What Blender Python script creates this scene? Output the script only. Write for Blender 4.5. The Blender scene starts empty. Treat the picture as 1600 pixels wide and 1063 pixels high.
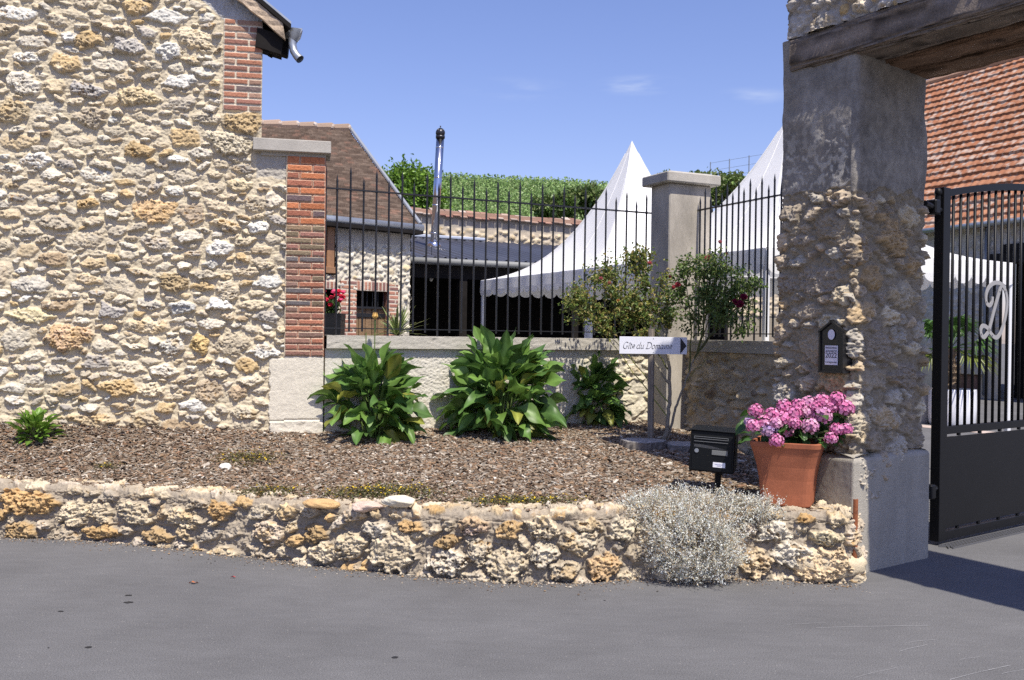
import bpy, math, random
import numpy as np
from mathutils import Matrix, Vector

# ------------------------------------------------------------------ camera, sky, sun, exposure
F = 1500.0
CAMZ = 1.6
RHO = 0.0135
PIT = math.atan(7.5 / F)
scene = bpy.context.scene
COL = scene.collection
cam_d = bpy.data.cameras.new("camera")
cam_d.sensor_width = 36.0
cam_d.lens = 36.0 * F / 1600.0
cam_d.clip_start = 0.05
cam_d.clip_end = 2000.0
cam = bpy.data.objects.new("camera", cam_d)
COL.objects.link(cam)
fwd = Vector((0, math.cos(PIT), -math.sin(PIT)))
up0 = Vector((0, math.sin(PIT), math.cos(PIT)))
xr = Vector((1, 0, 0))
right = xr * math.cos(RHO) + up0 * math.sin(RHO)
upc = -xr * math.sin(RHO) + up0 * math.cos(RHO)
Mx = Matrix((right, upc, -fwd)).transposed().to_4x4()
Mx.translation = Vector((0, 0, CAMZ))
cam.matrix_world = Mx
scene.camera = cam

SUN_EL = math.radians(60)
SUN_AZ = math.radians(153.0)      # measured from +Y towards +X
world = bpy.data.worlds.new("World")
scene.world = world
world.use_nodes = True
wn = world.node_tree
wn.nodes.clear()
w_out = wn.nodes.new("ShaderNodeOutputWorld")
w_bg = wn.nodes.new("ShaderNodeBackground")
w_sky = wn.nodes.new("ShaderNodeTexSky")
w_sky.sky_type = 'NISHITA'
w_sky.sun_disc = False
w_sky.sun_elevation = SUN_EL
w_sky.sun_rotation = SUN_AZ
w_sky.altitude = 200
w_sky.air_density = 1.25
w_sky.dust_density = 0.7
w_sky.ozone_density = 5.0
w_bg.inputs["Strength"].default_value = 0.108
# two faint wisps of cirrus
w_tc = wn.nodes.new("ShaderNodeTexCoord")
w_map = wn.nodes.new("ShaderNodeMapping")
w_map.inputs["Scale"].default_value = (9, 9, 45)
w_noise = wn.nodes.new("ShaderNodeTexNoise")
w_noise.inputs["Scale"].default_value = 1.6
w_noise.inputs["Detail"].default_value = 6
wn.links.new(w_tc.outputs["Generated"], w_map.inputs["Vector"])
wn.links.new(w_map.outputs["Vector"], w_noise.inputs["Vector"])
acc = None
for (d, rad, amp) in (((0.127, 1.0, 0.262), 0.055, 1.0), ((0.245, 1.0, 0.252), 0.05, 0.7), ((0.0, 1.0, 0.255), 0.07, 0.35)):
    v = Vector(d).normalized()
    sub = wn.nodes.new("ShaderNodeVectorMath"); sub.operation = 'SUBTRACT'
    sub.inputs[1].default_value = v
    wn.links.new(w_tc.outputs["Generated"], sub.inputs[0])
    mul = wn.nodes.new("ShaderNodeVectorMath"); mul.operation = 'MULTIPLY'
    mul.inputs[1].default_value = (1, 1, 4.5)
    wn.links.new(sub.outputs[0], mul.inputs[0])
    ln = wn.nodes.new("ShaderNodeVectorMath"); ln.operation = 'LENGTH'
    wn.links.new(mul.outputs[0], ln.inputs[0])
    mr = wn.nodes.new("ShaderNodeMapRange"); mr.interpolation_type = 'SMOOTHSTEP'
    mr.inputs["From Min"].default_value = 0.0
    mr.inputs["From Max"].default_value = rad
    mr.inputs["To Min"].default_value = amp
    mr.inputs["To Max"].default_value = 0.0
    wn.links.new(ln.outputs["Value"], mr.inputs["Value"])
    if acc is None:
        acc = mr.outputs[0]
    else:
        ad = wn.nodes.new("ShaderNodeMath"); ad.operation = 'ADD'
        wn.links.new(acc, ad.inputs[0]); wn.links.new(mr.outputs[0], ad.inputs[1])
        acc = ad.outputs[0]
cr = wn.nodes.new("ShaderNodeMapRange"); cr.interpolation_type = 'SMOOTHSTEP'
cr.inputs["From Min"].default_value = 0.42
cr.inputs["From Max"].default_value = 0.72
wn.links.new(w_noise.outputs[0], cr.inputs["Value"])
cm = wn.nodes.new("ShaderNodeMath"); cm.operation = 'MULTIPLY'
wn.links.new(acc, cm.inputs[0]); wn.links.new(cr.outputs[0], cm.inputs[1])
cm2 = wn.nodes.new("ShaderNodeMath"); cm2.operation = 'MULTIPLY'; cm2.use_clamp = True
cm2.inputs[1].default_value = 0.42
wn.links.new(cm.outputs[0], cm2.inputs[0])
wmix = wn.nodes.new("ShaderNodeMix"); wmix.data_type = 'RGBA'
wn.links.new(cm2.outputs[0], wmix.inputs[0])
w_tint = wn.nodes.new("ShaderNodeVectorMath"); w_tint.operation = 'MULTIPLY'
w_tint.inputs[1].default_value = (1.14, 0.99, 1.24)
wn.links.new(w_sky.outputs[0], w_tint.inputs[0])
wn.links.new(w_tint.outputs[0], wmix.inputs[6])
wmix.inputs[7].default_value = (6.4, 6.9, 7.8, 1)
wn.links.new(wmix.outputs[2], w_bg.inputs["Color"])
wn.links.new(w_bg.outputs[0], w_out.inputs["Surface"])

sun_d = bpy.data.lights.new("sun", 'SUN')
sun_d.energy = 5.0
sun_d.angle = math.radians(0.5)
sun_d.color = (1.0, 0.935, 0.83)
sun = bpy.data.objects.new("sun", sun_d)
COL.objects.link(sun)
sdir = Vector((math.sin(SUN_AZ) * math.cos(SUN_EL), math.cos(SUN_AZ) * math.cos(SUN_EL), math.sin(SUN_EL)))
sun.rotation_euler = sdir.to_track_quat('Z', 'Y').to_euler()
sun.location = sdir * 30

vs = scene.view_settings
vs.view_transform = 'Standard'
vs.look = 'None'
vs.exposure = 0.3
vs.gamma = 1.0
vs.use_curve_mapping = False
scene.cycles.max_bounces = 6
scene.cycles.use_denoising = False

# ------------------------------------------------------------------ geometry of the photograph -> the place
def ray(px, py):
    u = (px - 800.0) / F; v = -(py - 531.5) / F
    u2 = u * math.cos(RHO) - v * math.sin(RHO)
    v2 = u * math.sin(RHO) + v * math.cos(RHO)
    d = np.array((u2, math.cos(PIT) + v2 * math.sin(PIT), v2 * math.cos(PIT) - math.sin(PIT)))
    return d / d[1]
CAM = np.array((0, 0, CAMZ))
def P(px, py, Y): return CAM + ray(px, py) * Y
def G(px, py, z=0.0):
    d = ray(px, py); return CAM + d * ((z - CAMZ) / d[2])
def PL(px, py, p0, n):
    d = ray(px, py); p0 = np.array(p0, float); n = np.array(n, float)
    return CAM + d * (np.dot(p0 - CAM, n) / np.dot(d, n))

R_ = np.random.default_rng(7)
random.seed(7)
def V3(*a): return np.array(a, float)
def nrm(v):
    v = np.array(v, float); return v / np.linalg.norm(v)

# ------------------------------------------------------------------ numpy noise
def _hash(ix, iy, seed):
    h = (ix.astype(np.int64) * 374761393 + iy.astype(np.int64) * 668265263 + seed * 1274126177) & 0xFFFFFFFF
    h = ((h ^ (h >> 13)) * 1274126177) & 0xFFFFFFFF
    h = h ^ (h >> 16)
    return (h & 0xFFFFFF) / float(0xFFFFFF)
def pn(x, y, seed=0):
    ix = np.floor(x).astype(np.int64); iy = np.floor(y).astype(np.int64)
    fx = x - ix; fy = y - iy
    u = fx * fx * fx * (fx * (fx * 6 - 15) + 10); v = fy * fy * fy * (fy * (fy * 6 - 15) + 10)
    def g(a, b, dx, dy):
        t = _hash(a, b, seed) * 2 * math.pi
        return np.cos(t) * dx + np.sin(t) * dy
    n00 = g(ix, iy, fx, fy); n10 = g(ix + 1, iy, fx - 1, fy)
    n01 = g(ix, iy + 1, fx, fy - 1); n11 = g(ix + 1, iy + 1, fx - 1, fy - 1)
    return ((n00 * (1 - u) + n10 * u) * (1 - v) + (n01 * (1 - u) + n11 * u) * v) * 1.41
def fbm(x, y, seed=0, o=4):
    s = 0; a = 1.0; f = 1.0; t = 0
    for k in range(o):
        s = s + a * pn(x * f, y * f, seed + k * 17); t += a; a *= 0.5; f *= 2.03
    return s / t
def cells(x, y, seed=0):
    ix = np.floor(x).astype(np.int64); iy = np.floor(y).astype(np.int64)
    d1 = np.full(x.shape, 9.0); d2 = np.full(x.shape, 9.0); hv = np.zeros(x.shape)
    for a in (-1, 0, 1):
        for b in (-1, 0, 1):
            cx = ix + a; cy = iy + b; ox = cx + _hash(cx, cy, seed); oy = cy + _hash(cx, cy, seed + 1)
            dx = x - ox; dy = y - oy; d = dx * dx + dy * dy
            v = _hash(cx, cy, seed + 2) - 0.5 + (_hash(cx, cy, seed + 3) - 0.5) * 1.2 * dx + (_hash(cx, cy, seed + 4) - 0.5) * 1.2 * dy
            c = d < d1; d2 = np.where(c, d1, np.minimum(d2, d)); hv = np.where(c, v, hv); d1 = np.where(c, d, d1)
    return hv, np.sqrt(d2) - np.sqrt(d1)
def sstep(a, b, x):
    t = np.clip((x - a) / (b - a), 0, 1); return t * t * (3 - 2 * t)

# ------------------------------------------------------------------ materials
MATS = {}
def new_mat(name):
    m = bpy.data.materials.new(name); m.use_nodes = True
    return m, m.node_tree, m.node_tree.nodes["Principled BSDF"]
def mat(name, color=None, rough=0.85, metal=0.0, vcol=False, var=0.0, vscale=8.0, bump=0.0, bscale=120.0,
        fine=0.0, fscale=300.0, stretch=None, trans=0.0, spec=None, sheen=0):
    if name in MATS: return MATS[name]
    m, nt, b = new_mat(name)
    N = nt.nodes.new; L = nt.links.new
    tc = N("ShaderNodeTexCoord"); vec = tc.outputs["Object"]
    if stretch:
        mp = N("ShaderNodeMapping"); mp.inputs["Scale"].default_value = stretch
        L(vec, mp.inputs["Vector"]); vec = mp.outputs["Vector"]
    if vcol:
        a = N("ShaderNodeAttribute"); a.attribute_name = "Col"; c = a.outputs["Color"]
    else:
        rgb = N("ShaderNodeRGB"); rgb.outputs[0].default_value = (*color, 1); c = rgb.outputs[0]
    for (amt, sc, det) in ((var, vscale, 5), (fine, fscale, 2)):
        if amt <= 0: continue
        n = N("ShaderNodeTexNoise"); n.inputs["Scale"].default_value = sc; n.inputs["Detail"].default_value = det
        n.inputs["Roughness"].default_value = 0.6
        L(vec, n.inputs["Vector"])
        mr = N("ShaderNodeMapRange"); mr.inputs["From Min"].default_value = 0.25; mr.inputs["From Max"].default_value = 0.75
        mr.inputs["To Min"].default_value = 1 - amt; mr.inputs["To Max"].default_value = 1 + amt
        L(n.outputs[0], mr.inputs["Value"])
        vm = N("ShaderNodeVectorMath"); vm.operation = 'SCALE'
        L(c, vm.inputs[0]); L(mr.outputs[0], vm.inputs["Scale"]); c = vm.outputs[0]
    L(c, b.inputs["Base Color"])
    b.inputs["Roughness"].default_value = rough
    b.inputs["Metallic"].default_value = metal
    if spec is not None: b.inputs["Specular IOR Level"].default_value = spec
    if trans > 0:
        tr = N("ShaderNodeBsdfTranslucent"); L(c, tr.inputs["Color"])
        mx = N("ShaderNodeMixShader"); mx.inputs[0].default_value = trans
        L(b.outputs[0], mx.inputs[1]); L(tr.outputs[0], mx.inputs[2])
        L(mx.outputs[0], nt.nodes["Material Output"].inputs["Surface"])
    if bump > 0:
        n = N("ShaderNodeTexNoise"); n.inputs["Scale"].default_value = bscale; n.inputs["Detail"].default_value = 5
        n.inputs["Roughness"].default_value = 0.65
        L(vec, n.inputs["Vector"])
        bp = N("ShaderNodeBump"); bp.inputs["Strength"].default_value = bump; bp.inputs["Distance"].default_value = 0.01
        L(n.outputs[0], bp.inputs["Height"]); L(bp.outputs[0], b.inputs["Normal"])
    MATS[name] = m
    return m
def M_stone(): return mat("stone", vcol=True, rough=0.95, fine=0.22, fscale=140, bump=0.55, bscale=110, spec=0.2)
def M_vcol(): return mat("painted_by_point", vcol=True, rough=0.85, fine=0.12, fscale=90, bump=0.25, bscale=90, spec=0.3)
def M_leaf(): return mat("leaf", vcol=True, rough=0.45, trans=0.28, var=0.12, vscale=20, spec=0.45)
def M_petal(): return mat("petal", vcol=True, rough=0.7, trans=0.25, spec=0.2)
def M_bark(): return mat("bark", vcol=True, rough=0.9, var=0.3, vscale=30, bump=0.6, bscale=60, spec=0.2)
M_black = lambda: mat("black_iron", (0.012, 0.013, 0.016), rough=0.42, spec=0.5, var=0.25, vscale=12, bump=0.12, bscale=60)
M_gatepaint = lambda: mat("gate_paint", (0.008, 0.0082, 0.0095), rough=0.45, spec=0.22, var=0.1, vscale=3, bump=0.04, bscale=30)
M_conc = lambda: mat("concrete", (0.40, 0.375, 0.33), rough=0.95, var=0.22, vscale=4, fine=0.12, fscale=120, bump=0.35, bscale=70, spec=0.2)
M_zinc = lambda: mat("zinc", (0.36, 0.38, 0.40), rough=0.45, metal=0.7, var=0.2, vscale=6)
M_dark = lambda: mat("dark_wood_and_shade", (0.018, 0.016, 0.015), rough=0.9, var=0.3, vscale=6, spec=0.1)  # dark timber, also blackens openings in place of the shade inside
M_canvas = lambda: mat("white_canvas", (0.90, 0.895, 0.87), rough=0.7, trans=0.22, var=0.03, vscale=3, bump=0.05, bscale=8)
M_beam = lambda: mat("old_oak", (0.12, 0.092, 0.072), rough=0.9, var=0.45, vscale=5, bump=0.8, bscale=9, stretch=(1.2, 1.2, 14), fine=0.25, fscale=22, spec=0.2)

# ------------------------------------------------------------------ object helpers
def tag(o, label=None, cat=None, group=None, kind=None):
    if label: o["label"] = label
    if cat: o["category"] = cat
    if group: o["group"] = group
    if kind: o["kind"] = kind
    return o
def empty(name, loc, label, cat, group=None):
    o = bpy.data.objects.new(name, None); COL.objects.link(o)
    o.location = tuple(loc); o.empty_display_size = 0.1
    return tag(o, label, cat, group)
def link(name, me, parent=None):
    o = bpy.data.objects.new(name, me); COL.objects.link(o)
    if parent is not None:
        o.parent = parent
        pl = Vector(parent.location)
        q = parent.parent
        while q is not None:
            pl = pl + Vector(q.location); q = q.parent
        o.location = -pl          # meshes are written in world coordinates
    return o
def raw_mesh(name, V, Fq, cols=None, smooth=True, mats=None):
    V = np.asarray(V, np.float32); me = bpy.data.meshes.new(name)
    Fq = [np.asarray(f, np.int32) for f in (Fq if isinstance(Fq, list) else [Fq]) if len(f)]
    me.vertices.add(len(V)); me.vertices.foreach_set("co", V.ravel())
    nl = sum(f.size for f in Fq); npoly = sum(len(f) for f in Fq)
    me.loops.add(nl); me.polygons.add(npoly)
    me.loops.foreach_set("vertex_index", np.concatenate([f.ravel() for f in Fq]))
    tot = np.concatenate([np.full(len(f), f.shape[1], np.int32) for f in Fq])
    st = np.concatenate([[0], np.cumsum(tot)[:-1]]).astype(np.int32)
    me.polygons.foreach_set("loop_start", st)
    me.polygons.foreach_set("use_smooth", np.full(npoly, smooth, bool))
    me.update(calc_edges=True)
    if cols is not None:
        c = np.ones((len(V), 4), np.float32); c[:, :3] = np.asarray(cols).reshape(-1, 3)
        at = me.color_attributes.new("Col", 'FLOAT_COLOR', 'POINT'); at.data.foreach_set("color", c.ravel())
    if mats is not None: me.materials.append(mats)
    me.validate(verbose=False)
    return me
def grid_faces(nv, nu, close_u=False):
    idx = np.arange(nv * nu).reshape(nv, nu)
    if close_u: idx = np.concatenate([idx, idx[:, :1]], axis=1)
    a = idx[:-1, :-1]; b = idx[:-1, 1:]; c = idx[1:, 1:]; d = idx[1:, :-1]
    return np.stack([a, b, c, d], -1).reshape(-1, 4)
def surf(name, Pg, Ng, H, C, m, parent=None, mask=None, close_u=False, smooth=True):
    nv, nu = Pg.shape[:2]
    V = Pg + Ng * H[..., None]
    f = grid_faces(nv, nu, close_u)
    if mask is not None:
        ok = mask.ravel(); f = f[ok[f].all(axis=1)]
    me = raw_mesh(name, V.reshape(-1, 3), f, None if C is None else C.reshape(-1, 3), smooth, m)
    return link(name, me, parent)
class MB:
    def __init__(s): s.v = []; s.f = {}; s.c = []; s.n = 0
    def add(s, v, f, col=(0.5, 0.5, 0.5)):
        v = np.asarray(v, float).reshape(-1, 3); col = np.asarray(col, float)
        if col.ndim == 1: col = np.repeat(col[None], len(v), 0)
        s.v.append(v); s.c.append(col)
        for k in f:
            a = np.asarray(k, int) + s.n
            s.f.setdefault(a.shape[-1], []).append(a.reshape(-1, a.shape[-1]))
        s.n += len(v); return s
    def box(s, c, size, ax=None, col=(0.5, 0.5, 0.5), bev=0.0):
        c = np.asarray(c, float); h = np.asarray(size, float) / 2
        A = np.eye(3) if ax is None else np.array(ax, float)
        if bev <= 0:
            sg = np.array([(x, y, z) for z in (-1, 1) for y in (-1, 1) for x in (-1, 1)], float)
            v = c + (sg * h) @ A
            return s.add(v, [[(0, 2, 3, 1), (4, 5, 7, 6), (0, 1, 5, 4), (2, 6, 7, 3), (0, 4, 6, 2), (1, 3, 7, 5)]], col)
        b = min(bev, *(h * 0.49)); vs_ = []; idx = {}
        for x in (-1, 1):
            for y in (-1, 1):
                for z in (-1, 1):
                    for k in range(3):
                        q = np.array((x, y, z), float) * h
                        for j in range(3):
                            if j != k: q[j] -= np.array((x, y, z))[j] * b
                        idx[(x, y, z, k)] = len(vs_); vs_.append(q)
        F4 = []; F3 = []
        for k in range(3):
            o1, o2 = [j for j in range(3) if j != k]
            for sgn in (-1, 1):
                ring = []
                for a_, b_ in ((-1, -1), (1, -1), (1, 1), (-1, 1)):
                    t = [0, 0, 0]; t[k] = sgn; t[o1] = a_; t[o2] = b_; ring.append(idx[(*t, k)])
                F4.append(ring)
            # edge bevels along axis k
            for a_ in (-1, 1):
                for b_ in (-1, 1):
                    q = []
                    for sgn, kk in ((-1, o1), (1, o1), (1, o2), (-1, o2)):
                        t = [0, 0, 0]; t[k] = sgn; t[o1] = a_; t[o2] = b_; q.append(idx[(*t, kk)])
                    F4.append(q)
        for x in (-1, 1):
            for y in (-1, 1):
                for z in (-1, 1): F3.append([idx[(x, y, z, k)] for k in range(3)])
        return s.add(c + np.array(vs_) @ A, [F4, F3], col)
    def tube(s, pts, r, n=8, col=(0.5, 0.5, 0.5), cap=True):
        pts = np.asarray(pts, float); m = len(pts); r = np.broadcast_to(np.asarray(r, float), (m,))
        T = np.gradient(pts, axis=0); T /= np.linalg.norm(T, axis=1)[:, None] + 1e-9
        ref = V3(0, 0, 1) if abs(T[0][2]) < 0.9 else V3(1, 0, 0)
        rings = []
        for i in range(m):
            a = np.cross(T[i], ref); a /= np.linalg.norm(a) + 1e-9; ref = np.cross(a, T[i])
            b = ref
            t = np.arange(n) * 2 * math.pi / n
            rings.append(pts[i] + r[i] * (np.cos(t)[:, None] * a + np.sin(t)[:, None] * b))
        v = np.concatenate(rings); f = grid_faces(m, n, True)
        if cap: v = np.concatenate([v, pts[:1], pts[-1:]])
        fs = [f]
        if cap:
            k = m * n; tri = [(k, (j + 1) % n, j) for j in range(n)] + [(k + 1, (m - 1) * n + j, (m - 1) * n + (j + 1) % n) for j in range(n)]
            fs.append(tri)
        if np.ndim(col) == 2: col = np.concatenate([np.repeat(col, n, 0), col[:1], col[-1:]] if cap else [np.repeat(col, n, 0)])
        return s.add(v, fs, col)
    def ell(s, c, r, nu=16, nv=10, col=(0.5, 0.5, 0.5), noise=0.0, seed=0):
        th = np.linspace(0, math.pi, nv)[:, None]; ph = np.arange(nu)[None] * 2 * math.pi / nu
        d = np.stack([np.sin(th) * np.cos(ph), np.sin(th) * np.sin(ph), np.cos(th) + 0 * ph], -1)
        if noise:
            k = 1 + noise * fbm(d[..., 0] * 2 + d[..., 2] + seed, d[..., 1] * 2 - d[..., 2] + seed * 3, seed, 3)[..., None]
            d = d * k
        return s.add(np.asarray(c) + d.reshape(-1, 3) * np.asarray(r), [grid_faces(nv, nu, True)], col)
    def quad(s, a, b, c, d, col=(0.5, 0.5, 0.5)): return s.add([a, b, c, d], [[(0, 1, 2, 3)]], col)
    def slab(s, poly, off, col=(0.5, 0.5, 0.5)):      # polygon extruded by vector off
        n = len(poly); poly = np.asarray(poly, float); v = np.concatenate([poly, poly + np.asarray(off)])
        return s.add(v, [[tuple(range(n))], [tuple(range(2 * n - 1, n - 1, -1))], [(i, (i + 1) % n, n + (i + 1) % n, n + i) for i in range(n)]] if n != 4 else
                     [[(0, 1, 2, 3), (7, 6, 5, 4)], [(i, (i + 1) % n, n + (i + 1) % n, n + i) for i in range(n)]], col)
    def build(s, name, m, parent=None, smooth=False, vc=True):
        fs = [np.concatenate(s.f[k]) for k in sorted(s.f)]
        me = raw_mesh(name, np.concatenate(s.v), fs, np.concatenate(s.c) if vc else None, smooth, m)
        return link(name, me, parent)

def leafcloud(pos, dirs, nor, L, W, col, fold=0.25):
    """folded rhombic leaves: returns V,F,C"""
    n = len(pos); dirs = dirs / (np.linalg.norm(dirs, axis=1)[:, None] + 1e-9)
    side = np.cross(dirs, nor); side /= np.linalg.norm(side, axis=1)[:, None] + 1e-9
    up = np.cross(side, dirs)
    L = np.broadcast_to(L, (n,))[:, None]; W = np.broadcast_to(W, (n,))[:, None]
    b = pos; t = pos + dirs * L - up * L * 0.15
    l = pos + dirs * L * 0.45 + side * W * 0.5 + up * W * fold
    r = pos + dirs * L * 0.45 - side * W * 0.5 + up * W * fold
    V = np.stack([b, l, t, r], 1).reshape(-1, 3)
    i = np.arange(n)[:, None] * 4
    Fa = np.concatenate([i + np.array([[0, 2, 1]]), i + np.array([[0, 3, 2]])])
    C = np.repeat(col, 4, 0)
    return V, Fa, C
def rdir(n):
    v = R_.normal(size=(n, 3)); return v / np.linalg.norm(v, axis=1)[:, None]
def pick(pal, n, jit=0.12, w=None):
    pal = np.array(pal, float); k = R_.choice(len(pal), n, p=None if w is None else np.array(w) / np.sum(w))
    c = pal[k] * (1 + jit * R_.normal(size=(n, 1))); return np.clip(c, 0.002, 0.95)

# ------------------------------------------------------------------ rubble masonry as displaced surface
PAL_MILL = [((0.57, 0.49, 0.37), 3), ((0.60, 0.56, 0.48), 3), ((0.47, 0.42, 0.34), 2.4), ((0.50, 0.38, 0.22), 1.3),
            ((0.43, 0.40, 0.36), 1.6), ((0.36, 0.28, 0.19), 0.9), ((0.62, 0.61, 0.57), 1.2)]
def rubble(U, V, seed, classes, hmax=0.04, pal=PAL_MILL, mortar=(0.52, 0.46, 0.37), block=None, explicit=(), gap=1.12,
           mrough=0.004, porous=0.5, warp=0.16, fill=1.0, lip=0.22, lipw=0.42, smear=0.4, strata=0.10):
    """U,V: 2-D coordinate grids in metres (regular). Returns H, C."""
    rg = np.random.default_rng(seed)
    nv, nu = U.shape; su = U[0, 1] - U[0, 0]; sv = V[1, 0] - V[0, 0]
    occ = np.zeros((nv, nu), bool)
    if block is not None: occ |= block
    H = np.zeros((nv, nu)); best = np.zeros((nv, nu)); C = np.zeros((nv, nu, 3))
    n1 = fbm(U * 14, V * 14, seed, 3); n2 = fbm(U * 14 + 50, V * 14, seed + 5, 3)
    n3 = fbm(U * 34, V * 34, seed + 9, 4); n4 = fbm(U * 9 + 20, V * 9, seed + 12, 3)
    n5 = fbm(U * 70, V * 70, seed + 31, 2); nA = fbm(U * 13 + 3 * n4, V * 34, seed + 41, 4)
    rA = 1 - np.abs(nA) * 3.0
    cA, cE = cells(U * 15 + 0.9 * n1, V * 21 + 0.9 * n2, seed + 60); cB, cF = cells(U * 38 + 0.8 * n3, V * 46 + 0.8 * n1, seed + 70)
    fr = 0.55 * cA + 0.28 * cB - 0.16 * (cF < 0.10)
    mc = np.array(mortar)[None, None] * (1 + 0.12 * n4 + 0.10 * n3)[..., None]
    C[:] = mc
    Hm = mrough * (0.5 * cB + n3 * 1.2 + n4 * 2.0 + 0.5 * n5 + 1.2 * nA)
    H[:] = Hm
    pcol = np.array([p[0] for p in pal]); pw = np.array([p[1] for p in pal], float); pw /= pw.sum()
    u0 = U[0, 0]; v0 = V[0, 0]
    def place(cu, cv, a, b, rot, force=False, col=None, por=None, hh=None):
        k = rg.integers(4, 8); th0 = rg.uniform(0, 6.28)
        ang = th0 + (np.arange(k) + rg.uniform(-0.28, 0.28, k)) * 2 * math.pi / k
        cs = rg.uniform(0.74, 1.04, k)
        rr = max(a, b) * 1.35 + 0.01
        i0 = max(0, int((cv - rr - v0) / sv)); i1 = min(nv, int((cv + rr - v0) / sv) + 2)
        j0 = max(0, int((cu - rr - u0) / su)); j1 = min(nu, int((cu + rr - u0) / su) + 2)
        if i1 - i0 < 3 or j1 - j0 < 3: return False
        sl = (slice(i0, i1), slice(j0, j1))
        x = U[sl] - cu; y = V[sl] - cv
        m = min(a, b)
        x = x + n1[sl] * warp * 2.0 * m + n3[sl] * 0.20 * m; y = y + n2[sl] * warp * 1.8 * m + n3[sl] * 0.14 * m + n5[sl] * 0.06 * m
        c_, s_ = math.cos(rot), math.sin(rot)
        xa = (x * c_ + y * s_) / a; ya = (-x * s_ + y * c_) / b
        d = np.zeros_like(xa)
        for q in range(k): d = np.maximum(d, (xa * math.cos(ang[q]) + ya * math.sin(ang[q])) / cs[q])
        d = 0.84 * d + 0.16 * np.sqrt(xa * xa + ya * ya)
        inn = d < gap; o = occ[sl]
        if not force:
            ar = inn.sum()
            if ar < 6 or (o & inn).sum() > 0.015 * ar: return False
        ins = d < 1.0
        if not force: ins = ins & ~o
        h0 = (hh if hh else hmax * rg.uniform(0.55, 1.15) * min(1.0, 0.45 + m / 0.055))
        yc = np.clip(ya, -1, 1)
        w = 0.13 + lipw * (0.5 + 0.5 * yc) * rg.uniform(0.7, 1.2)
        e = np.clip((1 - d) / w, 0, 1); e = e * (2 - e)
        P_ = por if por is not None else (rg.random() < porous)
        f = np.full(xa.shape, 9.0)
        for q in range(4):
            ta = rg.uniform(0, 6.28); gm = rg.uniform(0.15, 0.6); f = np.minimum(f, rg.uniform(0.82, 1.05) + gm * (math.cos(ta) * xa + math.sin(ta) * ya))
        f = f - lip * yc
        ridg = 1 - np.abs(n1[sl] + 0.6 * n3[sl]) * 2.0
        ph = rg.uniform(0, 50); fq = rg.uniform(12, 26)
        fac = np.abs(((x * rg.uniform(-1, 1) + y * 1.2) * fq + n4[sl] * 1.5 + ph) % 1.0 - 0.5)
        f = f + 0.10 * ridg + 0.10 * fac + strata * rA[sl] + 0.62 * fr[sl] + (0.26 if P_ else 0.10) * n3[sl] + 0.07 * n5[sl]
        base = pcol[rg.choice(len(pcol), p=pw)] if col is None else np.array(col)
        base = base * rg.uniform(0.88, 1.1)
        cc = base[None, None] * (1 + 0.14 * n3[sl] + 0.16 * n1[sl] + 0.10 * n5[sl])[..., None]
        if P_:
            pa = rg.uniform(0.25, 1.0); pits = sstep(0.14, 0.42, n3[sl] * pa + nA[sl] * 0.8 + n2[sl] * 0.5 + 0.12 * n5[sl])
            f = f - 0.5 * pits
            och = np.array((0.40, 0.25, 0.10)) * rg.uniform(0.6, 1.2)
            if rg.random() < 0.45: och = np.array((0.34, 0.30, 0.24))
            cc = cc * (1 - 0.70 * pits[..., None]) + och * 0.70 * pits[..., None]
            st = sstep(0.0, 0.5, n4[sl] + rg.uniform(-0.5, 0.3))[..., None] * 0.55
            cc = cc * (1 - st) + np.array((0.50, 0.36, 0.18)) * st
        else:
            wh = sstep(0.1, 0.4, n2[sl])[..., None] * 0.4
            cc = cc * (1 - wh) + np.array((0.64, 0.61, 0.54)) * wh
        if col is None and rg.random() < smear:
            mm = rg.uniform(0.35, 0.75); cc = cc * (1 - mm) + mc[sl] * 1.03 * mm; h0 = h0 * rg.uniform(0.5, 0.85)
        cc = cc * (0.93 + 0.14 * np.clip(rA[sl], -0.5, 1) + 0.16 * cA[sl] + 0.16 * cB[sl])[..., None]
        hs = h0 * e * np.clip(f, 0.12, 1.6)
        am = np.clip(sstep(0.0, 0.12, (1 - d) - np.clip(yc, 0, 1) * 0.10 + 0.16 * n3[sl] + 0.08 * n1[sl]), 0, 1) * ins
        H[sl] = np.where(ins, np.maximum(hs + Hm[sl] * 0.5, Hm[sl]), H[sl])
        C[sl] = C[sl] * (1 - am[..., None]) + cc * am[..., None]
        occ[sl] |= (d < 1.0)
        return True
    for ex in explicit: place(*ex[:5], force=True, **(ex[5] if len(ex) > 5 else {}))
    Lu = U[0, -1] - u0; Lv = V[-1, 0] - v0; area = Lu * Lv
    for (a0, a1, r0, r1, dens, rmax) in classes:
        for _ in range(int(dens * area * fill)):
            cu = u0 + rg.random() * Lu; cv = v0 + rg.random() * Lv
            i = min(nv - 1, int((cv - v0) / sv)); j = min(nu - 1, int((cu - u0) / su))
            if occ[i, j]: continue
            a = rg.uniform(a0, a1); b = a * rg.uniform(r0, r1)
            place(cu, cv, a, b, rg.normal() * rmax)
    return H, np.clip(C, 0.01, 0.9)
CL_WALL = [(0.12, 0.17, 0.34, 0.58, 26, 0.12), (0.085, 0.125, 0.32, 0.58, 160, 0.18), (0.055, 0.085, 0.32, 0.62, 700, 0.22),
           (0.034, 0.055, 0.34, 0.66, 900, 0.3)]
CL_ROUGH = [(0.10, 0.15, 0.6, 0.85, 60, 0.3), (0.07, 0.11, 0.55, 0.85, 300, 0.4), (0.045, 0.07, 0.55, 0.9, 900, 0.6),
            (0.02, 0.04, 0.5, 0.9, 3000, 0.8)]
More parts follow.
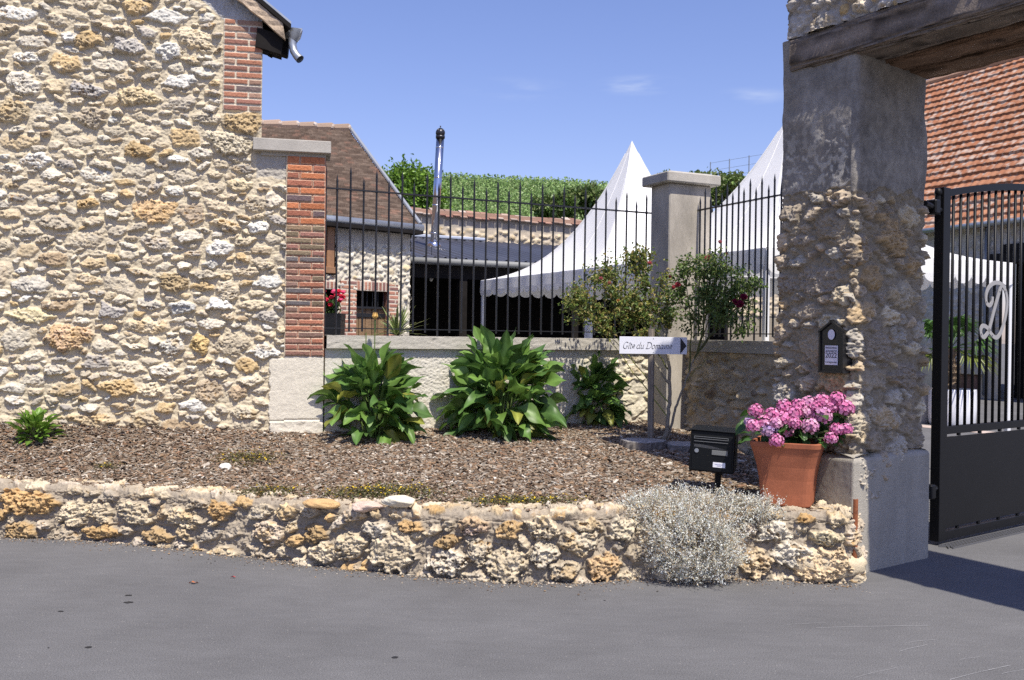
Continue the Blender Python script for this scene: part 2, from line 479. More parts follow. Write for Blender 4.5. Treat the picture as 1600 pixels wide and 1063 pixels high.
def patch(p0, eu, u0, u1, v0, v1, step):
    """vertical patch: origin p0 (world at u=0), eu unit horizontal; v = world z"""
    nu = int((u1 - u0) / step) + 2; nv = int((v1 - v0) / step) + 2
    u = np.linspace(u0, u1, nu); v = np.linspace(v0, v1, nv)
    U, V = np.meshgrid(u, v)
    Pg = np.zeros((nv, nu, 3)); Pg[..., 0] = p0[0] + eu[0] * U; Pg[..., 1] = p0[1] + eu[1] * U; Pg[..., 2] = V
    n = V3(eu[1], -eu[0], 0)
    return U, V, Pg, np.broadcast_to(n, Pg.shape)
BR_OR = [(0.52, 0.17, 0.07), (0.46, 0.15, 0.07), (0.56, 0.20, 0.08)]
BR_MIX = [(0.32, 0.14, 0.10), (0.26, 0.14, 0.105), (0.22, 0.14, 0.11), (0.38, 0.16, 0.10), (0.20, 0.15, 0.10), (0.14, 0.125, 0.125), (0.33, 0.18, 0.135), (0.29, 0.15, 0.11)]
def bricks(U, V, edges, splits, seed, colfn, hb=0.010, joint=0.013, mort=(0.60, 0.50, 0.36)):
    """edges: course boundaries (ascending v); splits(row)-> ascending u boundaries"""
    rg = np.random.default_rng(seed)
    wob = fbm(U * 20, V * 20, seed, 3); w2 = fbm(U * 60, V * 60, seed + 3, 3)
    row = np.clip(np.searchsorted(edges, V[:, 0]) - 1, 0, len(edges) - 2)
    H = np.zeros(U.shape); C = np.zeros(U.shape + (3,)); C[:] = np.array(mort)[None, None] * (1 + 0.12 * w2[..., None])
    for r in np.unique(row):
        ii = np.where(row == r)[0]; sl = slice(ii[0], ii[-1] + 1)
        sp = np.asarray(splits(r)); v0, v1 = edges[r], edges[r + 1]
        for k in range(len(sp) - 1):
            jj = np.where((U[0] >= sp[k]) & (U[0] <= sp[k + 1]))[0]
            if len(jj) < 2: continue
            s2 = (sl, slice(jj[0], jj[-1] + 1))
            du = np.minimum(U[s2] - sp[k], sp[k + 1] - U[s2]); dv = np.minimum(V[s2] - v0, v1 - V[s2])
            d = np.minimum(du, dv) + wob[s2] * 0.003 + rg.uniform(-0.0015, 0.001)
            e = sstep(joint * 0.45, joint * 0.45 + 0.005, d)
            c = np.array(colfn(r, k, rg)) * rg.uniform(0.85, 1.15)
            H[s2] = e * (hb * rg.uniform(0.8, 1.2) + 0.0025 * w2[s2]); cc = c * (1 + 0.22 * w2[s2] + 0.2 * wob[s2])[..., None]
            C[s2] = C[s2] * (1 - e[..., None]) + cc * e[..., None]
    H += 0.0015 * w2
    return H, np.clip(C, 0.01, 0.9)

# ================================================================== SETTING
# ground: one sheet to the horizon (asphalt road and yard)
def build_road():
    m, nt, b = new_mat("asphalt")
    N = nt.nodes.new; L = nt.links.new
    tc = N("ShaderNodeTexCoord")
    def noise(sc, det=4, ro=0.6, st=None):
        n = N("ShaderNodeTexNoise"); n.inputs["Scale"].default_value = sc; n.inputs["Detail"].default_value = det; n.inputs["Roughness"].default_value = ro
        if st:
            mp = N("ShaderNodeMapping"); mp.inputs["Scale"].default_value = st; L(tc.outputs["Object"], mp.inputs["Vector"]); L(mp.outputs[0], n.inputs["Vector"])
        else: L(tc.outputs["Object"], n.inputs["Vector"])
        return n.outputs[0]
    def rng(x, a, b_, c, d):
        r = N("ShaderNodeMapRange"); r.inputs["From Min"].default_value = a; r.inputs["From Max"].default_value = b_
        r.inputs["To Min"].default_value = c; r.inputs["To Max"].default_value = d; L(x, r.inputs["Value"]); return r.outputs[0]
    def mul(a, b_):
        r = N("ShaderNodeMath"); r.operation = 'MULTIPLY'; L(a, r.inputs[0]); L(b_, r.inputs[1]); return r.outputs[0]
    f = mul(rng(noise(0.9, 3), 0.3, 0.7, 0.86, 1.14), rng(noise(150, 3, 0.75), 0.3, 0.7, 0.45, 1.55))
    f = mul(f, rng(noise(5, 5, 0.7, (1, 3.0, 1)), 0.3, 0.7, 0.92, 1.08))
    vo = N("ShaderNodeTexVoronoi"); vo.inputs["Scale"].default_value = 34; L(tc.outputs["Object"], vo.inputs["Vector"])
    sp = rng(vo.outputs["Distance"], 0.07, 0.13, 0.8, 0.0)
    sel = rng(vo.outputs["Color"], 0.64, 0.70, 0.0, 1.0)
    sp = mul(sp, sel)
    cb = N("ShaderNodeRGB"); cb.outputs[0].default_value = (0.130, 0.1285, 0.129, 1)
    vm = N("ShaderNodeVectorMath"); vm.operation = 'SCALE'; L(cb.outputs[0], vm.inputs[0]); L(f, vm.inputs["Scale"])
    mx = N("ShaderNodeMix"); mx.data_type = 'RGBA'; L(sp, mx.inputs[0]); L(vm.outputs[0], mx.inputs[6]); mx.inputs[7].default_value = (0.34, 0.32, 0.29, 1)
    L(mx.outputs[2], b.inputs["Base Color"]); b.inputs["Roughness"].default_value = 0.9; b.inputs["Specular IOR Level"].default_value = 0.25
    bp = N("ShaderNodeBump"); bp.inputs["Strength"].default_value = 0.6; bp.inputs["Distance"].default_value = 0.004
    L(noise(190, 3, 0.7), bp.inputs["Height"]); L(bp.outputs[0], b.inputs["Normal"])
    mb = MB(); mb.quad((-400, -200, 0), (400, -200, 0), (400, 900, 0), (-400, 900, 0))
    o = mb.build("road", m, vc=False); tag(o, kind="structure")
build_road()

# --- front retaining wall path
FP = [(-420, 832), (-160, 838), (0, 840), (100, 843), (200, 850), (300, 860), (400, 872), (500, 886), (640, 900), (800, 911), (900, 911), (1000, 906), (1200, 907), (1300, 912), (1342, 914)]
fpw = np.array([G(x, y)[:2] for x, y in FP])
seg = np.concatenate([[0], np.cumsum(np.linalg.norm(np.diff(fpw, axis=0), axis=1))])
FL = seg[-1]
def fpath(s):
    return np.stack([np.interp(s, seg, fpw[:, 0]), np.interp(s, seg, fpw[:, 1])], -1)
def ztop(X): return np.interp(X, [-5, -3.9, -1.5, -0.3, 0.5, 2.4], [0.40, 0.395, 0.40, 0.43, 0.45, 0.44])
def yfront(X): return np.interp(X, fpw[:, 0], fpw[:, 1])
# back lines
WL0 = P(503, 600, 9.0)[:2]; WLd = V3(-0.978, -0.208)      # house wall, going left from pilaster's right edge
FD = nrm((0.906, 0.4226, 0))[:2]; SD = V3(FD[1], -FD[0])   # fence direction and its perpendicular towards the camera
FO = V3(*P(505, 600, 9.0)[:2])
K = V3(P(1045, 400, 10.2)[0], 10.2)
def yback(X):
    X = np.asarray(X, float)
    a = WL0[1] + (X - WL0[0]) * (0.208 / 0.978)
    b = FO[1] + (X - FO[0]) * FD[1] / FD[0]
    c = 10.31 - (X - 1.90) * 0.906 / 0.4226
    y = np.where(X < WL0[0], a, b)
    return np.maximum(np.where(X > 1.72, np.minimum(b, c), y), 6.9)
def zbed(X, Y):
    f = yfront(X); b = yback(X)
    t = np.clip((Y - f - 0.15) / np.maximum(b - f - 0.15, 0.1), 0, 1)
    zb = np.interp(X, [-4.6, -3.2, -1.8, 0.5, 1.6, 2.3], [0.76, 0.71, 0.645, 0.655, 0.66, 0.50])
    return ztop(X) - 0.02 + (zb - ztop(X) + 0.02) * (t * 0.75 + 0.25 * t * t) 
def on_bed(px, py):
    d = ray(px, py)
    Y = np.linspace(5.5, 11.5, 1200); pts = CAM[None] + d[None] * Y[:, None]
    zb = zbed(pts[:, 0], pts[:, 1]); k = np.where(pts[:, 2] <= zb)[0]
    q = pts[k[0]] if len(k) else pts[-1]
    return V3(q[0], q[1], float(zbed(q[0], q[1])))

def build_bed():
    X = np.linspace(-6.5, 2.22, 520); T = np.linspace(0, 1, 190)
    XX, TT = np.meshgrid(X, T)
    f = yfront(XX) + 0.10; b = yback(XX) + 0.12
    YY = f + (b - f) * TT
    Z = zbed(XX, YY) + 0.008 * fbm(XX * 6, YY * 6, 3, 3) + 0.006 * fbm(XX * 25, YY * 25, 4, 2)
    n = fbm(XX * 8, YY * 8, 8, 4)[..., None]
    C = np.array((0.10, 0.075, 0.058)) * (1 + 0.5 * n)
    o = surf("garden_bed", np.stack([XX, YY, Z], -1), np.zeros((190, 520, 3)), XX * 0, C, M_stone())
    tag(o, kind="structure")
    # bark mulch
    n = 82000
    x = R_.uniform(-5.4, 2.18, n); t = R_.random(n)
    y = yfront(x) + 0.12; y = y + (yback(x) - y + 0.02) * t
    keep = R_.random(n) < (yback(x) - yfront(x)) / 3.6 + 0.15
    x, y = x[keep], y[keep]; n = len(x)
    z = zbed(x, y) + 0.012 + R_.random(n) * 0.014
    Lh = R_.gamma(2.4, 0.0042, n) + 0.004; Wh = Lh * R_.uniform(0.22, 0.6, n); Th = R_.uniform(0.0012, 0.004, n)
    a = R_.uniform(0, math.pi, n); ti = R_.normal(0, 0.28, n); tj = R_.normal(0, 0.28, n)
    e1 = np.stack([np.cos(a), np.sin(a), ti], -1); e1 /= np.linalg.norm(e1, axis=1)[:, None]
    e2 = np.stack([-np.sin(a), np.cos(a), tj], -1); e2 -= e1 * (e1 * e2).sum(1)[:, None]; e2 /= np.linalg.norm(e2, axis=1)[:, None]
    e3 = np.cross(e1, e2); c = np.stack([x, y, z], -1)
    vs_ = []
    for sz in (-1, 1):
        for sx, sy in ((-1, -0.8), (1, -1), (0.85, 1), (-1, 0.7)):
            vs_.append(c + e1 * (sx * Lh)[:, None] + e2 * (sy * Wh)[:, None] + e3 * (sz * Th)[:, None])
    V = np.stack(vs_, 1).reshape(-1, 3); i = np.arange(n)[:, None] * 8
    Fq = np.concatenate([i + np.array([q]) for q in ((4, 5, 6, 7), (0, 1, 5, 4), (1, 2, 6, 5), (2, 3, 7, 6), (3, 0, 4, 7))])
    Cc = pick([(0.22, 0.16, 0.11), (0.29, 0.235, 0.175), (0.13, 0.09, 0.062), (0.25, 0.165, 0.10), (0.38, 0.33, 0.265), (0.54, 0.49, 0.41), (0.28, 0.165, 0.10)], n, 0.18,
              [5, 5, 3.5, 3.5, 3.2, 0.9, 0.9])
    o = link("bark_mulch", raw_mesh("bark_mulch", V, Fq, np.repeat(Cc, 8, 0), False, mat("mulch", vcol=True, rough=0.95, fine=0.25, fscale=120, spec=0.15)))
    tag(o, "grey brown bark chip mulch covering the raised bed", "mulch", kind="stuff")
build_bed()

# --- rubble retaining wall: face, rounded top, back lip
def build_front_wall():
    step = 0.0055
    endL = 0.32
    ns = int((FL + endL) / step); prof = [(0.0, -0.06), (0.0, 0.0)]
    s = np.linspace(0, FL + endL, ns)
    pt = fpath(np.minimum(s, FL)); 
    tn = np.gradient(fpath(np.clip(np.linspace(0, FL, ns), 0, FL)), axis=0); tn /= np.linalg.norm(tn, axis=1)[:, None]
    for _ in range(40): tn[1:-1] = (tn[:-2] + tn[2:] + tn[1:-1]) / 3
    no = np.stack([tn[:, 1], -tn[:, 0]], -1)
    # round the end towards the plinth
    k = s > FL - 0.12; ang = np.clip((s[k] - (FL - 0.12)) / 0.24, 0, 1) * math.radians(75)
    base_no = no[np.argmax(k) - 1]; ca, sa = np.cos(ang), np.sin(ang)
    no[k] = np.stack([base_no[0] * ca - base_no[1] * sa, base_no[0] * sa + base_no[1] * ca], -1)
    ds = s[1] - s[0]; pt2 = pt.copy(); i0 = np.argmax(k)
    for i in range(i0, ns): pt2[i] = pt2[i - 1] + ds * V3(-no[i][1], no[i][0])
    pt = pt2
    hz = 0.44; nvv = int((hz + 0.05 + 0.26) / step); v = np.linspace(-0.05, hz + 0.26, nvv)
    Uu, Vv = np.meshgrid(s, v)
    top = ztop(pt[:, 0])[None] + 0.0 * Vv
    vv = Vv * (top / hz)      # scale so v=hz is the arris
    rad = 0.06
    # profile: vertical then quarter round then back
    over = np.clip(vv - (top - rad), 0, 10); a = np.clip(over / (rad * math.pi / 2), 0, 1) * math.pi / 2
    back = np.clip(over - rad * math.pi / 2, 0, 1)
    z = np.minimum(vv, top - rad) + rad * np.sin(a); inn = rad * (1 - np.cos(a)) + back + 0.04 * np.clip(z / hz, 0, 1)
    Pg = np.zeros(Uu.shape + (3,)); Pg[..., 0] = pt[None, :, 0] - no[None, :, 0] * inn; Pg[..., 1] = pt[None, :, 1] - no[None, :, 1] * inn; Pg[..., 2] = z
    Ng = np.zeros_like(Pg); Ng[..., 0] = no[None, :, 0] * np.cos(a); Ng[..., 1] = no[None, :, 1] * np.cos(a); Ng[..., 2] = np.sin(a) + 0.06
    pal = [((0.56, 0.49, 0.37), 4), ((0.52, 0.46, 0.38), 3), ((0.46, 0.40, 0.31), 2), ((0.50, 0.35, 0.18), 0.8), ((0.56, 0.45, 0.29), 1.3), ((0.52, 0.39, 0.32), 0.3), ((0.38, 0.34, 0.28), 0.8)]
    def ex(px, py, w, h, rot, col, por=True, hh=0.055):
        Y = float(np.interp(px, [q[0] for q in FP], fpw[:, 1])); sx = float(np.interp(px, [q[0] for q in FP], seg)); q = P(px, py, Y + 0.02)
        return (sx, q[2] * hz / float(ztop(q[0])), w * Y / F / 2 * 1.05, h * Y / F / 2 * 1.1, rot, dict(col=col, por=por, hh=hh))
    og = (0.50, 0.34, 0.17); cm_ = (0.56, 0.485, 0.355); bn = (0.40, 0.29, 0.16); pk = (0.55, 0.43, 0.35)
    E = [ex(18, 783, 52, 46, 0.2, og), ex(60, 785, 58, 42, 0, og), ex(112, 800, 56, 44, 0.5, cm_), ex(30, 828, 60, 34, 0, bn), ex(155, 800, 34, 40, 0.9, cm_), ex(210, 800, 74, 42, -0.2, cm_),
         ex(158, 830, 66, 24, 0.1, og), ex(280, 808, 76, 36, -0.2, cm_), ex(340, 797, 54, 32, 0, og), ex(245, 836, 64, 28, 0, bn), ex(345, 862, 60, 22, 0.1, cm_), ex(415, 830, 66, 40, -0.3, (0.56, 0.48, 0.38)),
         ex(440, 800, 44, 28, -0.1, (0.62, 0.50, 0.32)), ex(488, 833, 50, 36, 0.1, bn), ex(505, 862, 60, 34, 0.2, cm_), ex(545, 850, 70, 48, 0.3, cm_), ex(615, 855, 104, 66, 0.5, cm_, False), ex(585, 826, 48, 26, 0, (0.5, 0.46, 0.38)),
         ex(635, 823, 44, 18, 0, og), ex(698, 848, 48, 24, 0.2, bn), ex(735, 822, 56, 26, 0, pk), ex(700, 878, 64, 44, 0, (0.56, 0.51, 0.42)), ex(748, 862, 44, 42, 0.4, (0.55, 0.49, 0.38)), ex(790, 880, 70, 58, 0.5, cm_, False),
         ex(848, 826, 60, 34, -0.2, cm_), ex(850, 866, 56, 40, 0, (0.55, 0.50, 0.40)), ex(918, 822, 56, 28, 0, cm_), ex(905, 850, 60, 36, 0, (0.55, 0.49, 0.38)), ex(945, 885, 60, 44, 0, (0.58, 0.42, 0.25)), ex(880, 892, 56, 30, 0, (0.5, 0.44, 0.34)),
         ex(975, 826, 50, 34, 0, (0.58, 0.52, 0.40)), ex(1262, 809, 28, 20, 0, og), ex(1310, 812, 34, 26, 0, cm_), ex(1295, 840, 60, 24, 0, (0.62, 0.55, 0.38)), ex(1235, 865, 56, 46, 0.2, (0.60, 0.56, 0.47)), ex(1185, 880, 56, 50, 0, (0.58, 0.47, 0.32)),
         ex(1290, 885, 92, 50, 0.1, (0.60, 0.48, 0.32), True, 0.07), ex(1210, 830, 52, 30, 0.2, (0.60, 0.56, 0.47))]
    H, C = rubble(Uu, Vv, 41, [(0.10, 0.15, 0.5, 0.8, 60, 0.4), (0.07, 0.11, 0.5, 0.8, 260, 0.5), (0.045, 0.07, 0.5, 0.9, 500, 0.7)],
                  hmax=0.050, pal=pal, mortar=(0.33, 0.29, 0.235), gap=0.96, mrough=0.012, porous=0.85, warp=0.30, lip=0.06, lipw=0.25, smear=0.12, explicit=E, strata=0.0)
    H = H * np.where(vv > top - rad * 0.4, 0.6, 1.0) - (0.024 + 0.014 * sstep(0.03, 0.012, H)) * np.cos(a)
    H += 0.008 * fbm(Uu * 6, Vv * 6, 77, 3) + 0.004 * fbm(Uu * 50, Vv * 50, 78, 3)
    root = empty("retaining_wall", (pt[ns // 2][0], pt[ns // 2][1], 0), "low curved rubble retaining wall of cream and ochre stones along the asphalt", "garden wall")
    C = np.clip(C * np.array((1.0, 0.965, 0.905)), 0, 0.9)
    surf("rubble_face", Pg, Ng, H, C, M_stone(), root)
    return root
build_front_wall()

# ================================================================== LEFT BUILDING
LD = -WLd; LN = V3(LD[1], -LD[0])       # along wall to the right, outward normal
def LW(px, py): return PL(px, py, (WL0[0], WL0[1], 0), (LN[0], LN[1], 0))
def lu(p): return float(np.dot(p[:2] - WL0, LD))
U447 = lu(LW(447, 400)); U408 = lu(LW(408, 120)); U349 = lu(LW(349, 100)); ULEFT = lu(LW(-330, 500)); U503 = 0.0
def build_house():
    root = empty("stone_house", (WL0[0] - 2, WL0[1] - 0.3, 0.5), "tall house of cream and grey fieldstone with brick corner and oak verge board", "house")
    step = 0.0065
    ztp = 5.15
    U, V, Pg, Ng = patch(WL0, LD, ULEFT, U447, 0.45, ztp, step)
    zb0 = LW(380, 175)[2]; zb1 = LW(380, 31)[2]; zslab = LW(420, 240)[2]
    brick_m = (U > U349) & (U < U408 + 0.01) & (V > zb0) & (V < zb1)
    rend = (U > U349 - 0.75) & (V > zb1 - 0.02) & (U > U349 - 0.02 - (V - zb1) * 1.15)      # rendered strip beneath the verge
    def ex(px, py, w, h, rot=0.0, **k):
        p = LW(px, py); sc = p[1] / F
        return (lu(p), p[2], w * sc / 2 * 1.02, h * sc / 2 * 1.05, rot, k)
    tan_ = (0.50, 0.38, 0.22); whi = (0.68, 0.67, 0.63); cre = (0.62, 0.54, 0.40); gry = (0.42, 0.40, 0.38)
    E = [ex(374, 193, 68, 34, -0.03, col=tan_, por=True, hh=0.05), ex(362, 225, 74, 34, -0.05, col=(0.60, 0.54, 0.42), por=True, hh=0.06),
         ex(265, 27, 60, 22, -0.1, col=whi, por=False), ex(264, 82, 42, 32, 0, col=whi, por=False), ex(110, 60, 34, 20, 0, col=whi, por=False),
         ex(306, 62, 66, 34, -0.3, col=cre, por=True), ex(38, 130, 60, 34, -0.25, col=(0.6, 0.56, 0.48), por=True), ex(140, 142, 58, 22, -0.1, col=gry, por=True),
         ex(215, 151, 62, 28, -0.12, col=(0.60, 0.50, 0.33), por=True), ex(138, 62, 42, 26, 0.1, col=tan_, por=True), ex(288, 214, 52, 30, -0.25, col=tan_, por=True),
         ex(146, 182, 46, 34, 0, col=(0.46, 0.40, 0.31), por=True), ex(20, 172, 50, 40, 0, col=(0.5, 0.42, 0.29), por=True), ex(200, 72, 50, 26, -0.2, col=gry, por=False),
         ex(238, 330, 66, 36, -0.1, col=(0.58, 0.42, 0.25), por=True), ex(300, 333, 40, 42, 0.3, col=(0.40, 0.33, 0.25), por=True),
         ex(50, 492, 74, 24, -0.05, col=(0.66, 0.58, 0.38), por=False), ex(105, 525, 80, 44, 0.1, col=(0.60, 0.44, 0.30), por=True, hh=0.055),
         ex(172, 487, 44, 26, -0.1, col=gry, por=False), ex(28, 530, 50, 42, 0, col=(0.5, 0.46, 0.38), por=False), ex(270, 440, 52, 30, -0.1, col=(0.42, 0.33, 0.2), por=True),
         ex(232, 508, 78, 24, -0.05, col=cre, por=True), ex(362, 536, 56, 40, -0.1, col=(0.48, 0.42, 0.32), por=True), ex(313, 538, 28, 40, 0.2, col=(0.58, 0.44, 0.22), por=True),
         ex(270, 540, 46, 30, 0, col=(0.6, 0.58, 0.52), por=True), ex(344, 388, 50, 24, 0, col=whi, por=False), ex(340, 474, 38, 22, 0, col=whi, por=False),
         ex(286, 480, 42, 20, 0, col=(0.5, 0.5, 0.48), por=False), ex(245, 380, 48, 26, -0.3, col=(0.48, 0.44, 0.38), por=True), ex(50, 445, 60, 26, 0, col=(0.56, 0.53, 0.47), por=False),
         ex(326, 610, 46, 36, 0, col=(0.46, 0.38, 0.28), por=True), ex(372, 612, 32, 26, 0, col=(0.46, 0.36, 0.25), por=True), ex(380, 645, 44, 22, 0, col=(0.62, 0.56, 0.44), por=True),
         ex(240, 610, 44, 26, 0, col=cre, por=True), ex(190, 605, 52, 26, 0, col=tan_, por=True), ex(100, 608, 50, 26, 0.1, col=(0.5, 0.42, 0.3), por=True),
         ex(150, 655, 80, 22, -0.05, col=(0.56, 0.46, 0.31), por=True), ex(225, 655, 52, 30, 0, col=(0.5, 0.42, 0.3), por=True), ex(355, 455, 40, 40, 0, col=(0.52, 0.46, 0.36), por=True),
         ex(398, 476, 50, 18, 0, col=cre, por=True), ex(420, 440, 40, 22, 0, col=(0.6, 0.6, 0.57), por=False), ex(405, 355, 38, 22, 0, col=whi, por=False),
         ex(400, 318, 42, 30, 0, col=(0.5, 0.44, 0.34), por=True), ex(375, 290, 44, 20, 0, col=(0.64, 0.55, 0.38), por=True), ex(428, 312, 30, 24, 0, col=(0.62, 0.56, 0.46), por=False)]
    block = brick_m | rend | ((V > zslab - 0.26) & (U > U408 - 0.03)) 
    # pale block at the foot, right
    ub = lu(LW(421, 600)); block |= (U > ub) & (V < LW(430, 560)[2])
    H, C = rubble(U, V, 11, CL_WALL, hmax=0.050, mortar=(0.56, 0.495, 0.375), block=block, explicit=E, gap=1.05, mrough=0.007, porous=0.55, warp=0.24, smear=0.45)
    H += 0.006 * fbm(U * 3, V * 3, 5, 2)
    C = np.clip(C * np.array((1.0, 0.98, 0.93)), 0, 0.9)
    # render patches
    rm = sstep(-0.01, 0.01, np.where(rend, 1, -1) * 0.02); g = fbm(U * 16, V * 16, 61, 4)[..., None]
    C = np.where(rend[..., None], np.array((0.43, 0.42, 0.40)) * (1 + 0.2 * g), C)
    sl_ = (V > zslab - 0.24) & (U > U408 - 0.03) & (V < zslab)
    sl2 = (V > zslab - 0.22 + 0.05 * fbm(U * 9, V * 9, 3, 3)) & sl_
    C = np.where(sl2[..., None], np.array((0.45, 0.415, 0.35)) * (1 + 0.2 * g), C)
    # pale limestone block with rough left edge
    bl = (U > ub + 0.02 * fbm(V * 12, V * 5, 9, 2)) & (V < LW(430, 560)[2])
    sp = LW(440, 658)[2]
    n = fbm(U * 9, V * 9, 21, 4); n2 = fbm(U * 40, V * 40, 22, 3)
    C = np.where(bl[..., None], np.array((0.66, 0.61, 0.50)) * (1 + 0.08 * n + 0.07 * n2)[..., None] * np.where(n > 0.25, 0.93, 1)[..., None], C)
    H = np.where(bl, 0.02 + 0.004 * n + 0.0025 * n2 - 0.014 * sstep(0.012, 0.0, np.abs(V - sp - 0.008 * n)) + np.where(V < sp, 0.012 + 0.014 * n, 0), H)
    # brick quoin
    m_ = brick_m
    i = np.where(m_.any(1))[0]; j = np.where(m_.any(0))[0]; s2 = (slice(i[0], i[-1] + 1), slice(j[0], j[-1] + 1))
    ed = np.linspace(zb0, zb1, 15); w = U408 - U349
    def spl(r): return [U349, U349 + w * (0.33 if r % 2 else 0.67), U408 + 0.012]
    def cf(r, k, rg):
        q = rg.random()
        return (0.16, 0.12, 0.11) if q < 0.12 else ((0.34, 0.21, 0.15) if q < 0.4 else ((0.41, 0.185, 0.115) if q < 0.8 else (0.31, 0.15, 0.11)))
    Hb, Cb = bricks(U[s2], V[s2], ed, spl, 5, cf, mort=(0.62, 0.55, 0.43))
    H[s2] = Hb + 0.012; C[s2] = Cb
    # outline: below the slab to x=447, above to x=408, under the roof slope
    r1 = LW(372, 0); r2 = LW(432, 62); ru = lambda u: r2[2] + (r1[2] - r2[2]) / (lu(r1) - lu(r2)) * (u - lu(r2)) + 0.03
    mask = ((U <= U408 + 0.012 + 0.004 * fbm(V * 30, V, 2, 2)) | (V < zslab - 0.01)) & (V < ru(U) + 0.10)
    surf("wall", Pg, Ng, H, C, M_stone(), root, mask)
    # solid core behind (gable polygon) - thickness of the house
    mb = MB(); bk = nrm((-0.45, 0.893, 0))
    def pt(u, z, back): return V3(WL0[0] + LD[0] * u + bk[0] * back, WL0[1] + LD[1] * u + bk[1] * back, z)
    zc = ru(U408)
    poly = [pt(ULEFT, 0.0, 0.03), pt(U408 - 0.004, 0.0, 0.03), pt(U408 - 0.004, zc, 0.03), pt(U408 - 1.2, ru(U408 - 1.2), 0.03), pt(ULEFT, ru(U408 - 1.2), 0.03)]
    mb.slab(poly, bk * 5.0, (0.45, 0.41, 0.34))
    mb.build("side_wall", M_stone(), root)
    mb = MB(); a = pt((U408 + U447) / 2 - 0.0, (zslab) / 2, 0.18)
    mb.box(a, (U447 - U408 + 0.01, 0.30, zslab), [(*LD, 0), (*LN, 0), (0, 0, 1)], (0.45, 0.41, 0.34))
    mb.build("wall_return", M_stone(), root)
    # verge board
    o_ = 0.12
    def q(px, py, off=o_): p0 = WL0 + LN * off; return PL(px, py, (p0[0], p0[1], 0), (LN[0], LN[1], 0))
    bm = MB()
    nseg = 26
    lo0, lo1 = q(208, -140), q(446, 62); hi0, hi1 = q(236, -140), q(440, 26)
    t = np.linspace(0, 1, nseg)[:, None]
    lo = lo0 + (lo1 - lo0) * t; hi = hi0 + (hi1 - hi0) * t
    rr = np.random.default_rng(3)
    wv = V3(0, 0, 1) * (0.006 * rr.normal(size=(nseg, 1)))
    nn = V3(*LN, 0)
    cols = []
    G_ = []
    for k in range(6):
        f = k / 5.0
        G_.append(lo * (1 - f) + hi * f + nn * (0.012 * rr.normal(size=(nseg, 1)) * 0.5) + wv * (1 if k in (0, 5) else 0))
    G_ = np.array(G_)
    g2 = [G_[0] - nn * 0.05] + list(G_) + [G_[-1] - nn * 0.05]
    g2 = np.array(g2)
    bm.add(g2.reshape(-1, 3), [grid_faces(8, nseg)], (0.42, 0.31, 0.20))
    e0 = [g2[k][-1] for k in range(8)]; bm.add(e0, [[tuple(range(8))]], (0.34, 0.25, 0.17))
    bm.build("verge_board", mat("weathered_oak", (0.44, 0.34, 0.24), rough=0.9, var=0.45, vscale=7, bump=0.8, bscale=10, stretch=(1.5, 1.5, 1.5), fine=0.3, fscale=40), root)
    # roof: dark underside planks, tiles and zinc verge strip
    back = nrm((-0.62, 0.785, 0))
    rb = MB()
    A0, A1 = q(245, -140, o_ + 0.02), q(455, 38, o_ + 0.02)
    th = V3(0, 0, -0.045)
    rb.slab([A0, A1, A1 + back * 5.3, A0 + back * 5.3], th, (0.10, 0.075, 0.06))
    rb.build("roof", M_dark(), root)
    zb = MB(); dz = V3(0, 0, 0.022)
    zb.slab([A0 + dz * 0.1, A1 + dz * 0.1, A1 + dz * 0.1 + back * 0.16, A0 + dz * 0.1 + back * 0.16], dz, (0.5, 0.5, 0.5))
    zb.build("zinc_verge", M_zinc(), root)
    # soffit / rotten rafter end, then a torn gutter with outlet
    sb = MB()
    for k in range(7):
        c = q(424 + rr.uniform(-3, 14), 66 + rr.uniform(-2, 6), 0.0 - 0.12 * k)
        sb.box(c, (0.20 + 0.05 * rr.random(), 0.11, 0.14 + 0.05 * rr.random()), [nrm((LD[0], LD[1], -0.25)), (*LN, 0), nrm((0.1, 0, 1))], (0.04, 0.032, 0.028))
    for k in range(5):
        c = q(417 + 6 * k, 82 + rr.uniform(-2, 4), -0.1 * k)
        sb.box(c, (0.045, 0.05, 0.03 + 0.03 * rr.random()), [nrm((LD[0], LD[1], -0.5)), (*LN, 0), nrm((0.5, 0, 1))], (0.03, 0.025, 0.02))
    sb.build("eave_rafters", M_dark(), root)
    gb = MB()
    gc = q(461, 47, 0.08)       # half-round gutter running back along the eave
    ts = np.linspace(math.pi, 2 * math.pi, 11); rg_ = 0.066
    rows = []
    for yb in (0.0, 0.12, 0.24, 0.4, 0.55):
        for rad in (rg_,):
            ringp = [gc + V3(*LD, 0) * (rad * math.cos(a_)) + V3(0, 0, 1) * (rad * math.sin(a_) + 0.02) + back * yb for a_ in ts]
            rows.append(ringp)
    rows = np.array(rows); gb.add(rows.reshape(-1, 3), [grid_faces(5, 11)], (0.4, 0.42, 0.44))
    rows2 = rows + (gc - rows) * 0.0 + V3(0, 0, 0.004)
    gb.add(rows2.reshape(-1, 3), [grid_faces(5, 11)], (0.4, 0.42, 0.44))
    capf = list(rows[0]); gb.add(capf, [[tuple(range(11))]], (0.45, 0.47, 0.49))
    gb.build("gutter", M_zinc(), root, smooth=True)
    ob = MB()
    pth = [q(458, 58, 0.04), q(457, 70, 0.04), q(459, 80, 0.05), q(464, 88, 0.07), q(469, 93, 0.09)]
    ob.tube(pth, [0.044, 0.036, 0.036, 0.037, 0.040], 16, (0.5, 0.52, 0.54), cap=False)
    pin = [p_ + 0 for p_ in pth]; ob.tube(pin, [0.041, 0.033, 0.033, 0.034, 0.037], 16, (0.03, 0.03, 0.03), cap=False)
    ob.build("gutter_outlet", M_zinc(), root, smooth=True)
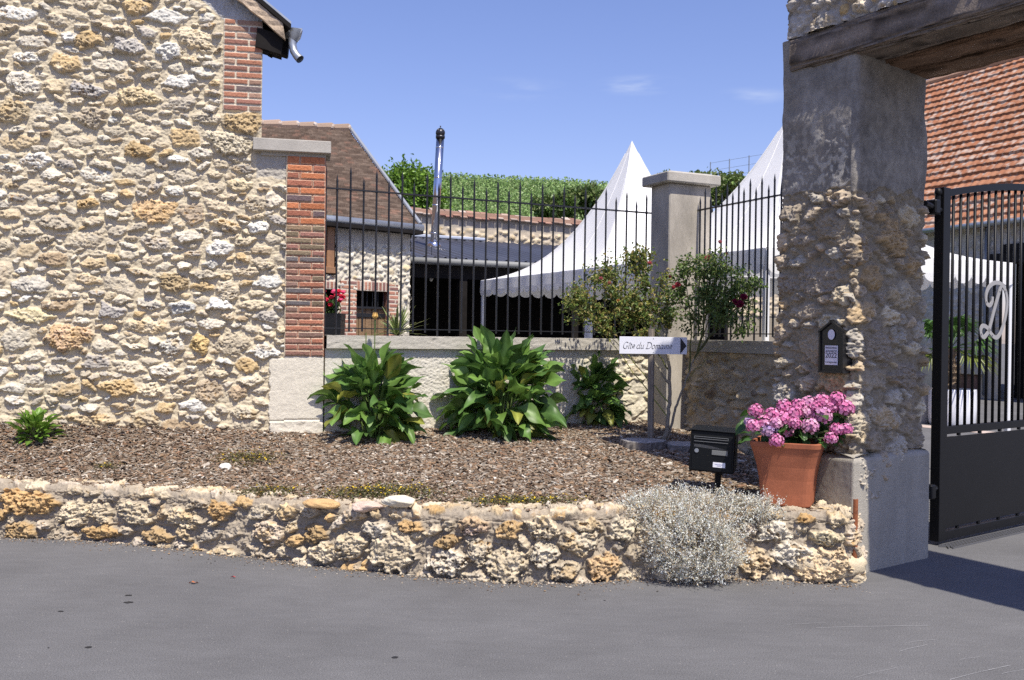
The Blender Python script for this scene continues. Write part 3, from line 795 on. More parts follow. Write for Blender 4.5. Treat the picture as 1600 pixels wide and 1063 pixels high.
    # hood (funnel) on top of the outlet
    fb = MB(); fb.tube([q(461, 47, 0.04), q(460, 58, 0.04), q(458, 64, 0.04)], [0.07, 0.058, 0.04], 16, (0.5, 0.52, 0.54), cap=False)
    fb.build("gutter_funnel", M_zinc(), root, smooth=True)
build_house()

# ---- gate pilaster in brick with concrete slab, standing at the end of the house
def build_pilaster():
    zt = LW(475, 246)[2]; zb = LW(475, 557)[2]
    root = empty("brick_pilaster", (WL0[0] - 0.15, WL0[1], 0.6), "red and brown brick pilaster under a concrete slab where the iron fence begins", "pilaster")
    U, V, Pg, Ng = patch(WL0, LD, U447 - 0.006, 0.012, zb, zt, 0.0045)
    Pg = Pg + Ng * 0.0
    ztop8 = LW(475, 352)[2]
    ed = list(np.arange(zb, ztop8 - 0.02, 0.0552)); n = len(ed); sc = (ztop8 - zb) / (ed[-1] - zb); ed = [zb + (e - zb) * sc for e in ed]
    up = np.linspace(ztop8, zt, 10)[1:]; ed = np.array(ed + list(up)); ed[-1] += 0.02
    w = 0.012 - U447
    def spl(r): return [U447 - 0.006, U447 + w * (0.33 if r % 2 else 0.66), 0.012]
    tp = len(ed) - 10
    def cf(r, k, rg):
        if r >= tp: return [(0.17, 0.12, 0.12), (0.50, 0.19, 0.09), (0.46, 0.17, 0.08), (0.35, 0.14, 0.09)][rg.choice(4, p=[0.15, 0.45, 0.25, 0.15])]
        if tp - 5 <= r: return [(0.27, 0.19, 0.12), (0.22, 0.17, 0.11), (0.28, 0.14, 0.11)][rg.choice(3)]
        return BR_MIX[rg.choice(8)]
    H, C = bricks(U, V, ed, spl, 8, cf, hb=0.011, mort=(0.60, 0.52, 0.38))
    H += 0.022
    # sides roll back so that it is solid
    surf("brick_face", Pg, Ng, H, C, M_stone(), root)
    c = WL0 + LD * ((U447 + 0.012) / 2) - LN * 0.14
    mb = MB(); mb.box((c[0], c[1], (zb + zt) / 2), (w + 0.002, 0.325, zt - zb), [(*LD, 0), (*LN, 0), (0, 0, 1)], (0.33, 0.15, 0.10))
    mb.build("brick_core", M_stone(), root)
    # pale foot block
    mb = MB(); mb.box((c[0], c[1], zb / 2), (w, 0.30, zb - 0.001), [(*LD, 0), (*LN, 0), (0, 0, 1)], (0.62, 0.57, 0.47))
    mb.build("foot_core", M_stone(), root)
    U2, V2, P2, N2 = patch(WL0, LD, U447 - 0.001, 0.012, 0.5, zb, 0.007)
    n = fbm(U2 * 9, V2 * 9, 21, 4); n2 = fbm(U2 * 40, V2 * 40, 22, 3); sp = LW(470, 656)[2]
    H2 = 0.02 + 0.004 * n + 0.0025 * n2 - 0.014 * sstep(0.012, 0.0, np.abs(V2 - sp - 0.008 * n)) + np.where(V2 < sp, 0.012 + 0.014 * n, 0)
    C2 = np.array((0.66, 0.61, 0.50)) * (1 + 0.08 * n + 0.07 * n2)[..., None] * np.where(n > 0.25, 0.93, 1)[..., None]
    surf("foot_block", P2, N2, H2, C2, M_stone(), root)
    # render band and slab
    ua = lu(LW(408, 240)); zs0 = LW(455, 240)[2]; zs1 = LW(455, 221)[2]
    cc = WL0 + LD * ((ua + 0.01) / 2) - LN * 0.14
    mb = MB(); mb.box((cc[0], cc[1], (zt + zs0) / 2), (0.01 - ua, 0.33, zs0 - zt + 0.004), [(*LD, 0), (*LN, 0), (0, 0, 1)], (0.44, 0.41, 0.35))
    mb.build("render_band", M_stone(), root)
    u0 = lu(LW(396, 226)); u1 = lu(LW(517, 236)); c3 = WL0 + LD * ((u0 + u1) / 2) - LN * 0.12
    mb = MB(); mb.box((c3[0], c3[1], (zs0 + zs1) / 2 + 0.002), (u1 - u0, 0.42, zs1 - zs0), [(*LD, 0), (*LN, 0), (0, 0, 1)], bev=0.006)
    mb.build("coping_slab", M_conc(), root, vc=False)
build_pilaster()

# ================================================================== FENCE WALLS, PILLAR, FENCES
def dwarf_wall(name, label, p0, d, L, rough_kind, seed, z1=1.455):
    n = V3(d[1], -d[0])
    if np.dot(n, -p0) < 0: pass
    root = empty(name, (p0[0] + d[0] * L / 2, p0[1] + d[1] * L / 2, 0.6), label, "garden wall")
    U, V, Pg, Ng = patch(p0, d, 0.0, L, 0.4, z1, 0.008)
    if np.dot(V3(*Ng[0, 0][:2]), -V3(*p0)) < 0: Ng = -Ng
    nn = V3(*Ng[0, 0][:2])
    if rough_kind == 'render':
        a = fbm(U * 7, V * 12, seed, 4); b = fbm(U * 26, V * 34, seed + 1, 4); c = fbm(U * 60, V * 60, seed + 2, 2)
        rid = np.clip(1 - np.abs(b) * 4.0, 0, 1)
        sm = sstep(0.55, 0.4, U)            # smoother block beside the pilaster
        sn = sstep(L - 1.0, L - 0.6, U)
        H = 0.004 * a + (0.008 * rid + 0.004 * c) * (1 - 0.75 * sm) + 0.0
        Hr, Cr = rubble(U, V, seed + 4, CL_WALL, hmax=0.022, pal=[((0.66, 0.60, 0.45), 3), ((0.66, 0.58, 0.36), 1)], mortar=(0.58, 0.53, 0.42), gap=1.05)
        yl = sstep(0.0, 0.35, fbm(U * 5, V * 5, seed + 8, 3) + 0.5 * sstep(0.95, 0.7, V) - 0.25)
        C = np.array((0.62, 0.585, 0.50)) * (1 + 0.10 * a + 0.08 * c)[..., None]
        C = C * (1 - 0.35 * yl[..., None]) + np.array((0.60, 0.53, 0.36)) * 0.35 * yl[..., None]
        H = H * (1 - sn) + Hr * sn; C = C * (1 - sn[..., None]) + Cr * sn[..., None]
    else:
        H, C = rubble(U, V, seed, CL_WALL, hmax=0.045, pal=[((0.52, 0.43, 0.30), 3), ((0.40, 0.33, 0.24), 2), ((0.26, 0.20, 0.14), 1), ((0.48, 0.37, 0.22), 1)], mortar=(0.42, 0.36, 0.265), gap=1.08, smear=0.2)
        H += 0.006 * fbm(U * 8, V * 8, 4, 3)
    surf("wall_face", Pg, Ng, H, C, M_stone(), root)
    c = p0 + d * L / 2 - nn * 0.15; ax = [(*d, 0), (*nn, 0), (0, 0, 1)]
    mb = MB(); mb.box((c[0], c[1], (z1) / 2), (L, 0.28, z1), ax, (0.5, 0.46, 0.38)); mb.build("wall_core", M_stone(), root)
    # coping with chipped arris: displaced loop
    zt = 1.577; ov = 0.055; nu = int(L / 0.012); uu = np.linspace(0, L, nu)
    prof = []
    w = 0.31 + ov
    for k in range(9): prof.append((ov, z1 + (zt - z1) * k / 8))
    for k in range(1, 8): prof.append((ov - w * k / 7, zt))
    for k in range(1, 5): prof.append((ov - w, zt - (zt - z1) * k / 4))
    for k in range(1, 7): prof.append((ov - w + w * k / 6, z1))
    prof = np.array(prof); m = len(prof)
    Pc = np.zeros((m, nu, 3)); UU, PP = np.meshgrid(uu, np.arange(m))
    nz = fbm(UU * 10, PP * 0.5, seed + 50, 4); nz2 = fbm(UU * 45, PP * 1.0, seed + 51, 3)
    chip = sstep(0.25, 0.6, fbm(UU * 4, PP * 0.25, seed + 52, 3)) * 0.008
    Pc[..., 0] = p0[0] + d[0] * UU + nn[0] * (prof[:, 0][:, None] + 0.004 * nz - chip * (prof[:, 0][:, None] > 0.02))
    Pc[..., 1] = p0[1] + d[1] * UU + nn[1] * (prof[:, 0][:, None] + 0.004 * nz - chip * (prof[:, 0][:, None] > 0.02))
    Pc[..., 2] = prof[:, 1][:, None] + 0.003 * nz + 0.0015 * nz2
    Cc = np.array((0.47, 0.44, 0.375)) * (1 + 0.22 * nz + 0.15 * nz2 - 0.2 * (chip > 0.003))[..., None]
    if rough_kind != 'render': Cc *= 0.8  # coping of the shaded wall is darker, shade put into its colour
    me = raw_mesh("coping", Pc.reshape(-1, 3), grid_faces(m, nu), Cc.reshape(-1, 3), False, M_stone()); link("coping", me, root)
    return nn
NF = dwarf_wall("fence_wall", "long sunlit cream rendered dwarf wall with concrete coping under the iron fence", FO + FD * 0.015, FD, 3.62, 'render', 100)
S0 = V3(1.90, 10.31)
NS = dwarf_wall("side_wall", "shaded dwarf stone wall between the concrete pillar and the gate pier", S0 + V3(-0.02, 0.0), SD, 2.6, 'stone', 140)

def build_pillar():
    root = empty("concrete_pillar", (K[0] + 0.2, K[1] + 0.25, 0.6), "square concrete pillar with flat cap at the corner of the iron fence", "pillar")
    ax = [(*FD, 0), (-SD[0], -SD[1], 0), (0, 0, 1)]; w, dp = 0.54, 0.36
    c = K + FD * w / 2 - SD * dp / 2
    z0, z1 = 0.45, 3.245
    mp = mat("pillar_render", (0.40, 0.365, 0.31), rough=0.95, var=0.38, vscale=2.6, fine=0.10, fscale=60, bump=0.25, bscale=30, stretch=(1, 1, 0.45), spec=0.15)
    mb = MB(); mb.box((c[0], c[1], (z0 + z1) / 2), (w, dp, z1 - z0), ax, bev=0.012); mb.build("shaft", mp, root, vc=False)
    mb = MB(); mb.box((c[0], c[1], z1 + 0.055), (w + 0.15, dp + 0.15, 0.11), ax, bev=0.012); mb.box((c[0], c[1], z1 + 0.112), (w + 0.02, dp + 0.02, 0.03), ax, bev=0.012)
    mb.build("cap", M_conc(), root, vc=False)
build_pillar()

def iron_fence(label, p0, d, ts, first_tall, L0, L1):
    root = empty("iron_fence", (p0[0] + d[0] * (L0 + L1) / 2, p0[1] + d[1] * (L0 + L1) / 2, 1.577), label, "fence")
    zr, zl = 2.972, 1.645
    ax = [(*d, 0), (d[1], -d[0], 0), (0, 0, 1)]
    for z in (zr, zl):
        a = p0 + d * (L0 + L1) / 2; mb = MB()
        mb.box((a[0], a[1], z), (L1 - L0, 0.030 if z == zr else 0.022, 0.014 if z == zr else 0.010), ax); mb.build("rail", M_black(), root, vc=False)
    for i, t in enumerate(ts):
        tall = (i % 2 == 0) == first_tall
        zt = zr + (0.225 if tall else 0.135) + random.uniform(-0.012, 0.012)
        zb = 1.575 if i % 4 == (1 if first_tall else 2) else 1.615
        q = p0 + d * t; r = 0.0098; lean = random.uniform(-0.003, 0.003)
        zs = [zb, zr - 0.012, zr - 0.01, zr + 0.012, zr + 0.014, zt - 0.075, zt - 0.07, zt - 0.05, zt]
        rs = [r, r, 0.0125, 0.0125, r, r, r * 1.15, r * 0.95, 0.0012]
        mb = MB(); mb.tube([(q[0] + lean * (z - zb), q[1], z) for z in zs], rs, 8); mb.build("bar", M_black(), root, vc=False)
    return root
fo = FO - V3(*NF) * 0.10
g0 = iron_fence("long run of black spear topped iron fence between the brick pilaster and concrete pillar", fo, FD, [0.03] + [0.14 + 0.1286 * k for k in range(28)], True, -0.02, 3.70)
so = S0 - V3(*NS) * 0.10
iron_fence("short run of black spear topped iron fence between the concrete pillar and gate pier", so, SD, [0.03 + 0.092 * k for k in range(27)], False, -0.05, 2.5)

# ================================================================== GATE PIER AND ARCH
PC = V3(P(1337, 400, 6.56)[0], 6.56)            # near corner
GN = nrm((0.596, -0.803))                        # square to the gate leaf
GW = nrm((0.530, -0.848))                        # along the gate wall, to the right
GJ = nrm((0.803, 0.596))                         # jamb direction (into the yard)
def loop_rect(corner_pts, rad, step):
    """rounded closed loop (counter-clockwise), returns pts, normals, arc length"""
    n = len(corner_pts); pts = []; nor = []
    for i in range(n):
        a = corner_pts[i - 1]; b = corner_pts[i]; c = corner_pts[(i + 1) % n]
        d0 = nrm(b - a); d1 = nrm(c - b); n0 = V3(d0[1], -d0[0]); n1 = V3(d1[1], -d1[0])
        ctr = b - d0 * rad + d1 * rad
        for k in range(9):
            f = k / 8.0; nn = nrm(n0 * (1 - f) + n1 * f); pts.append(ctr + nn * rad); nor.append(nn)
    pts = np.array(pts); nor = np.array(nor)
    pts = np.concatenate([pts, pts[:1]]); nor = np.concatenate([nor, nor[:1]])
    s = np.concatenate([[0], np.cumsum(np.linalg.norm(np.diff(pts, axis=0), axis=1))])
    m = int(s[-1] / step); ss = np.linspace(0, s[-1], m, endpoint=False)
    p = np.stack([np.interp(ss, s, pts[:, k]) for k in range(2)], -1); q = np.stack([np.interp(ss, s, nor[:, k]) for k in range(2)], -1)
    q /= np.linalg.norm(q, axis=1)[:, None]
    return p, q, ss
def build_pier():
    root = empty("gate_pier", (PC[0] + 0.1, PC[1] + 0.6, 0), "massive rough stone gate pier with grey render above and concrete plinth", "pier")
    a = PC; b = PC + GJ * 0.90; c = b - GW * 0.70; d = PC - GW * 0.70
    step = 0.0062
    p, q, ss = loop_rect([a, b, c, d], 0.05, step)
    z0, z1 = 0.5, 3.80; nv = int((z1 - z0) / step); z = np.linspace(z0, z1, nv)
    Uu, Vv = np.meshgrid(ss, z)
    zr = 2.66
    pal = [((0.44, 0.36, 0.26), 3), ((0.42, 0.38, 0.31), 3), ((0.31, 0.26, 0.20), 2), ((0.42, 0.31, 0.18), 0.5), ((0.55, 0.48, 0.35), 1.6)]
    blk = Vv > zr + 0.10 * fbm(Uu * 5, Vv, 3, 3)
    H, C = rubble(Uu, Vv, 77, [(0.13, 0.20, 0.5, 0.75, 60, 0.1), (0.09, 0.13, 0.5, 0.75, 260, 0.2), (0.05, 0.08, 0.45, 0.75, 600, 0.3), (0.03, 0.045, 0.5, 0.9, 300, 0.5)],
                  hmax=0.055, pal=pal, mortar=(0.29, 0.245, 0.18), smear=0.35, strata=0.05, block=blk, gap=1.06, mrough=0.012, porous=0.9, warp=0.28)
    # render zone: grey with flaky lichen-like lighter scabs
    n = fbm(Uu * 3, Vv * 3, 31, 4); f = fbm(Uu * 26, Vv * 26, 33, 4); g = fbm(Uu * 60, Vv * 60, 35, 3); l_ = fbm(Uu * 1.5, Vv * 2.5, 36, 3)
    f2 = fbm(Uu * 13, Vv * 10, 37, 4); scab = sstep(0.02, 0.2, f * 0.7 + f2 * 0.9 + 0.3 * l_) * sstep(3.35, 2.95, Vv + 0.5 * l_) * np.where(Uu > ss[-1] - 0.74, 1.0, 0.12)
    Hr = 0.012 + 0.006 * n + 0.003 * scab + 0.0014 * g + 0.0010 * f
    Cr = np.array((0.25, 0.228, 0.198)) * (1 + 0.45 * n + 0.35 * f2 + 0.2 * f + 0.15 * g)[..., None]
    Cr = Cr * (1 - 0.8 * scab[..., None]) + np.array((0.46, 0.43, 0.37)) * 0.8 * scab[..., None]
    H = np.where(blk, Hr, H); C = np.where(blk[..., None], Cr, C)
    # stones less proud in the jamb
    H += 0.016 * fbm(Uu * 3.5, Vv * 3.5, 91, 2) + 0.022 * fbm(Uu * 0.8, Vv * 2.3, 93, 3) + np.where(blk, 0, 0.010 * fbm(Uu * 12, Vv * 16, 92, 4))
    Pg = np.zeros(Uu.shape + (3,)); Pg[..., 0] = p[None, :, 0]; Pg[..., 1] = p[None, :, 1]; Pg[..., 2] = Vv
    Ng = np.zeros_like(Pg); Ng[..., 0] = q[None, :, 0]; Ng[..., 1] = q[None, :, 1]
    Pg -= Ng * 0.02
    bf = np.clip(Vv * 0, 0, 1)
    surf("shaft", Pg, Ng, H, C, M_stone(), root, close_u=True)
    # plinth
    ex = 0.035
    a2 = a + GW * ex - GJ * ex; b2 = b + GW * ex + GJ * 0.02; c2 = c - GW * ex + GJ * 0.02; d2 = d - GW * ex - GJ * ex
    p, q, ss = loop_rect([a2, b2, c2, d2], 0.014, 0.008)
    prof = [(0, -0.02)] + [(0, z_) for z_ in np.linspace(0.0, 0.77, 60)] + [(-0.012, 0.787), (-0.035, 0.80), (-0.10, 0.812), (-0.25, 0.82)]
    prof = np.array(prof); Uu, Pv = np.meshgrid(ss, np.arange(len(prof)))
    zz = np.repeat(prof[:, 1][:, None], len(ss), 1)
    n = fbm(Uu * 3, zz * 2, 5, 4); g = fbm(Uu * 30, zz * 30, 6, 3); st = fbm(Uu * 6, zz * 0.8, 8, 3)
    H = prof[:, 0][:, None] + 0.004 * n + 0.0015 * g; 
    C = np.array((0.34, 0.315, 0.265)) * (1 + 0.2 * n + 0.10 * g + 0.2 * st)[..., None]
    Pg = np.zeros(Uu.shape + (3,)); Pg[..., 0] = p[None, :, 0]; Pg[..., 1] = p[None, :, 1]; Pg[..., 2] = zz
    Ng = np.zeros_like(Pg); Ng[..., 0] = q[None, :, 0]; Ng[..., 1] = q[None, :, 1]
    surf("plinth", Pg, Ng, H, C, M_stone(), root, close_u=True)
build_pier()
LAR = 4.6
def build_arch():
    root = empty("gateway_arch", (PC[0] + GW[0] * 2, PC[1] + GW[1] * 2, 3.55), "stone wall carried on old oak lintel beams over the gateway", "gateway")
    # masonry above beams
    L0, L1 = -0.62, LAR; step = 0.008
    zA, zB = 3.80, 5.0
    U, V, Pg, Ng = patch(PC, GW, L0, L1, zA, zB, step)
    Ng = Ng if np.dot(Ng[0, 0][:2], -PC) > 0 else -Ng
    pal = [((0.56, 0.48, 0.36), 3), ((0.50, 0.46, 0.40), 3), ((0.42, 0.37, 0.30), 2), ((0.5, 0.36, 0.18), 1)]
    H, C = rubble(U, V, 177, CL_ROUGH, hmax=0.045, pal=pal, mortar=(0.40, 0.36, 0.31), gap=1.15, mrough=0.009, porous=0.85, warp=0.25)
    surf("masonry", Pg, Ng, H - 0.01, C, M_stone(), root)
    # left end, ragged
    U2, V2, P2, N2 = patch(PC - GW * 0.60, GJ, -0.02, 0.9, zA, zB, 0.010)
    N2 = np.broadcast_to(V3(-GW[0], -GW[1], 0), P2.shape)
    H2, C2 = rubble(U2, V2, 178, CL_ROUGH, hmax=0.05, pal=pal, mortar=(0.40, 0.36, 0.31), gap=1.15, mrough=0.012, porous=0.85)
    surf("masonry_end", P2, N2, H2 - 0.0, C2, M_stone(), root)
    mid = PC + GW * ((L0 + L1) / 2 + 0.03) + GJ * 0.46
    ax = [(*GW, 0), (*GJ, 0), (0, 0, 1)]
    mb = MB(); mb.box((mid[0], mid[1], (zA + zB) / 2 + 0.002), (L1 - L0 - 0.06, 0.86, zB - zA - 0.002), ax, (0.4, 0.36, 0.3)); mb.build("masonry_core", M_stone(), root)
    # three lintel beams, noisy old timber
    wd = 0.93 / 3
    for k in range(3):
        u0 = -0.60 if k == 0 else -0.25; u1 = LAR; nn = 420; prof_n = 84
        th = np.linspace(0, 2 * math.pi, prof_n, endpoint=False); hw, hh = wd / 2 - 0.004, 0.125
        cs = np.sign(np.cos(th)) * np.abs(np.cos(th)) ** 0.28 * hw; sn = np.sign(np.sin(th)) * np.abs(np.sin(th)) ** 0.28 * hh
        uu = np.linspace(u0, u1, nn); UU, TT = np.meshgrid(uu, np.arange(prof_n))
        TT = TT / 3.0
        nz = fbm(UU * 1.6 + 9 * k, TT * 0.7 + 13 * k, 300 + k, 4) * 0.018 + fbm(UU * 2.0, TT * 1.2, 320 + k, 3) * 0.014 + fbm(UU * 3.0, TT * 3.1, 325 + k, 3) * 0.008
        split = sstep(0.35, 0.0, np.abs(fbm(UU * 0.7 + 5, TT * 0.45, 370 + k, 4)) * 12) * 0.012; nz = nz - split
        off = wd * (k + 0.5) - (0.018 if k == 0 else 0.0)
        A = off + (cs[:, None]) * (1 + nz / hw); Bz = 3.682 - 0.012 * k + sn[:, None] * (1 + nz / hh)
        Pb = np.zeros((prof_n, nn, 3))
        Pb[..., 0] = PC[0] + GW[0] * UU + GJ[0] * A; Pb[..., 1] = PC[1] + GW[1] * UU + GJ[1] * A; Pb[..., 2] = Bz
        V = Pb.transpose(1, 0, 2).reshape(-1, 3); f = grid_faces(nn, prof_n, True)
        Cg = fbm(UU * 1.2, TT * 1.6, 340 + k, 4); base = np.array((0.19, 0.155, 0.125)) if k == 0 else np.array((0.20, 0.125, 0.08))
        crk = sstep(0.30, 0.06, np.abs(fbm(UU * 0.9, TT * 1.3, 360 + k, 4)) * 4)
        C = base * (1 + 0.6 * Cg + 0.7 * fbm(UU * 4, TT * 4.1, 350 + k, 3) - 0.5 * crk)[..., None]
        C = np.clip(C.transpose(1, 0, 2).reshape(-1, 3), 0.01, 1)
        capi = [list(range(prof_n))]
        me = raw_mesh("lintel_beam", V, [f, np.array(capi)], C, True, mat("oak_beam", vcol=True, rough=0.92, fine=0.25, fscale=70, bump=0.7, bscale=45, spec=0.15))
        link("lintel_beam", me, root)
build_arch()
def build_far_pier():
    q = PC + GW * LAR
    root = empty("gate_pier", (q[0], q[1], 0), "far gate pier of rough stone at the other side of the gateway", "pier")
    U, V, Pg, Ng = patch(q, GJ, 0, 0.9, 0, 3.8, 0.03)
    Ng = np.broadcast_to(V3(-GW[0], -GW[1], 0), Pg.shape)
    H, C = rubble(U, V, 277, CL_ROUGH[:3], hmax=0.04, mortar=(0.40, 0.36, 0.31))
    surf("shaft", Pg, Ng, H, C, M_stone(), root)
    c = q + GW * 0.36 + GJ * 0.45
    mb = MB(); mb.box((c[0], c[1], 1.9), (0.7, 0.9, 3.8), [(*GW, 0), (*GJ, 0), (0, 0, 1)], (0.42, 0.38, 0.31)); mb.build("core", M_stone(), root)
# far pier is outside the frame and is left out; the wall simply continues

# ---- gate leaf, opened inwards
GP = V3(G(1464, 851)[0], G(1464, 851)[1])
def build_gate():
    root = empty("iron_gate", (GP[0], GP[1], 0), "open black iron gate leaf with arched top, solid lower panel and silver script initial", "gate")
    d = GJ; n = V3(GN[0], GN[1]); ax = [(*d, 0), (*n, 0), (0, 0, 1)]; m = M_gatepaint()
    def bx(name, t0, t1, z0, z1, w, off=0.0, bev=0.003):
        c = GP + d * (t0 + t1) / 2 + n * off; mb = MB(); mb.box((c[0], c[1], (z0 + z1) / 2), (t1 - t0, w, z1 - z0), ax, bev=bev); return mb.build(name, m, root, vc=False)
    ztp = lambda t: 2.78 + 0.21 * (1 - (1 - min(t, 2.0) / 2.0) ** 2)
    bx("stile", -0.045, 0.055, 0.03, 2.80, 0.08); bx("stile", 2.02, 2.10, 0.03, 3.0, 0.08)
    # arched rail
    mb = MB(); ts = np.linspace(0.03, 2.05, 40); rows = []
    for t in ts:
        q = GP + d * t; z = ztp(t)
        rows.append([(q[0] + n[0] * s, q[1] + n[1] * s, z + h) for s, h in ((-0.025, 0.0), (0.025, 0.0), (0.025, -0.055), (-0.025, -0.055))])
    mb.add(np.array(rows).reshape(-1, 3), [grid_faces(40, 4, True)]); mb.build("arched_rail", m, root, vc=False)
    bx("mid_rail", 0.055, 2.02, 0.865, 0.925, 0.05); bx("bottom_rail", 0.055, 2.02, 0.03, 0.10, 0.05)
    # panel with tabs so that slits of light remain
    bx("lower_panel", 0.057, 2.018, 0.125, 0.842, 0.012, 0.012, 0.001)
    bx("lower_panel_frame", 0.057, 0.20, 0.125, 0.842, 0.03, 0.015, 0.001)
    for t in np.arange(0.28, 2.0, 0.33): bx("panel_tab", t, t + 0.035, 0.843, 0.864, 0.02); bx("panel_tab", t, t + 0.035, 0.101, 0.124, 0.02)
    t = 0.165
    while t < 2.0:
        q = GP + d * t; z1 = ztp(t) - 0.05
        mb = MB(); mb.tube([(q[0], q[1], 0.925), (q[0], q[1], z1)], 0.012, 10); mb.build("bar", m, root, vc=False, smooth=True); t += 0.111
    # script initial as bent flat bar
    pts = [(752, 275), (730, 350), (705, 440), (685, 520), (668, 570), (645, 600), (627, 588), (622, 555), (636, 528), (662, 540), (685, 575), (712, 602), (738, 592), (765, 530), (785, 440), (790, 360), (776, 295), (745, 258), (708, 255), (675, 282), (657, 330), (658, 380), (678, 398), (694, 378), (697, 342)]
    pp = []
    o = V3(GP[0], GP[1]) + n * 0.035
    for x, y in pts: pp.append(PL(1380 + x / 4.086, 380 + y / 4.086, (o[0], o[1], 0), (n[0], n[1], 0)))
    pp = np.array(pp)
    # catmull-rom
    out = []
    for i in range(len(pp) - 1):
        p0 = pp[max(i - 1, 0)]; p1 = pp[i]; p2 = pp[i + 1]; p3 = pp[min(i + 2, len(pp) - 1)]
        for k in range(6):
            s = k / 6.0; out.append(0.5 * ((2 * p1) + (-p0 + p2) * s + (2 * p0 - 5 * p1 + 4 * p2 - p3) * s * s + (-p0 + 3 * p1 - 3 * p2 + p3) * s ** 3))
    out = np.array(out + [pp[-1]]); T = np.gradient(out, axis=0); T /= np.linalg.norm(T, axis=1)[:, None]
    n3 = V3(*n, 0); S = np.cross(T, n3); hw = 0.017
    ring = np.stack([out - S * hw - n3 * 0.004, out + S * hw - n3 * 0.004, out + S * hw + n3 * 0.004, out - S * hw + n3 * 0.004], 1)
    mb = MB(); mb.add(ring.reshape(-1, 3), [grid_faces(len(out), 4, True)])
    for k in (3, 38, 62, 95, 125): 
        if k < len(out): mb.tube([out[k] + n3 * 0.003, out[k] + n3 * 0.010], 0.007, 8)
    mb.build("initial_letter", mat("brushed_steel", (0.36, 0.35, 0.34), rough=0.55, metal=0.2), root, vc=False)
    # hinge to the pier
    back = PC + GJ * 0.90
    for z in (2.62, 0.45):
        hb = MB(); q = GP - d * 0.02; c0 = V3(q[0], q[1], z); c1 = V3(back[0] - GW[0] * 0.03, back[1] - GW[1] * 0.03, z)
        hb.tube([c0, c1], 0.022, 8); hb.box(((c0 + c1) / 2), (0.07, 0.09, 0.11), ax, bev=0.01)
        hb.build("hinge", m, root, vc=False)
    hb = MB(); hb.ell((GP[0] - d[0] * 0.06, GP[1] - d[1] * 0.06, 2.76), (0.03, 0.03, 0.035)); hb.tube([(GP[0] - d[0] * 0.06, GP[1] - d[1] * 0.06, 2.58), (GP[0] - d[0] * 0.06, GP[1] - d[1] * 0.06, 2.75)], 0.02, 8)
    hb.build("finial", m, root, vc=False)
build_gate()
def drain():
    root = empty("drain_channel", (GP[0] + 0.3, GP[1], 0), "dark slotted steel drain channel lying under the open gate leaf", "drain")
    d = GJ; n = GN; ax = [(*d, 0), (*n, 0), (0, 0, 1)]
    mb = MB()
    for s in (-0.055, 0.055):
        c = GP + d * 1.1 + n * (0.10 + s); mb.box((c[0], c[1], 0.006), (2.3, 0.010, 0.012), ax)
    t = -0.03
    while t < 2.25:
        for sg in (-1, 1):
            c = GP + d * t + n * 0.10; e = nrm(d + sg * 0.8 * n); mb.box((c[0], c[1], 0.007), (0.13, 0.006, 0.010), [(*e, 0), (-e[1], e[0], 0), (0, 0, 1)])
        t += 0.045
    mb.build("grating", mat("drain_steel", (0.16, 0.16, 0.165), rough=0.5, metal=0.5), root, vc=False)
drain()

exec_more = True
# ================================================================== BEHIND THE FENCE
def quad_surf(name, c00, c10, c11, c01, nu, nv, Hf, Cf, m, parent, mask=None, smooth=False):
    """bilinear patch; Hf/Cf take (u in metres, v in metres) grids"""
    c00, c10, c11, c01 = [np.array(c, float) for c in (c00, c10, c11, c01)]
    s, t = np.meshgrid(np.linspace(0, 1, nu), np.linspace(0, 1, nv))
    Pg = (c00 * ((1 - s) * (1 - t))[..., None] + c10 * (s * (1 - t))[..., None] + c11 * (s * t)[..., None] + c01 * ((1 - s) * t)[..., None])
    n = nrm(np.cross(c10 - c00, c01 - c00)); Lu = np.linalg.norm(c10 - c00); Lv = np.linalg.norm(c01 - c00)
    U = s * Lu; V = t * Lv
    H = Hf(U, V); C = Cf(U, V, H)
    return surf(name, Pg, np.broadcast_to(n, Pg.shape), H, C, m, parent, None if mask is None else mask(U, V), smooth=smooth)

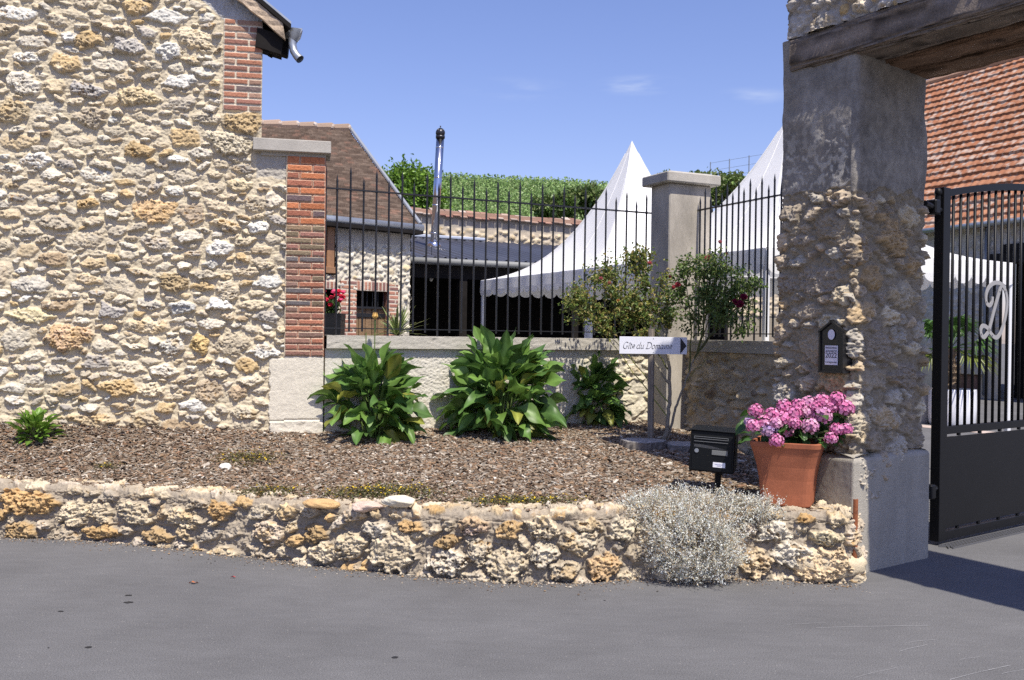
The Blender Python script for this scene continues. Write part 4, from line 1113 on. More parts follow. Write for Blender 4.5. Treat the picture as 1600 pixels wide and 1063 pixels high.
# brown tiled house
BD = nrm((0.766, 0.643)); BN = V3(BD[1], -BD[0]); BC = V3(P(640, 450, 14.5)[0], 14.5)
def BW(px, py, off=0.0):
    o = BC + BN * off; return PL(px, py, (o[0], o[1], 0), (BN[0], BN[1], 0))
def bu(p): return float(np.dot(p[:2] - BC, BD))
def build_brown_house():
    root = empty("pebble_stone_house", (BC[0] - 2, BC[1] - 1, 0), "pale pebble stone house with brown flat tiled roof behind the fence", "house")
    zt = BW(640, 358)[2] + 0.02; uL = -4.2
    d0, d1 = bu(BW(555, 480)), bu(BW(606, 480)); dz = BW(580, 455)[2]
    w0, w1 = bu(BW(470, 400)), bu(BW(523, 400)); wz0, wz1 = BW(515, 428)[2], BW(515, 352)[2]
    o0, o1 = bu(BW(470, 480)), bu(BW(524, 480)); oz = BW(515, 452)[2]
    step = 0.016
    U, V, Pg, Ng = patch(BC, BD, uL, 0.0, 0.0, zt, step)
    pal = [((0.66, 0.60, 0.46), 4), ((0.70, 0.66, 0.55), 3), ((0.62, 0.52, 0.32), 1), ((0.55, 0.52, 0.46), 1)]
    zr = BW(600, 382)[2]
    H, C = rubble(U, V, 401, [(0.05, 0.068, 0.55, 0.85, 160, 0.4), (0.035, 0.05, 0.55, 0.9, 800, 0.5), (0.025, 0.035, 0.6, 0.95, 900, 0.6)], hmax=0.036, pal=pal,
                  mortar=(0.58, 0.53, 0.43), gap=1.10, block=V > zr, porous=0.15, mrough=0.005)
    g = fbm(U * 4, V * 4, 6, 4)
    C = np.where((V > zr)[..., None], np.array((0.46, 0.42, 0.36)) * (1 + 0.25 * g)[..., None], C)  # greyer band under the eave, its shadow put into the wall colour
    mask = ~(((U > d0) & (U < d1) & (V < dz)) | ((U > w0) & (U < w1) & (V > wz0) & (V < wz1)) | ((U > o0) & (U < o1) & (V < oz)))
    surf("wall", Pg, Ng, H, C, M_stone(), root, mask)
    ax = [(*BD, 0), (*BN, 0), (0, 0, 1)]
    def at(u, z, off): q = BC + BD * u + BN * off; return V3(q[0], q[1], z)
    # right return wall, roof closing box behind
    U2, V2, P2, _ = patch(BC, V3(-BN[0], -BN[1]), 0.0, 5.0, 0, zt, 0.03)
    N2 = np.broadcast_to(V3(*BD, 0), P2.shape)
    H2, C2 = rubble(U2, V2, 402, [(0.06, 0.10, 0.6, 0.9, 120, 0.4), (0.04, 0.07, 0.6, 0.95, 500, 0.5)], hmax=0.04, pal=pal, mortar=(0.58, 0.52, 0.42))
    surf("return_wall", P2, N2, H2, C2, M_stone(), root)
    # near-black block standing in for the shade inside the openings
    mb = MB(); mb.box(at((uL) / 2 - 0.02, zt / 2, -0.9), (-uL - 0.1, 1.0, zt), ax, (0.02, 0.02, 0.02)); mb.build("interior_shade", M_dark(), root)
    # brick surround of cellar door
    b0, b1 = bu(BW(530, 480)), bu(BW(620, 480)); lt = BW(580, 440)[2]
    def brickbox(name, u0, u1, z0, z1, soldier=False, seed=1, prd=0.03):
        Ub, Vb, Pb, Nb = patch(BC + BN * prd, BD, u0, u1, z0, z1, 0.009)
        if soldier: ed = np.array([z0, z1]); sp = lambda r: np.arange(u0, u1 + 0.07, 0.062)
        else: ed = np.arange(z0, z1 + 0.062, 0.062); sp = lambda r: np.arange(u0 - (0.11 if r % 2 else 0), u1 + 0.22, 0.22)
        Hb, Cb = bricks(Ub, Vb, ed, sp, seed, lambda r, k, rg: [(0.42, 0.20, 0.14), (0.34, 0.15, 0.11), (0.48, 0.25, 0.17), (0.28, 0.15, 0.13)][rg.choice(4)], hb=0.006, joint=0.014, mort=(0.62, 0.55, 0.45))
        surf(name, Pb, Nb, Hb, Cb, M_stone(), root)
        mbb = MB(); mbb.box(at((u0 + u1) / 2, (z0 + z1) / 2, prd / 2 - 0.07), (u1 - u0 - 0.003, 0.14 + prd - 0.006, z1 - z0), ax, (0.36, 0.18, 0.13)); mbb.build(name + "_core", M_stone(), root)
    brickbox("brick_jamb", b0, d0, 0.0, lt, seed=3); brickbox("brick_jamb", d1, b1, 0.0, BW(610, 445)[2], seed=4)
    brickbox("brick_lintel", d0 + 0.002, d1 - 0.002, dz, lt, True, 5)
    brickbox("brick_lintel", o0, o1 + 0.01, oz, BW(515, 439)[2], True, 6)
    # door: planks with iron straps, grille above
    mb = MB(); zd = BW(580, 482)[2]; uu = d0
    while uu < d1 - 0.01:
        w = min(0.11, d1 - uu); mb.box(at(uu + w / 2, zd / 2, -0.10), (w - 0.008, 0.04, zd), ax, np.array((0.24, 0.155, 0.09)) * random.uniform(0.8, 1.15), bev=0.004); uu += 0.11
    dr = mb.build("door", M_bark(), root)
    for z in (zd - 0.10, zd - 0.75):
        mb = MB(); mb.box(at((d0 + d1) / 2, z, -0.07), (d1 - d0, 0.012, 0.06), ax); mb.build("iron_strap", M_black(), root, vc=False)
    mb = MB(); mb.box(at((d0 + d1) / 2, zd + 0.01, -0.06), (d1 - d0, 0.03, 0.03), ax)
    for k in range(6): mb.tube([at(d0 + (d1 - d0) * (k + 0.5) / 6, zd, -0.06), at(d0 + (d1 - d0) * (k + 0.5) / 6, dz, -0.06)], 0.008, 6)
    mb.build("door_grille", M_black(), root, vc=False)
    # window with brown frame and open dark shutter
    mb = MB(); wm = w1 - 0.07
    mb.box(at(wm, (wz0 + wz1) / 2, -0.02), (0.12, 0.07, wz1 - wz0), ax, (0.30, 0.155, 0.075), bev=0.006)
    mb.box(at(w1 - 0.35, wz0 + 0.05, 0.0), (0.70, 0.10, 0.09), ax, (0.30, 0.16, 0.08), bev=0.006)
    wf = mb.build("window_frame", mat("varnished_wood", vcol=True, rough=0.55, var=0.25, vscale=12), root)
    mb = MB(); mb.box(at(w1 - 0.42, (wz0 + wz1) / 2, -0.06), (0.60, 0.01, wz1 - wz0), ax); mb.build("window_pane", mat("dark_glass", (0.01, 0.012, 0.015), rough=0.08), wf, vc=False)
    # roof
    e0 = BW(300, 319, 0.07); e1 = BW(655, 354.5, 0.07)
    r1 = P(546, 205, 17.4); r0 = P(380, 196, 16.2)
    nrow = 46
    def Hf(U, V):
        Lv = V.max(); c = (V / Lv * nrow); f = c - np.floor(c); row = np.floor(c)
        w = 0.17; cu = U / w + (row % 2) * 0.5; fu = cu - np.floor(cu); t = _hash(np.floor(cu).astype(int), row.astype(int), 3)
        return 0.030 * (1 - f) + 0.012 * t - 0.008 * (np.abs(fu - 0.5) > 0.46) + 0.02 * fbm(U * 0.9, V * 0.9, 2, 2)
    def Cf(U, V, H):
        Lv = V.max(); c = V / Lv * nrow; row = np.floor(c).astype(int); cu = np.floor(U / 0.17 + (row % 2) * 0.5).astype(int)
        t = _hash(cu, row, 5)[..., None]; t2 = _hash(cu, row, 9)[..., None]
        a = np.array((0.115, 0.082, 0.062)); b = np.array((0.20, 0.15, 0.115)); C = a * (1 - t) + b * t
        C = np.where(t2 > 0.9, np.array((0.24, 0.15, 0.11)), C); n = fbm(U * 2, V * 2, 8, 3)[..., None]
        return C * (1 + 0.25 * n)
    mr = M_stone()
    quad_surf("tiled_roof", e0, e1, r1, r0, 460, nrow * 6, Hf, Cf, mr, root)
    b1_ = e1 + V3(-1.2, 6.3, 0); 
    mb = MB(); mb.add([e1 + V3(0, 0.03, 0), b1_, r1 + V3(0.0, 0.05, 0)], [[(0, 1, 2)]], (0.2, 0.14, 0.11)); mb.build("roof_hip", mr, root)
    mb = MB(); mb.tube([e1 + V3(0.02, 0, 0.04), r1 + V3(0.02, 0, 0.05)], 0.03, 8, (0.5, 0.5, 0.5)); mb.build("hip_flashing", mat("pale_zinc", (0.30, 0.32, 0.35), rough=0.6, metal=0.3), root, vc=False)
    # ridge tiles with mortar
    mb = MB(); L = np.linalg.norm(r1 - r0); n = int(L / 0.33)
    for k in range(n):
        a = r0 + (r1 - r0) * (k / n); b = r0 + (r1 - r0) * ((k + 0.96) / n); q = random.uniform(0.8, 1.1)
        mb.tube([a + V3(0, 0, 0.03), b + V3(0, 0, 0.045)], [0.075, 0.09], 8, np.array((0.34, 0.25, 0.19)) * q)
        mb.ell(b + V3(0, -0.02, 0.05), (0.06, 0.09, 0.07), 8, 6, (0.52, 0.45, 0.39), 0.5, k)
    mb.build("ridge_tiles", mr, root)
    # gutter and fascia
    mb = MB(); go = V3(BN[0], BN[1], 0) * 0.03; mb.tube([e0 + go + V3(0, 0, -0.03), e1 + go + V3(0.03, 0, -0.03)], 0.062, 10); mb.build("gutter", M_zinc(), root, vc=False, smooth=True)
    mb = MB(); eo = (e0 + e1) / 2; ed_ = nrm(e1 - e0); mb.box(eo + V3(0, 0.06, -0.10), (np.linalg.norm(e1 - e0) - 0.1, 0.35, 0.05), [ed_, nrm(np.cross(V3(0, 0, 1), ed_)), (0, 0, 1)], (0.06, 0.045, 0.035)); mb.build("eave_board", M_dark(), root)
build_brown_house()

# boundary wall at the back with tiled coping
BWL0 = V3(P(560, 400, 20.9)[0], 20.9)
def build_boundary():
    p0 = BWL0; d = FD; root = empty("boundary_wall", (p0[0] + 5, p0[1] + 2, 0), "long stone boundary wall with red tile coping at the foot of the hill", "wall")
    zt = P(780, 343, p0[1] + (P(780, 345, 22.4)[0] - p0[0]) * d[1] / d[0])[2]
    U, V, Pg, Ng = patch(p0, d, 0.0, 13.0, 2.2, zt, 0.03)
    H, C = rubble(U, V, 501, [(0.10, 0.16, 0.35, 0.6, 60, 0.2), (0.06, 0.10, 0.4, 0.7, 200, 0.3)], hmax=0.05, pal=[((0.58, 0.48, 0.32), 3), ((0.50, 0.42, 0.30), 2), ((0.62, 0.54, 0.40), 2)], mortar=(0.50, 0.43, 0.33), block=V > zt - 0.24)
    g = fbm(U * 2, V * 4, 3, 4)[..., None]
    C = np.where((V > zt - 0.24)[..., None], np.array((0.40, 0.355, 0.29)) * (1 + 0.2 * g), C)  # darker top band paints the shadow of the coping overhang
    surf("wall_face", Pg, Ng, H, C, M_stone(), root)
    ax = [(*d, 0), (d[1], -d[0], 0), (0, 0, 1)]; c = p0 + d * 6.5 - V3(d[1], -d[0]) * 0.2
    mb = MB(); mb.box((c[0], c[1], zt / 2), (13, 0.36, zt), ax, (0.30, 0.26, 0.2)); mb.build("wall_core", M_stone(), root)
    mb = MB(); t = 0.0
    while t < 13:
        for r in range(3):
            q = p0 + d * (t + 0.09 + 0.05 * r) + V3(d[1], -d[0]) * (0.02 - 0.13 * r); cc = np.array([(0.34, 0.20, 0.15), (0.32, 0.22, 0.17), (0.44, 0.36, 0.30), (0.26, 0.14, 0.11)][random.randrange(4)]) * random.uniform(0.8, 1.2)
            mb.box((q[0], q[1], zt + 0.02 + 0.055 * r + random.uniform(-0.025, 0.025)), (0.17, 0.20, 0.022), [ax[0], nrm((d[1], -d[0], -0.45)), nrm((d[1] * 0.45, -d[0] * 0.45, 1))], cc)
        t += 0.18
    c2 = p0 + d * 6.5 - V3(d[1], -d[0]) * 0.10
    mb.box((c2[0], c2[1], zt + 0.05), (13, 0.30, 0.10), ax, (0.35, 0.22, 0.16))
    mb.build("tile_coping", M_stone(), root)
build_boundary()

# open shed with corrugated roof
def build_shed():
    Y0 = 14.9
    E0 = P(560, 398, 14.3); E1 = None
    d3 = V3(*FD, 0); zE = P(640, 402, 16.1)[2]
    e = V3(P(640, 402, 16.1)[0], 16.1, zE); e0 = e - d3 * 1.3; e1 = e + d3 * 6.6
    bkv = V3(-FD[1], FD[0], 0)
    root = empty("open_shed", (e[0] + 2, e[1] + 2, 0), "dark open shed with black corrugated metal roof between the house and tents", "shed")
    run = 4.3
    zR = 3.66
    f0 = e0 + bkv * run; f1 = e1 + bkv * run; f0[2] = f1[2] = zR
    # ribbed sheets: single grid
    L = np.linalg.norm(e1 - e0); period = 0.19; nu = int(L / period) * 8 + 1
    def Hf(U, V):
        f = (U / period) % 1.0; return 0.032 * sstep(0.02, 0.16, f) * sstep(0.46, 0.32, f) + 0.001 * fbm(U * 2, V * 2, 3, 2)
    def Cf(U, V, H): n = fbm(U * 1.5, V * 0.8, 5, 4)[..., None]; return np.array((0.085, 0.088, 0.105)) * (1 + 0.35 * n)
    quad_surf("corrugated_roof", e0, e1, f1, f0, nu, 12, Hf, Cf, mat("roof_sheet", vcol=True, rough=0.38, metal=0.25, fine=0.1, fscale=50), root)
    mb = MB(); th = V3(0, 0, -0.06); mb.slab([e0 + th * 0.5, e1 + th * 0.5, f1 + th * 0.5, f0 + th * 0.5], th, (0.02, 0.018, 0.017)); mb.build("roof_boards", M_dark(), root)
    g0 = e0 - bkv * 0.06 + V3(0, 0, -0.055); g1 = e1 - bkv * 0.06 + V3(0, 0, -0.055)
    mb = MB(); mb.tube([g0, g1], 0.06, 10); mb.build("gutter", mat("grey_gutter", (0.20, 0.205, 0.20), rough=0.6), root, vc=False, smooth=True)
    m_ = e0 + d3 * 1.2; mb = MB(); k0 = f0 + V3(0, 0, 0.05); k1 = e + bkv * run + d3 * 3.2; k1[2] = zR + 0.05
    mb.box((k0 + k1) / 2, (np.linalg.norm(k1 - k0), 0.22, 0.07), [d3, bkv, V3(0, 0, 1)], bev=0.02); mb.build("ridge_flashing", mat("pale_flashing", (0.42, 0.46, 0.54), rough=0.5, metal=0.2), root, vc=False)
    # interior walls, near-black: the shed's deep shade is put into their colour
    dm = M_dark()
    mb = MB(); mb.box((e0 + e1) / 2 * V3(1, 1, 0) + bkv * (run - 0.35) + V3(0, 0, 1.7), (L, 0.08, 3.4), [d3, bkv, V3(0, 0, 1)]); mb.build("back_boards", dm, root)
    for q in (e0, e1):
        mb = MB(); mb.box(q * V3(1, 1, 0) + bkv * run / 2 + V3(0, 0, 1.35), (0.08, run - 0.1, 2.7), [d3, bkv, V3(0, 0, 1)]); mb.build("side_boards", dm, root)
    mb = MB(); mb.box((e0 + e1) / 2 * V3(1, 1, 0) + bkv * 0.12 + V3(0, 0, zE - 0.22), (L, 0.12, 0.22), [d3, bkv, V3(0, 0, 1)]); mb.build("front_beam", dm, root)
    for t in (0.1, 2.3, 4.5, 6.7):
        q = e0 + d3 * t + bkv * 0.12; mb = MB(); mb.box((q[0], q[1], (zE - 0.33) / 2), (0.14, 0.14, zE - 0.33), [d3, bkv, V3(0, 0, 1)]); mb.build("post", dm, root)
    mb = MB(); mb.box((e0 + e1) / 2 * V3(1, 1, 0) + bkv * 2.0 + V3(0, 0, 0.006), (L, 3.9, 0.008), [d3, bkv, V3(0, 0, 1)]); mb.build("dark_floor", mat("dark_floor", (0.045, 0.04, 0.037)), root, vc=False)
    # lamp
    hp = P(674, 421, 16.6); lamp = empty("hanging_lamp", hp + V3(0, 0, 0.4), "small pale hanging lamp under the roof of the dark shed", "lamp")
    mb = MB(); mb.tube([hp + V3(0, 0, 0.4), hp + V3(0, 0, 0.03)], 0.006, 6); mb.build("cord", M_black(), lamp, vc=False)
    mb = MB(); mb.tube([hp + V3(0, 0, 0.04), hp, hp - V3(0, 0, 0.04), hp - V3(0, 0, 0.15)], [0.02, 0.028, 0.028, 0.02], 10); mb.ell(hp - V3(0, 0, 0.17), (0.032, 0.032, 0.04)); mb.build("bulb", mat("lamp_white", (0.85, 0.85, 0.80), rough=0.3), lamp, vc=False, smooth=True)
    # flue
    fb = P(678, 382, 18.4); ft = P(688, 214, 18.4); fl = empty("flue_pipe", fb, "tall shiny steel flue pipe with round cowl on the shed roof", "chimney")
    ms = mat("stainless", (0.62, 0.63, 0.66), rough=0.16, metal=1.0)
    mb = MB(); mb.tube([fb - V3(0, 0, 0.1), ft], 0.076, 20); 
    for s in (0.10, 0.36, 0.62, 0.9):
        q = fb + (ft - fb) * s; mb.tube([q - V3(0, 0, 0.02), q, q + V3(0, 0, 0.02)], [0.075, 0.079, 0.075], 20)
    mb.build("pipe", ms, fl, vc=False, smooth=True)
    mb = MB(); mb.tube([fb - V3(0, 0, 0.10), fb + V3(0, 0, 0.02), fb + V3(0, 0, 0.05)], [0.15, 0.12, 0.08], 20); mb.build("collar", ms, fl, vc=False, smooth=True)
    mb = MB(); mb.tube([ft - V3(0, 0, 0.03), ft + V3(0, 0, 0.02)], 0.088, 20); mb.ell(ft + V3(0, 0, 0.075), (0.082, 0.082, 0.085), 24, 14)
    for k in range(12):
        a = k * math.pi / 6; pp = [ft + V3(math.cos(a) * 0.084 * math.sin(t_), math.sin(a) * 0.084 * math.sin(t_), 0.075 + 0.088 * math.cos(t_)) for t_ in np.linspace(0.2, 2.8, 8)]
        mb.tube(pp, 0.007, 5)
    mb.tube([ft + V3(0, 0, 0.18), ft + V3(0, 0, 0.21)], 0.012, 8)
    mb.build("cowl", mat("cowl_metal", (0.06, 0.06, 0.065), rough=0.35, metal=0.8), fl, vc=False, smooth=True)
build_shed()

# pagoda tents
TL = 3.58; TZ = 2.50; TA = V3(P(752, 440, 16.05)[0], 16.05)
def tent(label, a, sd, fd, peak_z):
    """a: far-left corner, sd along the front (towards camera), fd along the fence direction"""
    ctr = a + sd * TL / 2 + fd * TL / 2
    root = empty("pagoda_tent", (ctr[0], ctr[1], 0), label, "tent", "white pagoda tents in the yard")
    C4 = [a, a + sd * TL, a + sd * TL + fd * TL, a + fd * TL]
    nr, ns = 26, 40
    V = []; 
    for i in range(nr):
        f = i / (nr - 1.0)               # 0 at eave, 1 at peak
        z = TZ + (peak_z - TZ) * (0.16 * f + 0.84 * f ** 2.6)
        sc = 1 - f
        row = []
        for k in range(4):
            p, q = C4[k], C4[(k + 1) % 4]
            for j in range(ns // 4):
                g = j / (ns / 4.0); w = p * (1 - g) + q * g
                # edges sag inwards towards the middle of each side, catenary between ridges
                sag = 1 - 0.10 * math.sin(math.pi * g) * math.sin(math.pi * min(1, f * 1.25)) 
                row.append((ctr[0] + (w[0] - ctr[0]) * sc * sag, ctr[1] + (w[1] - ctr[1]) * sc * sag, z - 0.04 * math.sin(math.pi * g) * (1 - f) * min(1, f * 8)))
        V.append(row)
    V = np.array(V); o = link("canopy", raw_mesh("canopy", V.reshape(-1, 3), grid_faces(nr, ns, True), None, True, M_canvas()), root)
    sm_ = MB()
    for k in range(ns):
        if k % 5: continue
        rr_ = 0.010 if k % 10 == 0 else 0.0045
        sm_.tube([tuple(V[i][k]) for i in range(nr - 1)] , rr_, 5, cap=False)
    sm_.build("seams", M_canvas(), root, vc=False)
    # valance with scallops, four sides
    vb = MB()
    for k in range(4):
        p, q = C4[k], C4[(k + 1) % 4]; out = nrm((p + q) / 2 - ctr); nsc = 15; per = 10; n = nsc * per + 1
        top = []; mid = []; bot = []
        for j in range(n):
            g = j / (n - 1.0); w = p * (1 - g) + q * g + out * (0.012 + 0.008 * math.sin(g * 40)); f = (g * nsc) % 1.0
            top.append((w[0], w[1], TZ + 0.004)); mid.append((w[0] + out[0] * 0.01, w[1] + out[1] * 0.01, TZ - 0.16)); bot.append((w[0] + out[0] * 0.008, w[1] + out[1] * 0.008, TZ - 0.18 - 0.075 * math.sin(math.pi * f) ** 0.6))
        vb.add(np.array([top, mid, bot]).reshape(-1, 3), [grid_faces(3, n)])
    vb.build("valance", M_canvas(), root, vc=False)
    for c in C4:
        w = ctr + (c - ctr) * 0.985; mb = MB(); mb.box((w[0], w[1], TZ / 2), (0.055, 0.055, TZ), [(*fd, 0), (*sd, 0), (0, 0, 1)], bev=0.006); mb.build("leg", mat("tent_pole", (0.72, 0.73, 0.74), rough=0.4), root, vc=False)
    mb = MB()
    for k in range(4):
        p, q = C4[k], C4[(k + 1) % 4]; p = ctr + (p - ctr) * 0.98; q = ctr + (q - ctr) * 0.98
        mb.tube([(p[0], p[1], TZ - 0.03), (q[0], q[1], TZ - 0.03)], 0.02, 6)
    mb.build("eave_frame", mat("tent_pole2", (0.6, 0.6, 0.6), rough=0.4), root, vc=False)
pk = TA + SD * TL / 2 + FD * TL / 2
zpk = P(990, 220, pk[1])[2]
tent("white pagoda tent further back whose pointed peak rises left of the concrete pillar", TA, SD, FD, zpk)
tent("nearer white pagoda tent partly hidden behind the stone gate pier", TA + SD * (TL + 0.03), SD, FD, zpk - 0.35)

# barn with orange tiles beyond the gate
RN0 = G(1433, 615)[:2]; RD = nrm((0.4226, -0.906))
def RW(px, py, off=0.0):
    n = V3(-RD[1], RD[0]); n = -n if np.dot(n, -RN0) < 0 else n
    o = RN0 + n * off; return PL(px, py, (o[0], o[1], 0), (n[0], n[1], 0))
def build_barn():
    n = V3(RD[1], -RD[0]); n = -n if np.dot(n, -RN0) < 0 else n
    root = empty("tiled_barn", (RN0[0] + 2, RN0[1] - 3, 0), "big stone barn with orange clay tile roof seen through the gateway", "barn")
    zg = RW(1440, 362)[2]; ru = lambda p: float(np.dot(p[:2] - RN0, RD))
    uL, uR = -9.0, 12.0
    U, V, Pg, _ = patch(RN0, RD, uL, uR, 0.0, zg, 0.035); Ng = np.broadcast_to(V3(*n, 0), Pg.shape)
    zpl = RW(1445, 563)[2]
    H, C = rubble(U, V, 601, [(0.12, 0.22, 0.4, 0.7, 25, 0.2), (0.07, 0.12, 0.5, 0.8, 120, 0.3)], hmax=0.05, pal=[((0.50, 0.47, 0.42), 3), ((0.42, 0.38, 0.33), 2), ((0.56, 0.52, 0.46), 2)], mortar=(0.44, 0.41, 0.37), block=V < zpl)
    g = fbm(U * 1.5, V * 1.5, 3, 4)[..., None]
    C = np.where((V < zpl)[..., None], np.array((0.56, 0.50, 0.40)) * (1 + 0.2 * g), C); H = np.where(V < zpl, 0.06, H)
    dl, dr = ru(RW(1567, 500)), ru(RW(1640, 500)); dt = RW(1585, 410)[2]
    mask = ~((U > dl) & (U < dr) & (V < dt))
    surf("wall", Pg, Ng, H, C, M_stone(), root, mask)
    ax = [(*RD, 0), (*n, 0), (0, 0, 1)]
    def at(u, z, off): q = RN0 + RD * u + n * off; return V3(q[0], q[1], z)
    mb = MB(); mb.box(at((dl + dr) / 2, dt / 2, -1.2), (dr - dl + 1, 0.1, dt + 0.6), ax); mb.build("doorway_shade", M_dark(), root)  # near-black board set back, standing in for the shade inside the doorway
    mb = MB(); mb.box(at((dl + dr) / 2, dt + 0.12, 0.06), (dr - dl + 0.7, 0.2, 0.28), ax, (0.035, 0.028, 0.024)); mb.build("door_lintel", M_dark(), root)
    mb = MB(); mb.box(at((dl + dr) / 2 - 0.2, 4.0, 0.04), (dr - dl - 0.4, 0.1, 0.55), ax, (0.03, 0.026, 0.024)); mb.build("hayloft_beam", M_dark(), root)
    # low hatch, downpipe, tap
    h0, h1 = ru(RW(1492, 600)), ru(RW(1532, 600)); hz = RW(1510, 585)[2]
    mb = MB(); mb.box(at((h0 + h1) / 2, hz / 2, 0.12), (h1 - h0, 0.12, hz), ax, (0.14, 0.075, 0.055), bev=0.02); mb.build("cellar_hatch", mat("hatch_wood", (0.14, 0.08, 0.06), rough=0.8, var=0.4, vscale=5), root, vc=False)
    mb = MB(); mb.box(at((h0 + h1) / 2, hz + 0.14, 0.12), (h1 - h0 + 0.4, 0.30, 0.26), ax, bev=0.02); mb.build("hatch_sill", M_conc(), root, vc=False)
    q = ru(RW(1546, 450)); mb = MB(); mb.tube([at(q, 0.1, 0.14), at(q, zg - 0.1, 0.14)], 0.055, 10); mb.build("downpipe", mat("pipe_grey", (0.16, 0.18, 0.21), rough=0.5), root, vc=False, smooth=True)
    # roof
    e0 = at(uL - 0.3, zg - 0.05, 0.35); e1 = at(uR + 0.3, zg - 0.05, 0.35)
    # ridge position from the photograph: passes (1460,127) at about 5.4 m behind
    bk = 4.3; rz = PL(1460, 128, (RN0 - n * bk).tolist() + [0], (n[0], n[1], 0))[2]
    r0 = at(uL - 0.3, rz, -bk); r1 = at(uR + 0.3, rz, -bk)
    rows = 24
    def Hf(U, V):
        c = V / V.max() * rows; f = c - np.floor(c); row = np.floor(c); w = 0.24; fu = (U / w) % 1.0
        t = _hash(np.floor(U / w).astype(int), row.astype(int), 3)
        return 0.062 * (1 - f) + 0.008 * np.sin(fu * 2 * math.pi) + 0.014 * t + 0.03 * fbm(U * 0.6, V * 0.6, 3, 2)
    def Cf(U, V, H):
        c = V / V.max() * rows; row = np.floor(c).astype(int); cu = np.floor(U / 0.24).astype(int); t = _hash(cu, row, 4)[..., None]
        t = t * 0.8; C = np.array((0.35, 0.145, 0.075)) * (1 - t) + np.array((0.47, 0.23, 0.13)) * t; C = C * (1 - 0.55 * sstep(0.80, 0.98, 1 - np.abs((c - row) - 0.03))[..., None])  # lower edge of each course darkened, the step shadow painted into the tiles
        n_ = fbm(U * 5, V * 5, 5, 4) + 0.06; li = sstep(0.12, 0.3, n_ + 0.3 * fbm(U * 0.8, V * 0.8, 6, 3))[..., None] * 0.75
        C = C * (1 + 0.18 * fbm(U * 1.0, V * 1.0, 7, 3))[..., None]
        return C * (1 - li) + np.array((0.50, 0.41, 0.34)) * li
    quad_surf("tiled_roof", e0, e1, r1, r0, 620, rows * 8, Hf, Cf, M_stone(), root)
    # close the far slope, ridge
    s0 = at(uL - 0.3, zg, -2 * bk - 0.3); s1 = at(uR + 0.3, zg, -2 * bk - 0.3)
    mb = MB(); mb.quad(r0 + V3(0, 0, -0.02), r1 + V3(0, 0, -0.02), s1, s0, (0.4, 0.18, 0.1)); mb.build("back_roof_slope", M_stone(), root)
    mb = MB(); mb.tube([r0 + V3(0, 0, 0.03), r1 + V3(0, 0, 0.03)], 0.11, 8, (0.50, 0.30, 0.2)); mb.build("ridge_tiles", M_stone(), root)
    mb = MB(); mb.add([at(uL, 0, -0.05), at(uL, 0, -2 * bk), at(uL, zg, -2 * bk), at(uL, rz - 0.1, -bk), at(uL, zg, -0.05)], [[(0, 1, 2, 3, 4)]], (0.48, 0.44, 0.38)); mb.build("gable_wall", M_stone(), root)
    mb = MB(); mb.tube([e0 + V3(*n, 0) * 0.08, e1 + V3(*n, 0) * 0.08], 0.075, 10); mb.build("gutter", M_zinc(), root, vc=False, smooth=True)
build_barn()
def paving():
    n = V3(-0.4226, 0.906); c = G(1500, 668)
    mb = MB(); a = G(1380, 662)[:2]; b = G(1640, 688)[:2]; d = nrm(b - a); w = V3(-d[1], d[0]) * 0.45
    a = a - d * 2; b = b + d * 3
    mb.quad((*a, 0.004), (*b, 0.004), (*(b + w), 0.004), (*(a + w), 0.004), (0.5, 0.40, 0.34)); o = mb.build("path", mat("pink_paving", vcol=True, var=0.15, vscale=5), None); tag(o, kind="structure")
paving()

# hillside with vines
def build_hill():
    nx, ny = 90, 70
    X, Yn = np.meshgrid(np.linspace(-60, 90, nx), np.linspace(0, 1, ny))
    Y = 24 + 100 * Yn
    base = lambda X, Y: 3.4 + 8.0 * sstep(0, 1, np.clip((Y - 24) / 42, 0, 1)) + 1.2 * np.clip((Y - 66) / 50, 0, 1) + 0.5 * fbm(X * 0.05, Y * 0.05, 3, 3) - 0.012 * np.abs(X - 2)
    skew = lambda x_: x_ * 0.30 + np.clip(x_ - 7, 0, 200) * 1.6
    Yg = Y + skew(X)
    Z = base(X, Y)
    Z = np.where(Yn == 0, -0.2, Z)
    C = np.array((0.07, 0.10, 0.03)) * (1 + 0.3 * fbm(X * 0.3, Y * 0.3, 5, 3))[..., None]
    o = surf("hill", np.stack([X, Yg, Z], -1), np.zeros(X.shape + (3,)), X * 0, C, M_stone()); tag(o, kind="structure")
    # vine foliage: rows running across the slope
    n = 230000
    x = R_.uniform(-14, 34, n); yn = R_.random(n) ** 1.15; y = 24.3 + 50 * yn
    row = 1.1; y = np.floor(y / row) * row + R_.normal(0, 0.26, n)
    h = np.abs(R_.normal(0.0, 0.28, n)); h = np.clip(h, 0, 0.6)
    z = base(x, y) + h
    pos = np.stack([x, y + skew(x), z], -1)
    nn = np.stack([R_.normal(0, 0.5, n), -0.6 + R_.normal(0, 0.5, n), 0.8 + R_.normal(0, 0.4, n)], -1)
    dr = rdir(n); sz = R_.uniform(0.07, 0.13, n) * (1 + (y - 24) / 70)
    col = pick([(0.20, 0.31, 0.09), (0.25, 0.37, 0.12), (0.13, 0.22, 0.06), (0.30, 0.38, 0.15)], n, 0.2, [4, 4, 2, 1.5])
    V, Fa, C = leafcloud(pos, dr, nn, sz, sz * 0.8, col)
    o = link("vineyard", raw_mesh("vineyard", V, Fa, C, False, M_leaf())); tag(o, "dense green vineyard rows covering the hillside", "vineyard", kind="stuff")
    return base
HB = build_hill()

